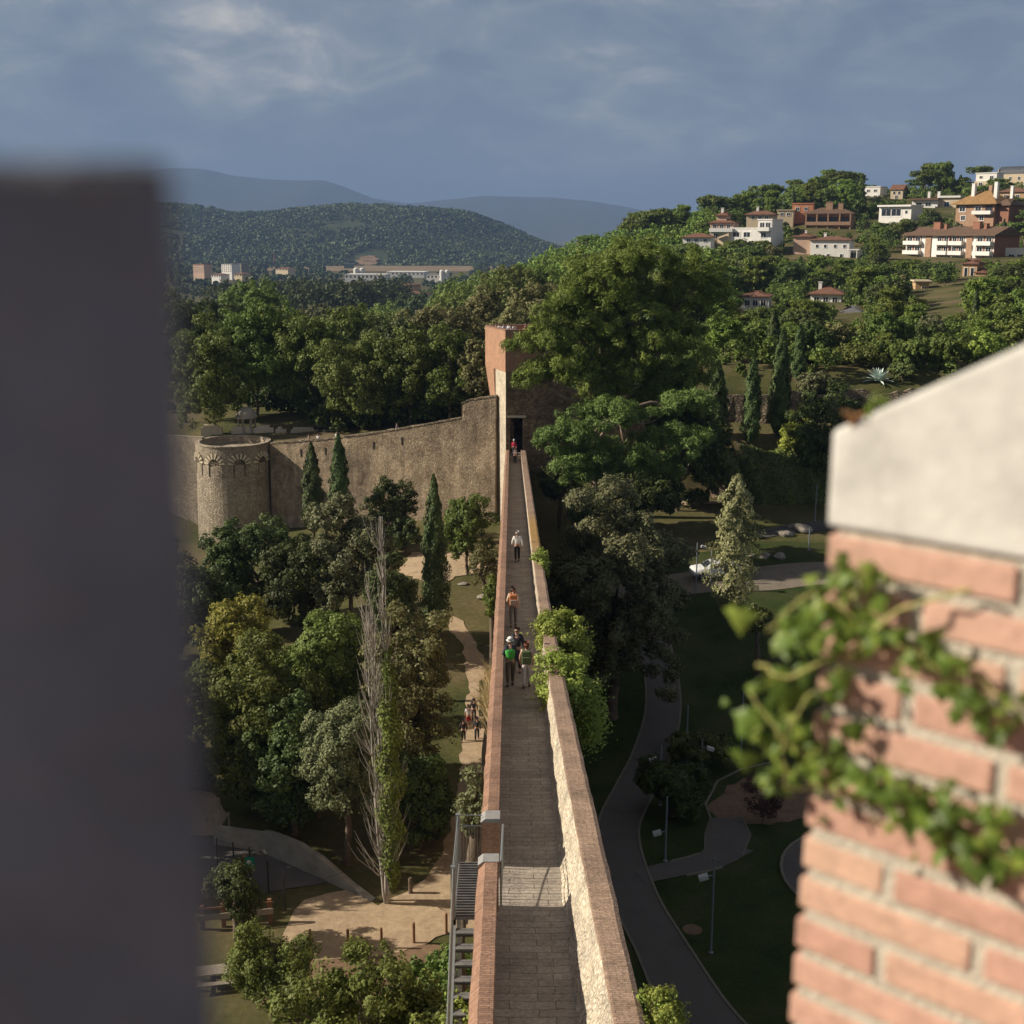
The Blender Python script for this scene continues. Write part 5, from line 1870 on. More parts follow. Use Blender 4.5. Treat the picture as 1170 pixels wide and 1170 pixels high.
for sg in (-1, 1):
    for i0, i1, nm_ in ((4, 6, 'side_window'), (6, 8, 'side_window')):
        w_ = MB()
        q = []
        for i in (i0, i1):
            x, w, z0, zb_, zr_, wr = st_[i]
            sh = .05 if i == i0 else -.05
            zt1 = zr_ - .08
            q.append(((x + sh, sg * (w - .015), zb_ + .03), (x + sh, sg * (wr + .05), zt1)))
        w_.add([q[0][0], q[1][0], q[1][1], q[0][1]], [(0, 1, 2, 3)])
        w_.build('side_window', M['glass'], car)
w_ = MB()
w_.add([(-1.1, -.66, 1.03), (-1.1, .66, 1.03), (-.5, .58, 1.40), (-.5, -.58, 1.40)], [(0, 1, 2, 3)])
w_.build('windscreen', M['glass'], car)
for xw in (-1.3, 1.3):
    for sg in (-1, 1):
        y0 = sg * .80
        t_ = MB()
        ringp = [(.22, -.1), (.31, -.1), (.33, -.06), (.33, .06), (.31, .1), (.22, .1)]
        vs, fs = [], []
        for rr, yy in ringp:
            for i in range(20):
                vs.append((xw + rr * math.cos(2 * math.pi * i / 20), y0 + yy, .33 + rr * math.sin(2 * math.pi * i / 20)))
        for j in range(6):
            for i in range(20):
                fs.append((j * 20 + i, j * 20 + (i + 1) % 20, ((j + 1) % 6) * 20 + (i + 1) % 20, ((j + 1) % 6) * 20 + i))
        t_.add(vs, fs)
        wo_ = t_.build('wheel', M['tyre'], car, normals=True)
        r_ = MB()
        r_.add([(xw, y0 + sg * .07, .33)] + [(xw + (.215 if i % 2 else .17) * math.cos(math.pi * i / 10), y0 + sg * .09, .33 + (.215 if i % 2 else .17) * math.sin(math.pi * i / 10)) for i in range(20)], [(0, i, i % 20 + 1) for i in range(1, 21)])
        r_.build('rim', M['steel'], wo_)
for sg in (-1, 1):
    MB().obox((-2.0, sg * .58, .74), (1, 0, 0), (0, 1, 0), (0, 0, 1), .06, .16, .07).build('headlight', M['lampglass'], car, bevel=.02)
    MB().obox((2.03, sg * .62, .86), (1, 0, 0), (0, 1, 0), (0, 0, 1), .05, .1, .12).build('tail_light', M['redlens'], car, bevel=.02)
    MB().obox((-.75, sg * .96, 1.02), (1, 0, 0), (0, 1, 0), (0, 0, 1), .06, .09, .07).build('wing_mirror', M['car_paint'], car, bevel=.02)
# ------------------------------------------------------------------ trees
def leaf_count(clr, ls, asp, cov):
    subr = clr * .42
    return max(4, int(cov * 4 * math.pi * subr * subr * .5 / (.5 * ls * ls * asp)))


def broad_meshes(name, rng, rx, ry, rz, zc, clr, ls, leaf, bark, cov=.8, asp=.62, nsub=9, low=-.92, trunk_r=.24, lean=(0, 0), nl=9, shell=.32, flat=.85, forks=1):
    ncl = int(4.6 * ((rx + ry + rz) / 3 / clr) ** 2)
    P, Nn, C = crown_points(rng, (rx, ry, rz), ncl, clr, nsub, clr * .42, leaf_count(clr, ls, asp, cov), flat, low, shell)
    off = np.array([lean[0], lean[1], zc])
    P = P + off
    C = C + off
    V, Q = leaf_quads(P, Nn, ls, asp, rng)
    crown = np_mesh(name + '_crown', V, Q, LEAF[leaf])
    mb = MB()
    order = rng.permutation(len(C))[:nl]
    zf_ = max(zc - rz * .75, zc * .28)
    fk = np.array([lean[0] * .5, lean[1] * .5, zf_])
    limb(mb, (0, 0, -.6), fk, trunk_r, trunk_r * .72, rng, 6, .05, 9)
    top = np.array([lean[0], lean[1], zc + rz * .3])
    limb(mb, fk, top, trunk_r * .7, trunk_r * .2, rng, 6, .1, 7)
    for i in order:
        t = rng.uniform(.0, .7)
        s = fk + (top - fk) * t
        limb(mb, s, C[i], trunk_r * (.45 - .25 * t), .03, rng, 6, .16, 6)
    return crown, mb, bark


def place_tree(name, label, meshes, loc, group=None, rotz=0.0, scale=(1, 1, 1), cat='tree'):
    crown, mb, bark = meshes
    t = thing(name, label, cat, tuple(loc), rotz, group)
    t.scale = scale
    link('crown', crown, t)
    if mb is not None:
        mb.build('trunk', M[bark], t, smooth=True)
    return t


def dims(px, yt, yb, wpx, Y):
    X = at(px, 585, Y).x
    g = tz(X, Y)
    zt, zb = at(px, yt, Y).z - g, at(px, yb, Y).z - g
    w = wpx * (at(px, (yt + yb) / 2, Y) - Vector((0, 0, CZ))).length / F * .99
    return Vector((X, Y, g)), zt, zb, w


def hero(name, label, px, yt, yb, wpx, Y, leaf, clr=1.2, ls=.27, bark='bark', seed=0, group=None, zb=None, cat='tree', depth=.9, **k):
    rng = np.random.default_rng(100 + seed)
    loc, zt, zb_, w = dims(px, yt, yb, wpx, Y)
    zb_ = max(zb_, .3) if zb is None else zb
    rz = (zt - zb_) / 2
    if Y < 130:
        ls *= .8
    ms = broad_meshes(name, rng, w / 2, w / 2 * depth, rz, (zt + zb_) / 2, min(clr, w / 4, rz * .7), ls, leaf, bark, **k)
    return place_tree(name, label, ms, loc, group, cat=cat)


def spindle_meshes(name, rng, h, r, leaf, bark, n, ls, asp=.35, zb=.4, prof=None, rough=.18, up=.8, tr=.14):
    """columnar crown: cypress or Lombardy poplar"""
    t = rng.uniform(0, 1, n) ** .9
    pf = prof or (lambda q: np.minimum(1, q * 7) ** .6 * (1 - q ** 2.3) ** .75)
    a = rng.uniform(0, 2 * math.pi, n)
    lob = 1 + rough * np.sin(a * 3 + t * 9 + rng.uniform(0, 6)) + rough * .8 * np.sin(a * 5 - t * 23 + rng.uniform(0, 6)) + rough * .7 * np.sin(a * 2 + t * 47)
    rad = r * pf(t) * lob * rng.uniform(.72, 1.04, n)
    z = zb + (h - zb) * t
    P = np.stack([rad * np.cos(a), rad * np.sin(a), z], 1)
    Nn = np.stack([np.cos(a), np.sin(a), np.full(n, .35)], 1) + unit(rng, n) * .55
    Nn /= np.linalg.norm(Nn, axis=1, keepdims=True)
    al = np.stack([np.cos(a) * .35, np.sin(a) * .35, np.full(n, up)], 1)
    V, Q = leaf_quads(P, Nn, ls, asp, rng, along=al)
    mb = MB()
    mb.tube([(0, 0, -.5), (0, 0, zb + .2), (.03, .02, h * .5), (0, 0, h * .93)], [tr, tr * .9, tr * .5, .02], 7)
    return np_mesh(name + '_crown', V, Q, LEAF[leaf]), mb, bark


def cypress(label, px, yt, yb, wpx, Y, seed, n=9000, ls=.34, name='cypress_tree', leaf='cypress', group=None):
    loc, zt, zb, w = dims(px, yt, yb, wpx, Y)
    ms = spindle_meshes(name, np.random.default_rng(300 + seed), zt, w / 2, leaf, 'bark', n, ls, zb=max(zb, .2))
    return place_tree(name, label, ms, loc, group)


def pine_meshes(name, rng, h, layers, leaf, bark, trunk, ls=.5, asp=.16, clr=1.7, cov=1.0, limbs=True):
    """layers: (x, y, z, rx, ry, rz, n clumps) cushions of needles carried on crooked limbs"""
    Ps, Ns, Cs = [], [], []
    for (x, y, z, rx, ry, rz, n) in layers:
        P, Nn, C = crown_points(rng, (rx, ry, rz), n, min(clr, rx * .6), 8, clr * .36, int(26 * cov), .62, -.25, .25, subflat=.8)
        o = np.array([x, y, z])
        Ps.append(P + o); Ns.append(Nn); Cs.append(C + o)
    P, Nn = np.concatenate(Ps), np.concatenate(Ns)
    Nn = Nn + np.array([0, 0, .25])
    Nn /= np.linalg.norm(Nn, axis=1, keepdims=True)
    # every tuft is three crossing needle sprays
    P3 = np.repeat(P, 2, 0) + RNG.normal(size=(len(P) * 2, 3)) * .08
    N3 = np.repeat(Nn, 2, 0) + unit(rng, len(P) * 2) * .7
    N3 /= np.linalg.norm(N3, axis=1, keepdims=True)
    V, Q = leaf_quads(P3, N3, ls, asp, rng)
    mb = MB()
    tr = [np.array(p, float) for p in trunk]
    r0 = h * .017
    mb.tube(tr, [r0 * (1 - .72 * i / (len(tr) - 1)) for i in range(len(tr))], 10)
    if limbs:
        for C in Cs:
            c = C.mean(0)
            i = int(np.argmin([np.linalg.norm((p - c)[:2]) * .4 + abs(p[2] - (c[2] - h * .12)) for p in tr]))
            mid = c + np.array([0, 0, -.6])
            limb(mb, tr[i], mid, r0 * .5, r0 * .22, rng, 7, .2, 7)
            for j in rng.permutation(len(C))[:max(4, len(C) // 3)]:
                limb(mb, mid + (tr[i] - mid) * rng.uniform(0, .45), C[j] - np.array([0, 0, .2]), r0 * .17, .025, rng, 5, .2, 5)
    return np_mesh(name + '_crown', V, Q, LEAF[leaf]), mb, bark


# ---- left-hand park
G = 'trees in the walled park'
hero('holm_oak', 'dark round oak in front of the round tower foot', 288, 594, 708, 140, 104, 'oak', 1.3, .32, seed=1, cov=.8)
hero('holm_oak', 'dense dark tree between round-tower oak and the pair of wall cypresses', 345, 612, 718, 95, 98, 'oak', 1.2, .32, seed=2)
hero('olive_tree', 'grey-green rounded tree below the pair of cypresses at the city wall', 398, 562, 702, 98, 96, 'greyoak', 1.2, .3, seed=3)
hero('holm_oak', 'black-green bushy oak leaning on the city wall right of the two cypresses', 444, 548, 612, 62, 126, 'oak', 1.0, .32, seed=4)
hero('shrub', 'low dark shrub at the wall foot beneath the black-green oak', 462, 586, 630, 40, hit(462, 634).y, 'oak', .7, .3, seed=41, cat='shrub')
cypress('cypress tree against the city wall, the one nearer the round tower', 358, 506, 606, 24, 122, 1)
cypress('cypress tree against the city wall, the one farther from the round tower', 389, 496, 590, 22, 124, 2)
cypress('tall lone cypress standing on the grass beside the rampart', 496, 543, 728, 31, hit(496, 728).y, 3, 15000, .3)
hero('orange_tree', 'small bright green round-headed tree on the sandy bank by the rampart', 534, 566, 642, 62, hit(534, 657).y, 'green', .95, .3, seed=5, cov=.8, trunk_r=.2)
hero('yellowing_tree', 'yellow-green tree at the edge of the dark merlon, behind the big oaks', 258, 678, 782, 84, 84, 'yellow', 1.0, .28, seed=6)
hero('holm_oak', 'very large dark evergreen with crown over the grass verge and posts', 292, 712, 935, 150, 71, 'olive', 1.25, .26, seed=7, cov=.8, trunk_r=.4)
hero('holm_oak', 'broad olive-brown evergreen between the big verge tree and the bleached dead poplar', 368, 692, 850, 120, 76, 'olive', 1.2, .26, seed=8, cov=.8, trunk_r=.35)
hero('holm_oak', 'dark shaded evergreen below the olive-brown tree, over the ramp wall', 322, 800, 955, 92, 67, 'oak', 1.1, .26, seed=9, cov=.8)
hero('olive_tree', 'blue-grey olive tree crouching left of the dead poplar base', 384, 792, 940, 90, 64, 'greyoak', 1.0, .22, seed=10, cov=.8)
hero('autumn_tree', 'tall browning broadleaf tree right behind the bleached dead poplar', 464, 690, 900, 112, 72, 'brown', 1.1, .24, seed=11, cov=.62, nsub=8)
hero('holm_oak', 'low black-green evergreen at the path bend under the browning tree', 472, 850, 965, 84, 66, 'oak', 1.0, .24, seed=12, cov=.8)
hero('holm_oak', 'dark tree half behind the lone cypress and dead poplar top', 444, 640, 740, 60, 88, 'oak', 1.0, .28, seed=13)
for i_, (px_e, yt_e, yb_e, w_e, Y_e, lf_e, lab_e) in enumerate([(226, 640, 760, 70, 92, 'oak', 'dark tree crown cut by the merlon edge beside the round-tower oak'), (214, 760, 905, 90, 80, 'olive', 'olive-brown tree cut by the merlon edge above the grass verge'), (205, 850, 950, 60, 74, 'oak', 'dark low tree at the merlon edge just above the verge posts'), (170, 620, 800, 110, 96, 'oak', 'dark tree showing only its flank past the merlon, below the round tower')]):
    hero('evergreen_tree', lab_e, px_e, yt_e, yb_e, w_e, Y_e, lf_e, 1.2, .3, seed=90 + i_, cov=.8)
hero('shrub', 'bright young shrub at the sunny gap under the big verge tree', 350, 872, 918, 34, 70, 'bright', .5, .18, seed=14, cat='shrub', cov=.5)
hero('shrub', 'small leafy shrub under the posts behind the dark evergreen', 296, 872, 925, 30, 72, 'green', .5, .18, seed=15, cat='shrub', cov=.6)
hero('shrub', 'green-gold bush in front of the timber fence by the dark merlon', 286, 1056, 1150, 100, 50, 'olive', .8, .17, seed=16, cat='shrub', cov=.65)
hero('shrub', 'dark upright bush behind the timber fence next to the merlon edge', 244, 985, 1050, 60, 56, 'oak', .7, .18, seed=17, cat='shrub', cov=.7)
hero('laurel_tree', 'leafy sunlit treetop rising into the bottom of the view beside the steel stair', 410, 1114, 1320, 265, 37, 'olive', .9, .20, seed=18, cov=.5, nsub=10)
hero('shrub', 'dark green shrub under the leafy treetop beside the steel stair foot', 500, 1092, 1180, 90, 46, 'green', .7, .2, seed=19, cat='shrub')
hero('shrub', 'wispy grey-green bush hanging on the rampart above the steel stair', 541, 872, 962, 40, 38, 'greyoak', .5, .14, seed=20, cat='shrub', cov=.45, zb=None)
hero('shrub', 'bright creeper mound on the rampart side beside the small green tree', 562, 655, 715, 20, 74, 'wall_ivy', .5, .2, seed=21, cat='shrub', cov=.7)
hero('shrub', 'dry scrubby bush between small green tree and rampart', 552, 622, 672, 36, hit(552, 673).y, 'brown', .6, .24, seed=22, cat='shrub', cov=.45)
hero('shrub', 'light green scrub on the rampart side above the group of walkers', 557, 770, 835, 24, 60, 'brown', .5, .2, seed=23, cat='shrub', cov=.4)

for i_, (x_, y_, h_, w_, lab_) in enumerate([(-29, 66, 15, 11, 'tall evergreen out past the merlon shading the ramp wall'), (-33, 71, 17, 12, 'tall evergreen farther out past the merlon shading the verge'), (-27, 61.5, 11, 6, 'smaller evergreen out past the merlon beside the two tall ones')]):
    ms = broad_meshes('evergreen', np.random.default_rng(950 + i_), w_ / 2, w_ / 2, h_ * .45, h_ * .55, 1.3, .35, 'oak', 'bark', .8)
    place_tree('evergreen_tree', lab_, ms, (x_, y_, 0))

# tall pale dry grass by the rampart
loc = hit(556, 790)
rng = np.random.default_rng(77)
n = 500
base = np.stack([rng.normal(0, .12, n), rng.normal(0, 1.6, n), np.zeros(n)], 1)
tip = base + np.stack([rng.normal(-.25, .3, n), rng.normal(0, .3, n), rng.uniform(.5, 1.2, n)], 1)
w_ = rng.normal(size=(n, 3)) * .025
V = np.stack([base - w_, base + w_, tip], 1).reshape(-1, 3)
me = np_mesh('dry_grass', V, np.arange(n * 3).reshape(-1, 3), LEAF['dry'])
o = link('dry_grass', me)
o.location = (-1.0, 56, tz(-1.9, 56) + 8.5)
o.location.z = at(558, 800, 56).z
tag(o, kind='stuff')

# dead poplar
loc, zt, zb, w = dims(430, 589, 1004, 48, 60)
rng = np.random.default_rng(55)
dead = thing('dead_poplar', 'tall bleached dead poplar of bare upright branches above the ramp wall', 'tree', tuple(loc))
mb = MB()
leaders = []
for i in range(5):
    a = rng.uniform(0, 6.28)
    s = (.25 + .7 * rng.random())
    hgt = zt * (1.0 if i < 2 else rng.uniform(.55, .9))
    p0 = np.array([.12 * math.cos(a), .12 * math.sin(a), -.4])
    m1 = np.array([s * 1.2 * math.cos(a), s * math.sin(a), zt * .22])
    m2 = np.array([(.2 if i < 2 else -.55) + s * .35 * math.cos(a), s * .3 * math.sin(a), hgt * .6])
    p3 = np.array([.25 * math.cos(a) + (.15 if i < 2 else -.5), .25 * math.sin(a), hgt])
    pts = []
    for t in np.linspace(0, 1, 15):
        q = (1 - t) ** 3 * p0 + 3 * (1 - t) ** 2 * t * m1 + 3 * (1 - t) * t * t * m2 + t ** 3 * p3
        pts.append(q + rng.normal(size=3) * .035)
    r0 = .12 if i < 2 else .085
    mb.tube(pts, [r0 * (1 - .88 * t) for t in np.linspace(0, 1, 15)], 7)
    leaders.append(pts)
mb.build('trunk', M['dead_wood'], dead, smooth=True)
mb = MB()
for k in range(560):
    L = leaders[int(rng.integers(5))]
    j = int(rng.integers(2, 14))
    s = np.array(L[j])
    a = rng.uniform(0, 6.28)
    ln = rng.uniform(1.0, 3.3) * (1 - .4 * s[2] / zt)
    out = rng.uniform(.10, .36)
    if s[2] < zt * .42 and k % 2:
        out = rng.uniform(.5, 1.1); ln *= .9
    pts = [s]
    d = np.array([math.cos(a) * out - (.12 if k % 2 else 0), math.sin(a) * out, .55])
    for q in range(5):
        d = d * .86 + np.array([0, 0, .20]) + rng.normal(size=3) * .07
        pts.append(pts[-1] + d / np.linalg.norm(d) * ln / 5)
    r0 = rng.uniform(.02, .04)
    r0 *= .72
    mb.tube(pts, [r0, r0 * .85, r0 * .7, r0 * .55, r0 * .4, .006], 4, cap=False)
mb.build('branches', M['dead_wood'], dead)
# its ivy
rng = np.random.default_rng(56)
n = 7500
t = rng.uniform(0, 1, n)
z = zt * (.04 + .64 * t)
Lp = np.array(leaders[0])
cx_ = np.interp(z, Lp[:, 2], Lp[:, 0]) * .7 + .2
cy_ = np.interp(z, Lp[:, 2], Lp[:, 1]) * .7
a = rng.uniform(0, 6.28, n)
rr = (.16 + .46 * np.sin(np.clip(t * 1.05, 0, 1) * math.pi) ** .6) * rng.uniform(.6, 1.1, n) * (1 + .35 * np.sin(t * 31 + a))
P = np.stack([cx_ + rr * np.cos(a), cy_ + rr * np.sin(a), z], 1)
Nn = np.stack([np.cos(a), np.sin(a), np.full(n, .3)], 1) + unit(rng, n) * .5
Nn /= np.linalg.norm(Nn, axis=1, keepdims=True)
V, Q = leaf_quads(P, Nn, .17, .75, rng)
o = link('ivy', np_mesh('ivy', V, Q, LEAF['wall_ivy']))
o.location = loc
tag(o, 'green ivy sleeve climbing the trunk of the bleached dead poplar', 'ivy')

# ---- right of the rampart
hero('holm_oak', 'massive dark holm oak close against the rampart, grey-green where the sun catches its top', 706, 556, 815, 172, 83, 'greyoak', 1.35, .27, seed=30, cov=.85, trunk_r=.5, low=-.8)
hero('holm_oak', 'smaller dark oak tucked behind the massive holm oak by the rampart', 655, 640, 800, 90, 92, 'oak', 1.2, .3, seed=31, low=-.8)
# poplar in leaf
loc, zt, zb, w = dims(842, 542, 760, 48, 95)
ms = spindle_meshes('poplar_tree', np.random.default_rng(21), zt, w / 2, 'poplar', 'bark', 9500, .22, .75, zb=1.2, prof=lambda q: np.minimum(1, q * 3 + .35) * (1 - q ** 2.2) ** .6, rough=.34, up=.3, tr=.2)
place_tree('poplar_tree', 'pale silvery poplar in leaf with its sunlit top above the lane', ms, loc)
hero('shrub', 'big black-green bush in the fork of the asphalt path', 778, 872, 992, 84, 70, 'oak', .9, .2, seed=32, cat='shrub', low=-.9, cov=.9)
hero('shrub', 'dark spreading shrubs behind the fork bush, around the slim lamp posts', 812, 842, 892, 76, 77, 'hedge', .6, .2, seed=33, cat='shrub', low=-.8)
hero('plum_tree', 'small open purple-leaved tree on the dirt patch by the brick merlon', 889, 878, 945, 40, 69, 'red', .5, .13, seed=34, cov=.3, trunk_r=.06)
hero('shrub', 'small leafy shrub at the lane edge beside the poplar', 872, 690, 725, 30, 88, 'hedge', .5, .22, seed=35, cat='shrub')

# big layered pine
loc, zt, zb, w = dims(700, 276, 600, 250, 119)
s = (at(700, 420, 119) - Vector((0, 0, CZ))).length / F


def lay(px, py, wpx, hpx, n, dy=0, wy=.75):
    q = at(px, py, 119)
    return (q.x - loc.x, dy, q.z - loc.z, wpx * s / 2, wpx * s / 2 * wy, hpx * s / 2, n)


layers = [lay(735, 310, 170, 75, 26), lay(675, 345, 110, 65, 15, -1.5), lay(790, 345, 95, 75, 15, .5), lay(730, 350, 120, 60, 16, 2),
          lay(640, 388, 85, 60, 12, -2), lay(700, 392, 90, 50, 11, 1.5), lay(765, 400, 110, 70, 16, 0), lay(612, 428, 52, 34, 7, -2.5), lay(655, 418, 70, 44, 9, -3),
          lay(725, 440, 100, 56, 13, 1.5), lay(790, 440, 80, 70, 12, 2), lay(765, 462, 110, 60, 14, 1), lay(690, 320, 110, 60, 14, .5), lay(622, 392, 70, 55, 9, -2.5), lay(650, 360, 85, 58, 11, -2), lay(705, 365, 130, 70, 18, -1), lay(745, 395, 120, 60, 16, -1.5), lay(700, 425, 110, 55, 14, -2), lay(700, 455, 90, 44, 11, 1), lay(760, 448, 80, 50, 10, 2)]
tx = at(676, 470, 119).x - loc.x
ms = pine_meshes('pine_tree', np.random.default_rng(9), zt, layers, 'pine', 'pine_bark', [(tx + .8, 0, -1), (tx + .3, 0, zt * .25), (tx - .2, 0, zt * .42), (tx + .4, .2, zt * .55), (tx + 1.8, .4, zt * .72), (tx + 4, .4, zt * .93)], .46, .17, 1.6, 1.8)
place_tree('pine_tree', 'huge layered pine with bare forked limbs towering beside the gate tower', ms, loc)
loc, zt, zb, w = dims(712, 452, 600, 200, 106)
s = (at(700, 500, 106) - Vector((0, 0, CZ))).length / F


def lay(px, py, wpx, hpx, n, dy=0, wy=.8):
    q = at(px, py, 106)
    return (q.x - loc.x, dy, q.z - loc.z, wpx * s / 2, wpx * s / 2 * wy, hpx * s / 2, n)


layers = [lay(700, 478, 120, 44, 16), lay(645, 500, 75, 40, 10, -1), lay(690, 522, 120, 50, 16, -1), lay(760, 505, 90, 60, 14, .5), lay(735, 540, 110, 40, 12, 1), lay(785, 470, 60, 44, 9, 2), lay(655, 540, 60, 30, 7, 0)]
ms = pine_meshes('pine_tree', np.random.default_rng(19), zt, layers, 'pine2', 'pine_bark', [(0, 0, -1), (-.3, 0, zt * .35), (.3, 0, zt * .6), (-.6, 0, zt * .9)], .44, .17, 1.4, 1.8)
place_tree('pine_tree', 'lower spreading pine in front of the huge layered one', ms, loc)

cypress('dark cypress nearest the big pine, half merged with its shade', 815, 412, 512, 24, 128, 10)
cypress('dark broad cypress standing second along the terrace wall from the pine', 854, 404, 514, 20, 127, 11)
cypress('tallest cypress, splitting the terrace wall in two bright pieces', 885, 378, 510, 24, 128, 12, 11000)
cypress('slender sunlit cypress behind the tallest one', 904, 372, 476, 15, 137, 13)
cypress('cypress standing close behind the tallest one on the pine side', 874, 355, 470, 17, 146, 14)
hero('clipped_bush', 'clipped dome-shaped golden-green bush at the end of the tall hedge', 829, 512, 562, 60, 122, 'hedge', .8, .26, seed=50, cat='bush', low=-.7, cov=1.1, nsub=12)
# tall clipped hedge
rng = np.random.default_rng(61)
n = 16000
x0, x1 = at(845, 545, 124.5).x, at(1010, 545, 124.5).x
zh0, zh1 = tz(24, 123.4) - .2, at(880, 516, 124).z
fx = rng.uniform(0, 1, n)
top = rng.random(n) < .3
px_ = x0 + (x1 - x0) * fx
zz_ = np.where(top, zh1 + rng.normal(0, .18, n), rng.uniform(zh0, zh1, n))
yy_ = np.where(top, 124.3 + rng.uniform(-.9, 1.4, n), 123.4 + rng.normal(0, .16, n) + .35 * np.sin(px_ * 1.1) * .5)
P = np.stack([px_, yy_ + .25 * np.sin(px_ * 2.3 + zz_), zz_ + .35 * np.sin(px_ * .9)], 1)
Nn = np.where(top[:, None], np.array([[0, -.2, 1]]), np.array([[-.2, -1, .3]])) + unit(rng, n) * .7
Nn /= np.linalg.norm(Nn, axis=1, keepdims=True)
V, Q = leaf_quads(P, Nn, .3, .65, rng)
o = link('hedge', np_mesh('hedge', V, Q, LEAF['hedge']))
tag(o, 'tall dense hedge behind the dry slope, below the terrace wall', 'hedge')
hero('holm_oak', 'dark oak overhanging the hedge beside the stone coping', 936, 440, 545, 92, 125, 'oak', 1.2, .34, seed=51)
hero('shrub', 'yellowish scrubby tree in front of the terrace wall by the tallest cypress', 905, 474, 530, 46, 125, 'yellow', .8, .3, seed=52, cov=.4, cat='shrub')
for i, (px, yt, yb, w, Y, lf, lab) in enumerate([
        (925, 425, 470, 50, 134, 'greyoak', 'greyish bush on top of the terrace wall beside the slender cypress'),
        (975, 392, 450, 66, 142, 'olive', 'round olive-green bush beside the agave'),
        (1035, 386, 440, 60, 141, 'green', 'fresh green bush on the far side of the agave'),
        (1075, 378, 420, 60, 140, 'green', 'bright green bush by the stone coping edge, beyond the agave'),
        (1020, 415, 440, 34, 137, 'hedge', 'small dark bush right under the agave'),
        (1105, 380, 410, 46, 139, 'bright', 'light green bush just over the sloping coping'),
        (945, 370, 425, 60, 150, 'brown', 'brownish bush between red hipped roof and the agave'),
        (930, 405, 440, 40, 145, 'bright', 'yellow-green scrub at the top of the slender cypress'),
        (775, 446, 572, 96, 121, 'oak', 'dark tree filling the space between the pines and the first cypress'),
        (808, 480, 572, 56, 124, 'oak', 'narrow dark tree beside the clipped dome bush, under the cypresses'),
        (738, 528, 598, 84, 115, 'oak', 'dark bushy tree right under the lower spreading pine'),
        (790, 560, 585, 44, 122, 'oak', 'dark low shrub under the clipped dome bush'),
        (700, 560, 610, 90, 112, 'oak', 'dark shrub under the lower spreading pine'),
        (640, 520, 580, 50, 116, 'oak', 'dark shrub in the shade beside the gate tower')]):
    hero('bush', lab, px, yt, yb, w, Y, lf, .8, .32, seed=60 + i, cat='bush', low=-.7)

# agave
p = hit(1003, 436)
ag = thing('agave', 'big blue-grey spiky agave rosette on the scrub slope', 'agave', tuple(p))
rng = np.random.default_rng(5)
for i in range(34):
    a = i * 2.399
    el = .15 + 1.25 * (i / 34)
    L = 1.75 - .25 * (i / 34)
    rows = []
    for t in np.linspace(0, 1, 7):
        w_ = .17 * math.sin(math.pi * min(1, .16 + t * .9)) ** .7 if t < 1 else .005
        e2 = el - .35 * t * (1 - i / 40)
        d = .1 + L * t
        c = np.array([d * math.cos(a) * math.cos(e2), d * math.sin(a) * math.cos(e2), d * math.sin(e2)])
        sdv = np.array([-math.sin(a), math.cos(a), 0]) * w_
        up_ = np.array([0, 0, .05 + .0 * t])
        rows.append([c - sdv + up_, c - np.array([0, 0, .02]), c + sdv + up_])
    MB().strip(rows).build('leaf', LEAF['agave'], ag, smooth=True)

# plants rooted in the right-hand parapet
def tuft(label, px, py, Y, r, n, ls, seed, hang=0.0, name='caper_bush', leaf='bright', sprig=26, sq=.9):
    rng = np.random.default_rng(400 + seed)
    c = at(px, py, Y)
    t = thing(name, label, 'bush', tuple(c))
    P, Nn, C = crown_points(rng, (r, r, r * sq), int(26), r * .38, 9, r * .18, int(n / 234), 1, -.9, .35)
    if hang:
        d = rng.uniform(0, 1, (int(n * .45), 1))
        Pd = rng.normal(size=(len(d), 3)) * np.array([.22, .42, .2]) * r + np.array([r * .75, 0, -r * .3]) - np.array([0, 0, 1]) * d * hang
        P = np.concatenate([P, Pd]); Nn = np.concatenate([Nn, unit(rng, len(Pd))])
    V, Q = leaf_quads(P, Nn, ls, .72, rng)
    link('foliage', np_mesh(name, V, Q, LEAF[leaf]), t)
    mb = MB()
    extra = []
    for i in range(sprig):
        d = unit(rng, 1)[0]
        d[2] = abs(d[2]) * .8 + .1
        L = r * rng.uniform(1.1, 1.6)
        pts = [np.array([0, 0, -r * .5]) + (d * L + np.array([0, 0, r * .35])) * q - np.array([0, 0, .3 * r]) * q * q for q in (0, .35, .7, 1)]
        mb.tube(pts, [.012, .01, .007, .004], 4, cap=False)
        for q in np.linspace(.55, 1, 9):
            extra.append(np.array([0, 0, -r * .5]) + (d * L + np.array([0, 0, r * .35])) * q - np.array([0, 0, .3 * r]) * q * q + rng.normal(size=3) * .04)
    mb.build('stems', M['bark'], t)
    V, Q = leaf_quads(np.array(extra), unit(rng, len(extra)), ls, .72, rng)
    link('sprig_leaves', np_mesh(name, V, Q, LEAF[leaf]), t)
    return t


tuft('bright leafy caper bush growing from the parapet, the smaller and higher of the two', 636, 721, 44.5, 1.0, 6800, .105, 1, .6)
tuft('large leafy caper bush on the parapet, trailing down outside beside the walkers', 645, 784, 38.6, 1.12, 8600, .10, 2, 1.5)
tuft('small green tuft sprouting from the parapet near the orange lichen', 616, 636, 58.5, .42, 1400, .10, 3, .8, sprig=10)
tuft('yellow-green leafy tuft at the foot of the view outside the parapet', 752, 1153, 17.6, .42, 2600, .06, 4, .8, sprig=12)
tuft('bright tuft at the bottom between treetop and rampart', 533, 1158, 22, .45, 1400, .09, 5, .5, sprig=8)

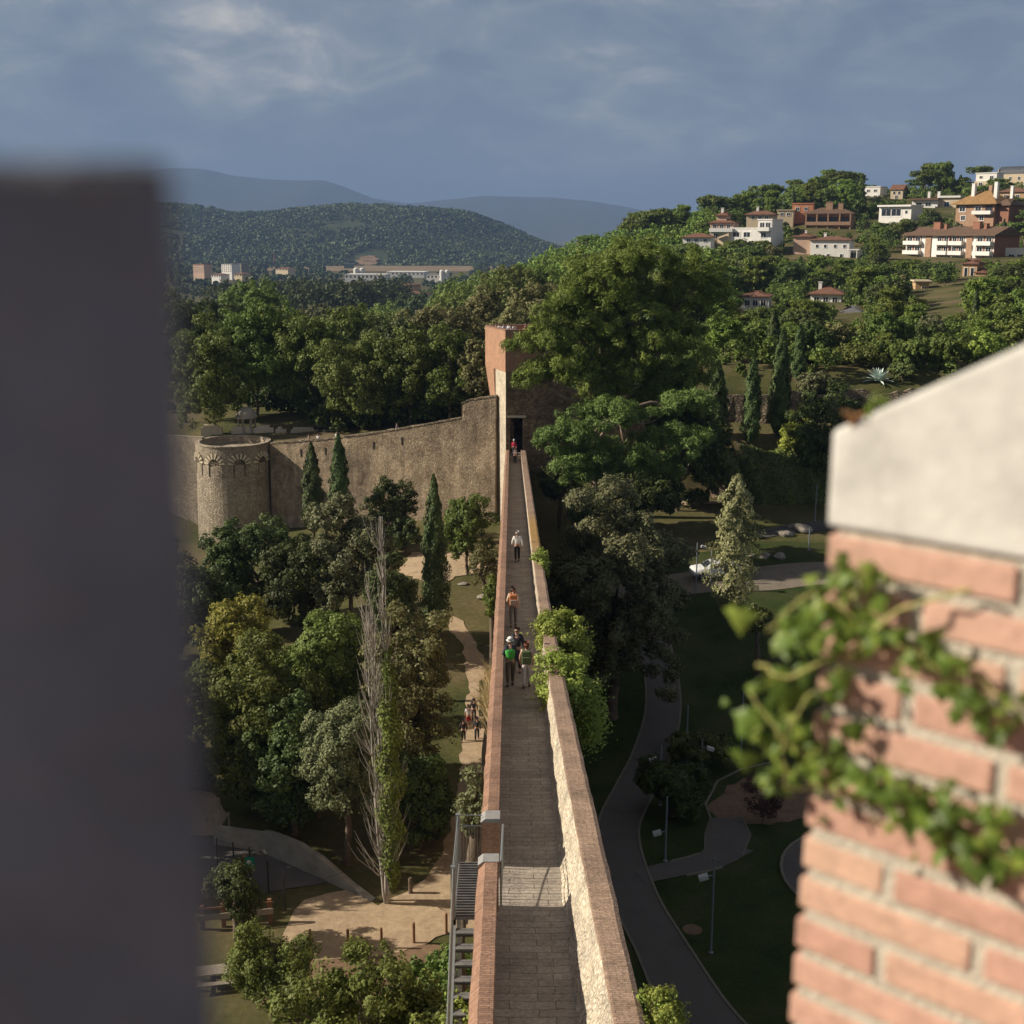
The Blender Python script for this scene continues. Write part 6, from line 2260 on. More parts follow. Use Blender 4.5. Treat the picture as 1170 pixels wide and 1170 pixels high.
# ---- park trees behind the city wall, one by one
BACK = [  # px, top, bottom, width, distance, leaf, label
    (218, 336, 478, 70, 158, 'oak', 'dark tree at the edge of the dark merlon behind the round tower'),
    (250, 366, 490, 80, 151, 'olive', 'olive-green tree right behind the domed pavilion'),
    (300, 342, 485, 118, 160, 'green', 'broad green tree behind the iron fence'),
    (362, 352, 482, 95, 158, 'olive', 'loose olive-green tree behind the middle of the city wall'),
    (412, 378, 490, 92, 148, 'olive', 'rounded brownish-green tree leaning over the city wall'),
    (470, 372, 470, 72, 147, 'green', 'dark fresh-green tree beside the step of the city wall'),
    (515, 374, 462, 66, 145, 'green', 'dense green tree between wall step and gate tower'),
    (547, 384, 450, 40, 143, 'brown', 'thin brown tree pressed against the gate tower side'),
    (215, 338, 430, 60, 195, 'oak', 'dark crown peeping over the tree at the merlon edge'),
    (330, 344, 430, 90, 205, 'olive', 'pale olive crown behind the broad green tree'),
    (405, 352, 420, 80, 200, 'olive', 'pale crown behind the loose olive-green tree'),
    (450, 360, 430, 70, 190, 'oak', 'dark crown behind the two dense green trees'),
    (505, 345, 420, 80, 195, 'brown', 'wide brownish crown behind the gate tower trees'),
    (560, 330, 400, 76, 205, 'brown', 'bare-looking brownish tree above the gate tower'),
    (615, 322, 395, 80, 195, 'brown', 'pale brown wintry tree between gate tower and the huge pine'),
    (590, 352, 420, 60, 165, 'brown', 'olive tree crown just over the gate tower parapet'),
    (250, 344, 385, 70, 270, 'oak', 'far dark crown above the olive-green tree'),
    (300, 320, 370, 76, 285, 'olive', 'far olive crown above the broad green tree'),
    (370, 350, 385, 74, 280, 'greyoak', 'far greyish crown above the pale olive crown'),
    (430, 356, 390, 66, 290, 'olive', 'far crown left of the pale valley roof'),
    (485, 352, 392, 70, 275, 'brown', 'far brownish crown right of the pale valley roof'),
    (535, 328, 380, 76, 290, 'olive', 'far olive crown left of the wintry trees'),
    (590, 302, 362, 80, 300, 'olive', 'far olive crown under the wooded ridge'),
    (640, 296, 352, 76, 300, 'pine', 'far green pine crown at the foot of the ridge'),
    (655, 315, 380, 70, 215, 'greyoak', 'greyish crown between the wintry tree and the huge pine'),
]
for i, (px, yt, yb, w, Y, lf, lab) in enumerate(BACK):
    far_ = Y > 180
    hero('park_tree', lab, px, yt, yb + (16 if not far_ else 8), w * 1.06, Y, lf, 1.55 if not far_ else 1.7, .34 if not far_ else .5, seed=200 + i, group='trees behind the city wall', cov=.62, low=-.75, nsub=9 if not far_ else 7, zb=None)

# ------------------------------------------------------------------ hill trees: a few kinds, copied one by one
def proto(name, kind, seed):
    rng = np.random.default_rng(700 + seed)
    if kind == 'umbrella':
        lys = [(0, 0, 8.4, 4.2, 4.2, 1.5, 22), (-1.6, .5, 7.2, 2.6, 2.6, 1.1, 8), (2, -.6, 7.0, 2.4, 2.4, 1.1, 8)]
        ms = pine_meshes(name, rng, 10, lys, 'pine2', 'pine_bark', [(0, 0, -2), (.2, 0, 3), (-.1, 0, 6), (0, 0, 8.6)], .85, .26, 1.3, .38, True)
    elif kind == 'pine':
        lys = [(0, 0, 8.4, 3.0, 3.0, 1.7, 14), (-.8, .3, 6.2, 3.5, 3.4, 1.6, 16), (.9, -.4, 4.2, 3.4, 3.4, 1.4, 13)]
        ms = pine_meshes(name, rng, 10, lys, 'pine', 'pine_bark', [(0, 0, -2), (.2, 0, 3), (-.1, 0, 6), (0, 0, 8.6)], .85, .26, 1.4, .38, True)
    elif kind == 'cypress':
        ms = spindle_meshes(name, rng, 10, 1.05, 'cypress', 'bark', 2600, .6, .45)
    elif kind == 'conifer':
        ms = spindle_meshes(name, rng, 10, 2.3, 'pine2', 'bark', 3200, .75, .4, zb=.8, prof=lambda q: np.minimum(1, q * 9) * (1 - q) ** .8 * (1 + .18 * np.sin(q * 40)), rough=.15, up=-.2)
    else:
        leaf = kind
        ms = broad_meshes(name, rng, 3.9, 3.9, 3.9 if kind != 'brown' else 4.3, 5.4, 1.35, .62, leaf, 'bark', .62, nsub=7, low=-.8, nl=6)
    crown, mb, bark = ms
    t = mb.build('trunk', M[bark], None, smooth=True)
    c = link('crown', crown)
    return c, t


PK = {}
for i, k in enumerate(['umbrella', 'pine', 'cypress', 'conifer', 'oak', 'olive', 'green', 'greyoak', 'brown']):
    PK[k] = [proto(k, k, i * 3 + j) for j in range(2)]
DESC = {'umbrella': ('stone_pine', 'flat-topped umbrella pine'), 'pine': ('pine_tree', 'bushy green pine'), 'cypress': ('cypress_tree', 'thin dark cypress'), 'conifer': ('conifer_tree', 'pointed dark conifer'),
        'oak': ('oak_tree', 'round dark oak'), 'olive': ('olive_tree', 'rounded olive-green tree'), 'green': ('leafy_tree', 'bright green leafy tree'), 'greyoak': ('oak_tree', 'grey-green round tree'), 'brown': ('autumn_tree', 'thin brownish tree')}
SCAT = []   # placed copies: (object, kind, px, py)


def hill_tree(kind, X, Y, h, w, rng, zoff=0.0, label=None):
    c, t = PK[kind][int(rng.integers(2))]
    g = tz(X, Y) + zoff
    nm, ds = DESC[kind]
    root = thing(nm, label, 'tree', (X, Y, g), float(rng.uniform(0, 6.28)), 'trees on the villa hill')
    root.scale = (w / 8.0 if kind not in ('cypress', 'conifer') else w / (2.1 if kind == 'cypress' else 4.6),) * 2 + (h / 10.0,)
    for src in (c, t):
        o = src.copy()
        COL.objects.link(o)
        o.parent = root
    if label is None:
        p = project((X, Y, g + h * .6))
        SCAT.append((root, kind, p[0], p[1]))
    return root


# named skyline trees of the hill
rng = np.random.default_rng(17)
SKY = [('pine', 780, 234, 262, 26, 440, 'dense pine bunch at the top end of the wooded ridge'),
       ('pine', 797, 246, 268, 20, 435, 'smaller pine beside the ridge-end pine bunch'),
       ('pine', 845, 222, 254, 26, 470, 'big round pine on the skyline above the pink balconied house'),
       ('pine', 866, 226, 254, 20, 465, 'middle pine of the trio above the white cubic villa'),
       ('pine', 880, 226, 256, 20, 460, 'last pine of the trio above the white cubic villa'),
       ('cypress', 905, 217, 252, 7, 455, 'lone slim cypress beside the orange flat house'),
       ('cypress', 933, 207, 246, 11, 470, 'tall dark cypress behind the loggia double house'),
       ('pine', 915, 216, 240, 30, 480, 'round pine clump behind the orange flat house'),
       ('pine', 955, 211, 243, 32, 475, 'broad pine crown behind the loggia double house'),
       ('conifer', 982, 200, 246, 15, 455, 'very tall thin conifer on the skyline near the flat white house'),
       ('greyoak', 1008, 222, 246, 22, 470, 'greyish tree between tall conifer and cream gabled house'),
       ('umbrella', 1052, 204, 226, 30, 520, 'flat spreading cedar on the skyline, the lower of two'),
       ('umbrella', 1068, 200, 226, 30, 515, 'flat spreading cedar on the skyline, the higher of two'),
       ('cypress', 1078, 201, 226, 8, 520, 'first of three skyline cypresses, next to the cedars'),
       ('cypress', 1085, 199, 226, 8, 521, 'middle one of three skyline cypresses beside the cedars'),
       ('cypress', 1096, 200, 226, 8, 522, 'last of three skyline cypresses, towards the barrel-roofed hall'),
       ('umbrella', 1118, 190, 212, 26, 560, 'small umbrella pine behind the white block on the hilltop'),
       ('green', 1108, 206, 232, 30, 500, 'green tree in front of the white hilltop block'),
       ('pine', 1138, 204, 226, 28, 505, 'dark pine under the barrel-roofed hall'),
       ('olive', 1160, 222, 246, 30, 470, 'olive tree at the far edge below the dark brick house')]
for k, px, yt, yb, w, Y, lab in SKY:
    p = at(px, yb, Y)
    h = at(px, yt, Y).z - p.z
    s = (p - Vector((0, 0, CZ))).length / F
    z0 = min(p.z, tz(p.x, Y) + 4)
    hill_tree(k, p.x, Y, at(px, yt, Y).z - z0, w * s, rng, z0 - tz(p.x, Y), lab)


def clear_of_houses(px, pytop, wpx, Y, slack=1.5):
    for x0, x1, y0, y1, Yh in HOUSE_BOX:
        if Y < Yh + 12 and x0 - wpx * .42 < px < x1 + wpx * .42 and pytop < y1 - slack:
            if Y > Yh - 160 or pytop < y1 - slack * 2:
                return False
    return True


KINDS_ = ['umbrella', 'pine', 'oak', 'olive', 'green', 'greyoak', 'cypress', 'brown']
PROB = np.array([.26, .24, .16, .12, .09, .07, .03, .03])
placed = []
tries = 0
while len(placed) < 340 and tries < 40000:
    tries += 1
    u = rng.uniform(.10, .43) if rng.random() < .8 else rng.uniform(.05, .2)
    Y = 145 + 400 * rng.random() ** (1.2 if tries % 3 else .75)
    X = u * Y
    if u < .17 and Y < 190:
        continue
    g = tz(X, Y)
    k = str(rng.choice(KINDS_, p=PROB / PROB.sum()))
    h = rng.uniform(7, 12.5) * (1.1 if k in ('umbrella', 'pine') else .85)
    if k == 'cypress':
        h *= 1.1
    if Y < 175:
        h = min(h, rng.uniform(2.5, 6))
        k = 'olive' if k in ('umbrella', 'cypress') else k
    w = h * rng.uniform(.75, 1.05) if k != 'cypress' else h * .2
    t_ = project((X, Y, g + h))
    b_ = project((X, Y, g))
    s = math.hypot(X, Y) / F
    if not clear_of_houses(t_[0], t_[1], w / s, Y):
        h *= .55; w *= .55
        t_ = project((X, Y, g + h))
        if k in ('umbrella',):
            k = 'oak'
        if not clear_of_houses(t_[0], t_[1], w / s, Y):
            continue
    if any((X - a) ** 2 + (Y - b) ** 2 < (.31 * (w + c)) ** 2 for a, b, c in placed):
        continue
    if b_[0] > 1230 or t_[0] < 600:
        continue
    hill_tree(k, X, Y, h, w, rng)
    placed.append((X, Y, w))
for px_, py_, k_, h_, w_ in [(1068, 350, 'oak', 5, 5.5), (1086, 340, 'green', 4.5, 5), (1063, 336, 'oak', 3.5, 4.5), (1096, 347, 'pine', 5, 5), (1078, 331, 'olive', 3.5, 4.5), (1098, 333, 'oak', 3, 4), (1100, 224, 'pine', 7, 8), (1125, 230, 'green', 7, 8), (1150, 226, 'oak', 7, 8), (1166, 214, 'olive', 6, 7), (1085, 232, 'umbrella', 8, 8), (1110, 212, 'oak', 5, 7), (1140, 214, 'pine', 6, 7),
                          (905, 372, 'umbrella', 9, 9), (935, 380, 'pine', 8, 7), (988, 388, 'umbrella', 8, 8), (1045, 384, 'pine', 9, 8), (1085, 374, 'umbrella', 9, 9), (1012, 372, 'cypress', 8, 1.6), (1022, 374, 'cypress', 7, 1.5), (1068, 382, 'conifer', 9, 3.6), (960, 392, 'oak', 6, 7), (870, 385, 'umbrella', 9, 9), (845, 395, 'pine', 9, 8), (820, 385, 'umbrella', 9, 9), (1120, 372, 'pine', 7, 7), (1146, 366, 'umbrella', 8, 8),
                          (985, 352, 'pine', 8, 7), (1010, 356, 'oak', 6.5, 7), (1028, 348, 'olive', 6, 6), (1070, 352, 'green', 5.5, 6), (1090, 356, 'pine', 7, 6.5), (1134, 352, 'umbrella', 8.5, 8), (1152, 345, 'green', 8, 8), (1165, 356, 'oak', 8, 8),
                          (1008, 322, 'oak', 5, 6), (1030, 318, 'pine', 4.5, 5.5), (1060, 320, 'oak', 4.5, 6), (1080, 322, 'green', 4, 5.5), (1136, 322, 'oak', 6, 6.5), (1150, 316, 'olive', 6, 6), (985, 325, 'green', 5, 6), (1000, 340, 'umbrella', 7, 7),
                          (900, 325, 'pine', 6, 7), (930, 318, 'oak', 5, 6), (965, 318, 'pine', 5, 6), (880, 318, 'pine', 6, 7), (1120, 345, 'oak', 4.5, 5), (1040, 372, 'green', 7, 7), (1100, 378, 'olive', 6, 7), (1010, 268, 'oak', 4, 5), (1035, 268, 'pine', 5, 6), (1060, 258, 'green', 5, 6), (1000, 272, 'pine', 4, 5)]:
    q_ = hit(px_, py_)
    if q_ is None:
        continue
    for f_ in (1, .72, .5):
        if clear_of_houses(px_, project((q_.x, q_.y, q_.z + h_ * f_))[1], w_ * f_ / math.hypot(q_.x, q_.y) * F, q_.y):
            hill_tree(k_, q_.x, q_.y, h_ * f_, w_ * f_, rng)
            break
for k in PK:
    for c, t in PK[k]:
        bpy.data.objects.remove(c)
        bpy.data.objects.remove(t)

# ---- labels for the copies, by the landmark each one stands closest to
LAND += [('agave', 1003, 427), ('tallest cypress', 885, 440), ('huge layered pine', 730, 340), ('ridge-end pine bunch', 780, 250), ('barrel-roofed hall', 1154, 205), ('gate tower', 590, 385), ('sloping stone coping', 1120, 400)]
ORD = ['first', 'second', 'third', 'fourth', 'fifth', 'sixth', 'seventh', 'eighth', 'ninth', 'tenth', 'eleventh', 'twelfth', 'thirteenth', 'fourteenth', 'fifteenth']
lab_groups = {}
for root, k, px, py in SCAT:
    ph, lx, ly = min(LAND, key=lambda q: (q[1] - px) ** 2 + ((q[2] - py) * 1.6) ** 2)
    dx_, dy_ = px - lx, (py - ly) * 1.6
    rel = ('right of' if dx_ > 0 else 'left of') if abs(dx_) > abs(dy_) else ('below' if dy_ > 0 else 'above')
    hgt = root.scale[2] * 10
    size = 'small ' if hgt < 5 else ('tall ' if hgt > 11 else '')
    lab_groups.setdefault(f'{size}{DESC[k][1]} {rel} the {ph}', []).append((px, root))
for lab, mem in lab_groups.items():
    mem.sort(key=lambda q: q[0])
    if len(mem) == 1:
        mem[0][1]['label'] = lab
    else:
        for i, (px, r) in enumerate(mem):
            r['label'] = lab + ', ' + (ORD[i] if i < len(mem) - 1 else 'last') + ' from the left'

# ------------------------------------------------------------------ woods that read as one mass
def wood(name, pts, leaf, rng, nleaf=420, ls=1.0, asp=.75):
    """pts: (x, y, z, height, radius) for each crown of the mass"""
    Vs = []
    protos = []
    for j in range(5):
        P, Nn, C = crown_points(rng, (1, 1, 1), 16, .38, 5, .17, max(2, nleaf // 80), .9, -.5, .5)
        protos.append((P, Nn))
    A, B = [], []
    for (x, y, z, h, r) in pts:
        P, Nn = protos[int(rng.integers(5))]
        a = rng.uniform(0, 6.28)
        ca, sa = math.cos(a), math.sin(a)
        Rm = np.array([[ca, -sa, 0], [sa, ca, 0], [0, 0, 1]])
        sc = np.array([r, r, h * .5])
        A.append(P @ Rm.T * sc + np.array([x, y, z + h * .55]))
        B.append(Nn @ Rm.T)
    P, Nn = np.concatenate(A), np.concatenate(B)
    V, Q = leaf_quads(P, Nn, ls, asp, rng)
    o = link(name, np_mesh(name, V, Q, LEAF[leaf]))
    return tag(o, kind='stuff')


def scatter(rng, n, u0, u1, Y0, Y1, h0, h1, keep=None, gap=.5, slack=1.5):
    out = []
    k = 0
    while len(out) < n and k < n * 40:
        k += 1
        Y = Y0 + (Y1 - Y0) * rng.random()
        u = rng.uniform(u0, u1)
        if keep and not keep(585 + u * F, Y):
            continue
        X = u * Y
        h = rng.uniform(h0, h1)
        g = tz(X, Y)
        pt = project((X, Y, g + h))
        if not clear_of_houses(pt[0], pt[1], h / Y * F * .8, Y, slack):
            continue
        r = h * rng.uniform(.36, .5)
        if any(abs(X - a[0]) < gap * (r + a[4]) and abs(Y - a[1]) < gap * (r + a[4]) for a in out[-400:]):
            continue
        out.append((X, Y, g - .5, h, r))
    return out


rng = np.random.default_rng(33)
wood('undergrowth', scatter(rng, 2000, .04, .44, 230, 580, 1.8, 5.0, None, .22, 1.5), 'green', rng, 160, .55)
wood('undergrowth', scatter(rng, 520, .05, .44, 138, 230, 1.0, 3.6, lambda px, Y: Y > 152 or px > 770, .2, 1.5), 'olive', rng, 560, .32)
wood('undergrowth', scatter(rng, 420, -.2, .03, 146, 188, 1.8, 4.2, lambda px, Y: Y > 160 or px > 352, .2), 'oak', rng, 420, .34)
wood('undergrowth', scatter(rng, 620, -.34, .06, 146, 330, 1.5, 3.5, lambda px, Y: Y > 166 or px > 352, .2), 'oak', rng, 260, .45)
rng = np.random.default_rng(31)
wood('ridge_wood', scatter(rng, 560, -.01, .165, 285, 530, 6, 11, lambda px, Y: 556 < px < 815, .36), 'pine', rng, 520, .75)
wood('valley_wood', scatter(rng, 330, -.34, .0, 320, 620, 7, 13, lambda px, Y: not (420 < px < 500 and Y > 420), .45), 'olive', rng, 420, .95)
wood('grove', [(x, y, tz(x, y) - 1, h, r) for x, y, h, r in [(rng.uniform(-170, -75), rng.uniform(680, 900), rng.uniform(22, 28), rng.uniform(8, 11)) for _ in range(75)]], 'oak', rng, 700, 1.6)
wood('grove', [(x, y, tz(x, y) - 1, h, r) for x, y, h, r in [(rng.uniform(-74, -48), rng.uniform(660, 820), rng.uniform(13, 17), rng.uniform(5, 7)) for _ in range(26)]], 'oak', rng, 600, 1.4)
wood('valley_wood', scatter(rng, 420, -.36, .02, 640, 1350, 8, 14, None, .3), 'far', rng, 240, 1.8)
wood('valley_wood', scatter(rng, 500, -.36, .06, 1350, 2350, 8, 14, lambda px, Y: not (375 < px < 540 and Y > 1750), .2), 'far', rng, 120, 3.2)
# the wooded hill far behind, one mass of small crowns
rng = np.random.default_rng(32)
n = 17000
X = rng.uniform(-1300, 420, n)
Y = 2420 + 1000 * rng.random(n) ** 1.2
Z = hill_z(X, Y)
scar = ((X + 285) / 42) ** 2 + ((Y - 2520) / 80) ** 2 < 1
ok = ~scar
X, Y, Z = X[ok], Y[ok], Z[ok]
k = len(X)
rel_ = fbm(X, Y, 95, 3, 21)
r = rng.uniform(3.2, 6.5, k) * np.clip(1 + .22 * rel_, .45, 1.5)
keep_ = (rel_ > -2.6)
X, Y, Z, r = X[keep_], Y[keep_], Z[keep_], r[keep_]
k, q = len(X), 20
D = unit(rng, k * q)
D[:, 2] = np.abs(D[:, 2]) * .9 + .05
rr_ = np.repeat(r, q)[:, None]
P = np.repeat(np.stack([X, Y, Z + r * .45], 1), q, 0) + D * rr_ * np.array([1, 1, 1.05]) * rng.uniform(.5, 1.05, (k * q, 1))
Nn = D + unit(rng, k * q) * .75
Nn /= np.linalg.norm(Nn, axis=1, keepdims=True)
V, Q = leaf_quads(P, Nn, 4.6, .8, rng)
o = link('hill_wood', np_mesh('hill_wood', V, Q, LEAF['far']))
tag(o, kind='stuff')
tag(bpy.data.objects['hill'], kind='structure')
# ------------------------------------------------------------------ people
def cloth(name, c, rough=.9):
    if name not in M:
        M[name] = mat_rough(name, c, .12, 9, rough, .2, 30)
    return M[name]


M['skin'] = mat_rough('skin', (.46, .27, .19), .06, 6, .6, 0)
M['skin_dark'] = mat_rough('skin_tanned', (.34, .19, .13), .06, 6, .6, 0)
M['eye'] = mat_rough('eye_dark', (.02, .015, .012), .1, 5, .3, 0)


def skin_mesh(name, J, E, Rr, mats, parent, extra=None, root=0, sub=1):
    names = list(J)
    me = bpy.data.meshes.new(name + '_tmp')
    me.from_pydata([J[k] for k in names], [(names.index(a), names.index(b)) for a, b in E], [])
    ob = bpy.data.objects.new(name + '_tmp', me)
    COL.objects.link(ob)
    md = ob.modifiers.new('skin', 'SKIN')
    md.use_smooth_shade = True
    sv_ = me.skin_vertices[0].data
    for i, k in enumerate(names):
        r = Rr[k]
        sv_[i].radius = r if hasattr(r, '__len__') else (r, r)
        sv_[i].use_root = (i == root)
    sb = ob.modifiers.new('sub', 'SUBSURF')
    sb.levels = sub
    sb.render_levels = sub
    dg = bpy.context.evaluated_depsgraph_get()
    dg.update()
    new = bpy.data.meshes.new_from_object(ob.evaluated_get(dg))
    bpy.data.objects.remove(ob)
    bpy.data.meshes.remove(me)
    new.name = name
    new.materials.clear()
    for m_ in mats:
        new.materials.append(m_)
    if extra:
        k = len(new.vertices)
        bm = bmesh.new()
        bm.from_mesh(new)
        vs = [bm.verts.new(v) for v in extra.v]
        for f, mi in zip(extra.f, extra.m):
            try:
                fc = bm.faces.new([vs[i] for i in f])
                fc.material_index = mi
                fc.smooth = True
            except ValueError:
                pass
        bm.to_mesh(new)
        bm.free()
    return link(name, new, parent)


def person(label, loc, face, h=1.72, top='grey', top_c=(.3, .3, .3), legs_c=(.05, .05, .06), hair_c=(.04, .025, .018), hat=None, group=None, stride=.18, sleeves='long', shorts=False, skin='skin', long_hair=False, build=1.0, glasses=False, shoe_c=(.05, .05, .05), vest=None, swing=None, reach=False):
    t = thing('person', label, 'person', tuple(loc), face, group)
    k = h / 1.72
    s = stride
    sw = s * .8 if swing is None else swing
    J = {'pelvis': (0, 0, .95), 'spine': (0, -.01, 1.12), 'chest': (0, 0, 1.30), 'neck': (0, .005, 1.47), 'hb': (0, .02, 1.53), 'head': (0, .03, 1.61), 'crown': (0, .02, 1.68)}
    Rb = {'pelvis': (.13, .10), 'spine': (.115, .085), 'chest': (.145, .10), 'neck': .052, 'hb': (.062, .07), 'head': (.078, .092), 'crown': (.06, .075)}
    E = [('pelvis', 'spine'), ('spine', 'chest'), ('chest', 'neck'), ('neck', 'hb'), ('hb', 'head'), ('head', 'crown')]
    extra = MB()
    for sg, S_ in ((-1, 'L'), (1, 'R')):
        d = sg * s
        J[S_ + 'sh'] = (sg * .165 * build, 0, 1.40)
        if reach and sg > 0:
            J[S_ + 'el'] = (sg * .24, .16, 1.20); J[S_ + 'wr'] = (sg * .12, .34, 1.30); J[S_ + 'pa'] = (sg * .09, .40, 1.34)
        else:
            J[S_ + 'el'] = (sg * .235 * build, -.03 - d * .45 * sw / max(s, .01), 1.13)
            J[S_ + 'wr'] = (sg * .245 * build, .05 - d * 1.0 * sw / max(s, .01), .90)
            J[S_ + 'pa'] = (sg * .24 * build, .08 - d * 1.15 * sw / max(s, .01), .83)
        J[S_ + 'hp'] = (sg * .088, 0, .90)
        J[S_ + 'kn'] = (sg * .095, .04 + d * .55, .50)
        J[S_ + 'an'] = (sg * .095, -.03 + d * 1.0, .09 + (.05 if d < 0 else 0))
        J[S_ + 'to'] = (sg * .105, .12 + d * 1.0, .035)
        Rb.update({S_ + 'sh': .062, S_ + 'el': .042, S_ + 'wr': .03, S_ + 'pa': (.04, .022), S_ + 'hp': .092, S_ + 'kn': .06, S_ + 'an': .042, S_ + 'to': .036})
        E += [('chest', S_ + 'sh'), (S_ + 'sh', S_ + 'el'), (S_ + 'el', S_ + 'wr'), (S_ + 'wr', S_ + 'pa'), ('pelvis', S_ + 'hp'), (S_ + 'hp', S_ + 'kn'), (S_ + 'kn', S_ + 'an'), (S_ + 'an', S_ + 'to')]
        pa = Vector(J[S_ + 'pa']); wv = (pa - Vector(J[S_ + 'wr'])).normalized()
        fwd = Vector((0, 1, 0))
        for q, L in zip((-1.2, -.4, .4, 1.2), (.07, .085, .08, .062)):
            a0 = pa + fwd * q * .016
            extra.tube([a0, a0 + wv * L * .55, a0 + wv * L * .9 + Vector((-sg * .02, 0, 0))], [.0095, .0085, .006], 5)
        extra.tube([pa + fwd * .02 - wv * .03, pa + fwd * .05 + wv * .01, pa + fwd * .055 + wv * .035], [.011, .009, .007], 5)
    # face: nose, ears, eyes
    extra.add([(-.016, .115, 1.585), (.016, .115, 1.585), (0, .145, 1.59), (0, .118, 1.63)], [(0, 1, 2), (1, 3, 2), (3, 0, 2)])
    for sg in (-1, 1):
        extra.obox((sg * .081, .03, 1.605), (.2, 1, 0), (-1, .2, 0), (0, 0, 1), .018, .008, .03)
        extra.obox((sg * .03, .118, 1.622), (1, 0, 0), (0, 1, 0), (0, 0, 1), .013, .006, .006, 1)
    extra.obox((0, .112, 1.556), (1, 0, 0), (0, 1, 0), (0, 0, 1), .022, .008, .005, 1)
    if glasses:
        extra.obox((0, .126, 1.624), (1, 0, 0), (0, 1, 0), (0, 0, 1), .065, .006, .018, 1)
    sc = lambda J_: {a: tuple(c * k for c in p) for a, p in J_.items()}
    sr = lambda R_: {a: tuple(c * k for c in r) if hasattr(r, '__len__') else r * k for a, r in R_.items()}
    extra.v = [tuple(c * k for c in v) for v in extra.v]
    skin_mesh('body', sc(J), E, sr(Rb), [M[skin], M['eye']], t, extra)
    # shirt
    up = ['pelvis', 'spine', 'chest']
    Js = {a: J[a] for a in up}
    Js['pelvis'] = (0, 0, .97)
    Js['coll'] = (0, 0, 1.43)
    Rs = {'pelvis': (.158 * build, .125), 'spine': (.148 * build, .118), 'chest': (.172 * build, .128), 'coll': (.10, .08)}
    Es = [('pelvis', 'spine'), ('spine', 'chest'), ('chest', 'coll')]
    for S_ in 'LR':
        Js[S_ + 'sh'] = J[S_ + 'sh']; Js[S_ + 'el'] = J[S_ + 'el']
        Rs[S_ + 'sh'] = .085; Rs[S_ + 'el'] = .062
        Es += [('chest', S_ + 'sh'), (S_ + 'sh', S_ + 'el')]
        if sleeves == 'long':
            Js[S_ + 'wr'] = J[S_ + 'wr']; Rs[S_ + 'wr'] = .046
            Es.append((S_ + 'el', S_ + 'wr'))
        elif sleeves == 'none':
            Js[S_ + 'el'] = tuple(Vector(J[S_ + 'sh']).lerp(Vector(J[S_ + 'el']), .15)); Rs[S_ + 'el'] = .07
        else:
            Js[S_ + 'el'] = tuple(Vector(J[S_ + 'sh']).lerp(Vector(J[S_ + 'el']), .75))
    skin_mesh('shirt', sc(Js), Es, sr(Rs), [cloth('cloth_' + top, top_c)], t)
    if vest:
        Jv = {'pelvis': (0, 0, .93), 'spine': J['spine'], 'chest': J['chest'], 'coll': (0, 0, 1.42), 'Lsh': tuple(Vector(J['Lsh']) * .9 + Vector((0, 0, .14))), 'Rsh': tuple(Vector(J['Rsh']) * .9 + Vector((0, 0, .14)))}
        Rv = {'pelvis': (.168 * build, .135), 'spine': (.166 * build, .138), 'chest': (.19 * build, .15), 'coll': (.125, .115), 'Lsh': .115, 'Rsh': .115}
        skin_mesh('vest', sc(Jv), [('pelvis', 'spine'), ('spine', 'chest'), ('chest', 'coll'), ('chest', 'Lsh'), ('chest', 'Rsh')], sr(Rv), [cloth('cloth_vest_' + vest[0], vest[1])], t)
    # trousers
    Jt = {'waist': (0, -.005, 1.03), 'pelvis': (0, 0, .94)}
    Rt = {'waist': (.138, .108), 'pelvis': (.152, .122)}
    Et = [('waist', 'pelvis')]
    for S_ in 'LR':
        Jt[S_ + 'hp'] = J[S_ + 'hp']; Jt[S_ + 'kn'] = J[S_ + 'kn']
        Rt[S_ + 'hp'] = .105; Rt[S_ + 'kn'] = .078
        Et += [('pelvis', S_ + 'hp'), (S_ + 'hp', S_ + 'kn')]
        if not shorts:
            a = Vector(J[S_ + 'an'])
            Jt[S_ + 'an'] = tuple(a + Vector((0, 0, .02))); Rt[S_ + 'an'] = .062
            Et.append((S_ + 'kn', S_ + 'an'))
        else:
            Rt[S_ + 'kn'] = .092
    skin_mesh('shorts' if shorts else 'trousers', sc(Jt), Et, sr(Rt), [cloth('cloth_%d_%d_%d' % tuple(int(c * 255) for c in legs_c), legs_c)], t, root=1)
    for S_ in 'LR':
        a, b_ = Vector(J[S_ + 'an']), Vector(J[S_ + 'to'])
        heel = a + Vector((0, -.05, -.05))
        Jf = {'h': tuple(heel), 'm': tuple((a + b_) / 2 + Vector((0, .01, -.025))), 't': tuple(b_ + Vector((0, .03, 0)))}
        skin_mesh('shoe', sc(Jf), [('h', 'm'), ('m', 't')], sr({'h': (.045, .042), 'm': (.05, .042), 't': (.04, .03)}), [cloth('cloth_shoe_%d' % int(shoe_c[0] * 255), shoe_c)], t)
    # hair
    Jh = {'a': (0, .005, 1.645), 'b': (0, 0, 1.69), 'c': (0, -.035, 1.60)}
    Rh = {'a': (.092, .095), 'b': (.07, .08), 'c': (.082, .06)}
    Eh = [('b', 'a'), ('a', 'c')]
    if long_hair:
        Jh['d'] = (0, -.06, 1.48); Rh['d'] = (.085, .045); Eh.append(('c', 'd'))
    skin_mesh('hair', sc(Jh), Eh, sr(Rh), [cloth('hair_%d_%d' % (int(hair_c[0] * 255), int(hair_c[1] * 255)), hair_c)], t)
    if hat:
        b = MB()
        b.lathe([(.135, -.01), (.14, 0), (.102, .012), (.10, .05), (.085, .095), (.05, .118), (.001, .124)], (0, .005, 1.665), 18)
        b.v = [tuple(c * k for c in v) for v in b.v]
        b.build('hat', cloth('hat_%d_%d' % (int(hat[0] * 255), int(hat[2] * 255)), hat), t, smooth=True, normals=True)
    return t


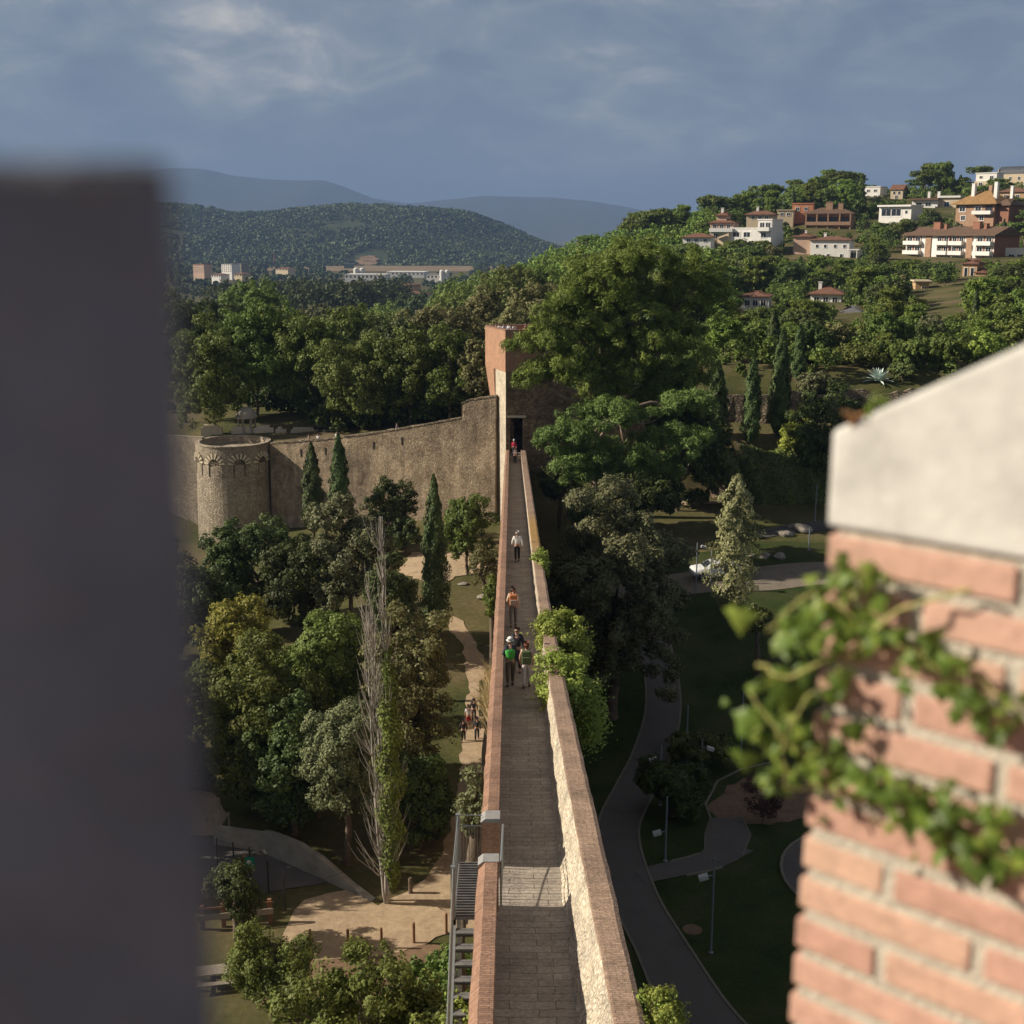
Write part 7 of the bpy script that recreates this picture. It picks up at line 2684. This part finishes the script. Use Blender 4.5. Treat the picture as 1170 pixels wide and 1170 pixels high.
def backpack(label, root, col, h=1.72, w=.30, hh=.46, pocket=None):
    k = h / 1.72
    t = thing('backpack', label, 'backpack', tuple(root.location), root.rotation_euler.z)
    c = cloth('pack_%d_%d_%d' % tuple(int(x * 255) for x in col), col)
    MB().obox((0, -.21 * k, 1.22 * k), (1, 0, 0), (0, 1, 0), (0, 0, 1), w / 2 * k, .09 * k, hh / 2 * k).build('bag', c, t, bevel=.05, normals=True, smooth=False)
    MB().obox((0, -.315 * k, 1.14 * k), (1, 0, 0), (0, 1, 0), (0, 0, 1), w * .4 * k, .035 * k, hh * .25 * k).build('front_pocket', cloth('pk_%d' % int(sum(pocket or col) * 85), pocket) if pocket else c, t, bevel=.02, normals=True)
    for sg in (-1, 1):
        MB().tube([(sg * .10 * k, -.14 * k, 1.42 * k), (sg * .11 * k, .02 * k, 1.50 * k), (sg * .12 * k, .15 * k, 1.36 * k), (sg * .14 * k, .13 * k, 1.18 * k), (sg * .13 * k, -.12 * k, 1.04 * k)], .016 * k, 6).build('strap', c, t)
    return t


def on_walk(px, py):
    """point of the wall-walk floor seen at a photo position"""
    x, a, b = ray(px, py)
    t = (23.4 - CZ) / (b + .094 * a)
    return Vector((x * t, a * t, zf(a * t)))


GW = 'people on the rampart walk'
person('person with white hair in white jacket and black trousers, walking alone on the rampart walk', on_walk(591, 642) , 0.05, 1.74, 'white', (.74, .70, .64), (.025, .025, .03), (.45, .42, .38), group=GW, build=1.08)
p2 = person('person in beige top carrying an orange-brown backpack on the rampart walk', on_walk(586.5, 716), 0, 1.74, 'beige', (.52, .38, .28), (.22, .20, .19), (.06, .03, .02), group=GW)
backpack('orange-brown backpack on the person in beige top', p2, (.50, .17, .06), 1.74, .32, .48, (.42, .30, .22))
person('person with white cap and bright green vest, dark sleeves, at the parapet', on_walk(583, 784), .1, 1.74, 'navy', (.03, .035, .05), (.12, .11, .08), (.3, .28, .26), hat=(.78, .76, .72), vest=('green', (.07, .42, .07)), group=GW, stride=.14)
person('person in black clothes and sunglasses facing the viewer beside the green vest', on_walk(590.5, 770), math.pi - .15, 1.76, 'black', (.02, .02, .024), (.03, .03, .035), (.05, .03, .02), glasses=True, group=GW, stride=.12)
p5 = person('person with reddish hair and bare shoulders, pale trousers, nearest the caper bush', on_walk(601.5, 786), -.05, 1.66, 'pink', (.55, .38, .30), (.50, .47, .52), (.16, .05, .025), sleeves='none', long_hair=True, group=GW, stride=.15)
backpack('dark green backpack on the reddish-haired person', p5, (.07, .10, .04), 1.66, .34, .5)
p6 = person('person in dark clothes with pale bag, last one before the gate doorway', Vector((.33, 126.3, zf(126.3))), 0, 1.70, 'dusk', (.05, .04, .05), (.02, .02, .03), (.08, .05, .04), group=GW)
backpack('pale pinkish shoulder bag on the person before the doorway', p6, (.55, .40, .33), 1.7, .34, .2)
p7 = person('person in red jacket with white cap just inside the gate doorway', Vector((.22, 129.85, zf(128.6) + .5)), math.pi, 1.70, 'red', (.50, .02, .05), (.03, .03, .04), (.06, .04, .03), hat=(.62, .68, .66), group=GW, vest=('pinkish', (.55, .03, .09)))
person('person in dark clothes standing within the dark doorway of the gate tower', Vector((.30, 131.75, zf(130.4) + .0)), math.pi, 1.80, 'charcoal', (.04, .04, .045), (.03, .03, .035), (.05, .03, .02), group=GW)

GL = 'people on the sand path'
person('person in white shirt and red shorts walking on the sand path', hit(535.5, 832), .1, 1.76, 'whitelil', (.66, .60, .66), (.34, .03, .03), (.06, .04, .03), shorts=True, sleeves='short', group=GL)
person('person in black with a dark cap, ahead of the white shirt on the sand path', hit(541.5, 824), .05, 1.74, 'inkblack', (.018, .02, .03), (.03, .03, .035), (.02, .02, .02), hat=(.025, .025, .03), group=GL)
person('person in dark grey top and dark trousers, closest to the rampart on the sand path', hit(545, 846), 0, 1.74, 'slate', (.035, .045, .05), (.03, .035, .05), (.03, .02, .02), group=GL)
person('person in dark clothes half hidden by the browning tree beside the path', hit(529.5, 848), 0, 1.72, 'umber', (.035, .028, .025), (.04, .035, .03), (.03, .02, .02), group=GL)

GT = 'people on the gate tower top'
deck = 25.0 - 1.35
for i, (x, y, c, lab, f) in enumerate([(-1.35, 134.6, (.75, .72, .72), 'person in white top at the back corner of the gate tower, first from that corner', 2.8),
                                       (-.85, 134.3, (.70, .66, .68), 'person in pale top, second from the back corner on the gate tower', 3.3),
                                       (-.35, 134.7, (.62, .60, .66), 'person in lilac-white top in the middle of the gate tower group', 2.6),
                                       (.25, 134.2, (.76, .73, .70), 'person in white top ending the pale-clad group on the gate tower', 3.6),
                                       (-1.7, 135.4, (.05, .05, .06), 'person in dark top behind the pale-clad group on the gate tower', 2.2),
                                       (1.5, 134.8, (.30, .20, .14), 'person in brown top standing apart on the gate tower', 1.0),
                                       (2.6, 135.2, (.05, .045, .05), 'person in black leaning at the far rim of the gate tower', -.6),
                                       (3.2, 135.3, (.10, .06, .05), 'person in dark red-brown top nearest the pine on the gate tower', -.9)]):
    person(lab, (x, y, deck), f, 1.70 + .02 * (i % 3), 'gt%d' % i, c, (.06, .06, .09), (.04 + .02 * i % .1, .03, .02), group=GT, stride=.04, sleeves='short' if i % 2 else 'long', skin='skin' if i % 2 else 'skin_dark')
GC = 'people behind the city wall'
for x, y, c, lab, f in [(337, 500, (.50, .36, .30), 'person in pinkish top behind the city wall near the iron fence', 1.5), (349, 499, (.68, .64, .62), 'person in pale top leaning on the city wall close to the tower', 2.8), (373, 494, (.76, .75, .74), 'person with white top looking over the middle of the city wall', 3.0), (447, 484, (.22, .22, .28), 'person in blue-grey top on the upper stretch of the city wall', 1.2)]:
    s = (A.x - (x - 585) / F * 138) / (-d2.x)
    q = A + d2 * s + nb * 1.25
    zt_ = float(np.interp(s, [a for a, _ in prof], [c_ for _, c_ in prof]))
    person(lab, (q.x, q.y, zt_ - 1.22), f, 1.72, 'cw%d' % x, c, (.07, .07, .09), (.05, .03, .02), group=GC, stride=.05)

# ------------------------------------------------------------------ the tower underfoot: merlons on either side of the view
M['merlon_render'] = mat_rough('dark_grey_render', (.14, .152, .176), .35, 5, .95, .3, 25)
YS = .38
xr0, xr1 = at(197, 190, YS).x, at(250, 1200, YS).x
zt0 = at(100, 181, YS).z
z12 = at(240, 1200, YS).z
zb0 = 33.345
xr1 += (xr1 - xr0) / (zt0 - z12) * (z12 - zb0)

xb0, xb1 = xr0 * .8 / YS - .04, xr1 * .8 / YS - .04
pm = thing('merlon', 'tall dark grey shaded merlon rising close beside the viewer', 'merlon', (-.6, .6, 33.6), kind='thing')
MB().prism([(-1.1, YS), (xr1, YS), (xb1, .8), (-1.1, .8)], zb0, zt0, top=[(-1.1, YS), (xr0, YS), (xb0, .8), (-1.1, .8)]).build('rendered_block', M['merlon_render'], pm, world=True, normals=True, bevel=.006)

# brick merlon: real bricks with raked joints; the face turns towards the sun
M['fore_brick'] = None
m, nt, out = new_mat('handmade_brick')
L = nt.links.new
geo = nt.nodes.new('ShaderNodeNewGeometry')
rr_ = ramp(nt, [(0, (.56, .325, .245)), (.35, (.64, .395, .295)), (.6, (.60, .355, .27)), (.8, (.67, .44, .315)), (1, (.62, .39, .31))], geo.outputs['Random Per Island'])
n1 = N(nt, 'ShaderNodeTexNoise', i_Scale=38.0, i_Detail=7.0, i_Roughness=.7)
L(geo.outputs['Position'], n1.inputs['Vector'])
r1 = ramp(nt, [(.3, (.72,) * 3), (.7, (1.14,) * 3)], n1.outputs['Fac'])
mx = N(nt, 'ShaderNodeMix', data_type='RGBA', blend_type='MULTIPLY')
mx.inputs[0].default_value = 1
L(rr_.outputs[0], mx.inputs[6]); L(r1.outputs[0], mx.inputs[7])
b_ = N(nt, 'ShaderNodeBsdfPrincipled', i_Roughness=.9)
L(mx.outputs[2], b_.inputs['Base Color'])
bp = N(nt, 'ShaderNodeBump', i_Strength=.5, i_Distance=.003)
L(n1.outputs['Fac'], bp.inputs['Height']); L(bp.outputs[0], b_.inputs['Normal'])
L(b_.outputs[0], out.inputs[0])
M['fore_brick'] = m
M['mortar'] = mat_rough('lime_mortar', (.57, .52, .42), .14, 30, .95, .4, 120)
M['lime_cap'] = mat_rough('lime_coping', (.66, .645, .59), .3, 5, .95, .06, 60, col2=(.72, .71, .67))

YL = 1.58
pA = at(944, 700, YL)
ang = R(48)
fd = Vector((math.sin(ang), -math.cos(ang), 0))        # along the face, towards the viewer's right
fn_ = Vector((-math.cos(ang), -math.sin(ang), 0))      # outward normal
bmn = thing('merlon', 'sunlit red brick merlon with a pale sloped coping, ivy hanging across it', 'merlon', (pA.x, pA.y, 33.4), kind='thing')
zc0 = at(948, 602, YL).z
bw, bh, mj = .245, .0445, .018
depth = .42
lean = -.03                                           # the left edge slopes out a little downwards
rb = random.Random(2)
b = MB()
bm_ = MB()
k = 0
z = zc0 - mj * .6 - bh
while z > 33.35:
    sh = (zc0 - z) * lean
    off = (k % 2) * .125
    L0 = -off * .0
    s0 = sh
    first = True
    s = s0
    while s < .75:
        Lb = (.118 if (first and k % 2) else bw)
        hx = Lb / 2
        jj = rb.uniform(-.0025, .0025)
        c = pA + fd * (s + hx) + fn_ * (jj - .0575)
        c.z = z + bh / 2 + rb.uniform(-.001, .001)
        b.obox(c, fd, fn_, (0, 0, 1), hx, .0575, bh / 2)
        s += Lb + mj
        first = False
    # end bricks going back from the far corner
    yb = .13
    while yb < depth:
        c = pA + fd * (s0 + .057) - fn_ * (yb + .11)
        c.z = z + bh / 2
        b.obox(c, fn_, fd, (0, 0, 1), .11, .057 + rb.uniform(-.002, .002), bh / 2)
        yb += .235
    z -= bh + mj
    k += 1
o = b.build('brickwork', M['fore_brick'], bmn, world=True, bevel=.004)
zz0 = 33.36
q0 = pA + fd * (.010 + (zc0 - zz0) * lean) - fn_ * .004
t0 = pA + fd * .010 - fn_ * .004
poly0 = [q0, pA + fd * .95 - fn_ * .004, pA + fd * .95 - fn_ * depth, q0 - fn_ * depth]
poly1 = [t0, pA + fd * .95 - fn_ * .004, pA + fd * .95 - fn_ * depth, t0 - fn_ * depth]
MB().prism([(p.x, p.y) for p in poly0], zz0, zc0, top=[(p.x, p.y) for p in poly1]).build('mortar', M['mortar'], bmn, world=True, normals=True)
# gabled coping
zl_, zr_ = at(948, 492, YL).z, None
pr = pA + fd * .27
gr = .535
b = MB()
rows = []
for j, n_ in enumerate((.006, -.0, -depth * .5, -depth)):
    row = []
    for s_, zz_ in ((-.004, zc0 + .002), (-.004, zl_), (.33, zl_ + .334 * gr), (.66, zl_ + .01), (.95, zc0 + .02), (.95, zc0 + .002)):
        v = pA + fd * s_ + fn_ * (.006 if j == 0 else n_ if j > 1 else .006)
        row.append((v.x, v.y, zz_))
    if j != 1:
        rows.append(row)
b.strip(rows, closed=True)
b.f.append(tuple(range(6))); b.m.append(0)
kk_ = (len(rows) - 1) * 6
b.f.append(tuple(kk_ + i for i in range(5, -1, -1))); b.m.append(0)
b.build('coping', M['lime_cap'], bmn, world=True, normals=True, bevel=.007)
# base of the tower under both merlons, below the view
bt = thing('lookout_tower', 'brick lookout tower carrying the two merlons at the top of the rampart walk', 'tower', (0, -2, 0), kind='thing')
MB().box(-3.5, 3.5, -4, 1.45, -1, 33.34).build('tower_shaft', M['brick_w'], bt, world=True)
MB().prism([(.3, 1.453), (1.4, 1.453), (1.4, 2.0), (.3, 2.0)], 31.5, 33.34).build('corbel', M['brick_w'], bt, world=True, normals=True)

# ivy over the brick merlon
rng = np.random.default_rng(88)
iv_t = thing('ivy', 'green ivy trailing across the sunlit brick merlon', 'ivy', (pA.x, pA.y, pA.z))


def onface(px, py, out=.0):
    """point on the merlon's face plane seen at a photo position"""
    d = Vector(ray(px, py))
    o_ = Vector((0, 0, CZ))
    t = (Vector((pA.x, pA.y, 0)) - Vector((0, 0, 0))).dot(fn_) / d.dot(fn_)
    return o_ + d * t + fn_ * out


stems = [[(1200, 820), (1130, 775), (1060, 742), (1000, 715), (950, 668), (925, 690), (900, 715)],
         [(1200, 1000), (1120, 950), (1050, 915), (985, 885), (935, 835), (905, 800), (880, 770)],
         [(1120, 668), (1040, 690), (985, 735), (930, 760), (890, 740)],
         [(1010, 720), (955, 770), (925, 830), (930, 880), (985, 905)],
         [(1060, 740), (1120, 790), (1180, 830)], [(960, 650), (1000, 655), (1040, 665)]]
mbs = MB()
lv, lf_, = [], []
for si, st2 in enumerate(stems):
    pts = []
    for i in range(len(st2) - 1):
        for q in np.linspace(0, 1, 6)[:-1]:
            x = st2[i][0] + (st2[i + 1][0] - st2[i][0]) * q
            y = st2[i][1] + (st2[i + 1][1] - st2[i][1]) * q
            pts.append(onface(x, y, .012 + .02 * rng.random() + (.05 if x < 950 else 0)))
    mbs.tube(pts, [.0015 if si != 2 else .0026] * len(pts), 6)
LP = [(-.0, -.1), (.42, -.42), (.62, -.05), (1.0, -.02), (.62, .42), (.38, .38), (.30, .95), (0, 1.25)]
outl = [(.0, -.12), (.30, -.40), (.55, -.12), (.92, .02), (.55, .34), (.40, .62), (.18, .82), (0, 1.15), (-.18, .82), (-.40, .62), (-.55, .34), (-.92, .02), (-.55, -.12), (-.30, -.40)]


def ivy_leaf(c, nrm, upv, s):
    side = upv.cross(nrm).normalized()
    upv = nrm.cross(side).normalized()
    k0 = len(lv)
    lv.append(tuple(c + upv * s * .15 + nrm * s * .06))
    for (a, e) in outl:
        cup = -.22 * abs(a) * s - .10 * max(0, e - .4) * s
        lv.append(tuple(c + side * a * s * .62 + upv * e * s * .62 + nrm * cup))
    n = len(outl)
    for i in range(n):
        lf_.append((k0, k0 + 1 + i, k0 + 1 + (i + 1) % n))


def leaves_at(px, py, n, spread, smin, smax, outr):
    for _ in range(int(n * 1.2)):
        c = onface(px + rng.normal() * spread, py + rng.normal() * spread * .8, abs(rng.normal()) * outr + .012)
        nv_ = (fn_ * 1.0 + Vector(rng.normal(size=3)) * .55 + Vector((0, 0, .25))).normalized()
        upv = Vector((rng.normal() * .6, rng.normal() * .6, -1 + rng.normal() * .6))
        ivy_leaf(c, nv_, upv, rng.uniform(smin, smax))


for (x, y, n, sp) in [(975, 655, 13, 17), (1015, 665, 8, 13), (950, 690, 18, 20), (920, 720, 22, 20), (985, 715, 15, 18), (1030, 722, 9, 13), (1065, 745, 12, 14), (1100, 765, 10, 14), (1130, 790, 8, 13), (1160, 800, 8, 14),
                      (900, 790, 20, 21), (930, 775, 16, 20), (885, 830, 13, 16), (925, 835, 20, 20), (945, 870, 18, 18), (985, 885, 18, 17), (1020, 895, 16, 16), (1055, 920, 18, 18), (1090, 940, 16, 17), (1125, 960, 14, 17), (1160, 985, 14, 17), (1150, 920, 8, 16), (905, 880, 10, 14), (960, 740, 8, 16), (1095, 905, 8, 14), (985, 820, 3, 8), (1135, 835, 4, 9)]:
    leaves_at(x, y, n, sp, .013, .034, .02)
for x, y, s_ in ((925, 775, .052), (880, 805, .046), (875, 850, .046), (985, 825, .04), (870, 690, .05), (1125, 980, .04)):
    ivy_leaf(onface(x, y, .06 if x < 930 else .03), (fn_ + Vector(rng.normal(size=3)) * .25).normalized(), Vector((rng.normal() * .3, rng.normal() * .3, -1)), s_)
mbs.build('stem', M['ivy_stem'] if 'ivy_stem' in M else mat_rough('ivy_stem', (.36, .34, .10), .2, 20, .7, 0), iv_t, world=True, smooth=True)
me = MB()
me.v, me.f, me.m = lv, lf_, [0] * len(lf_)
me.build('leaves', LEAF['ivy'], iv_t, world=True, smooth=True)
# a little dry weed on the coping ledge
wd = thing('weed', 'small reddish weed growing on the edge of the pale coping', 'weed', tuple(at(975, 478, YL - .02)))
b = MB()
for i in range(26):
    a = rng.uniform(0, 6.28)
    L_ = rng.uniform(.006, .018)
    b.tube([(0, 0, -.012), (.5 * L_ * math.cos(a), .5 * L_ * math.sin(a), L_ * .3), (L_ * math.cos(a), L_ * math.sin(a), L_ * .45)], [.0015, .0025, .001], 4)
b.build('stems', mat_rough('red_stem', (.30, .15, .06), .3, 40, .8, 0), wd)
b = MB()
for i in range(14):
    a = rng.uniform(0, 6.28)
    c = Vector((.028 + .012 * math.cos(a), -.01, .012 + .012 * math.sin(a)))
    b.obox(c, Vector(rng.normal(size=3)).normalized(), Vector(rng.normal(size=3)).normalized(), (0, 0, 1), .007, .001, .005)
b.build('leaves', LEAF['bright'], wd)
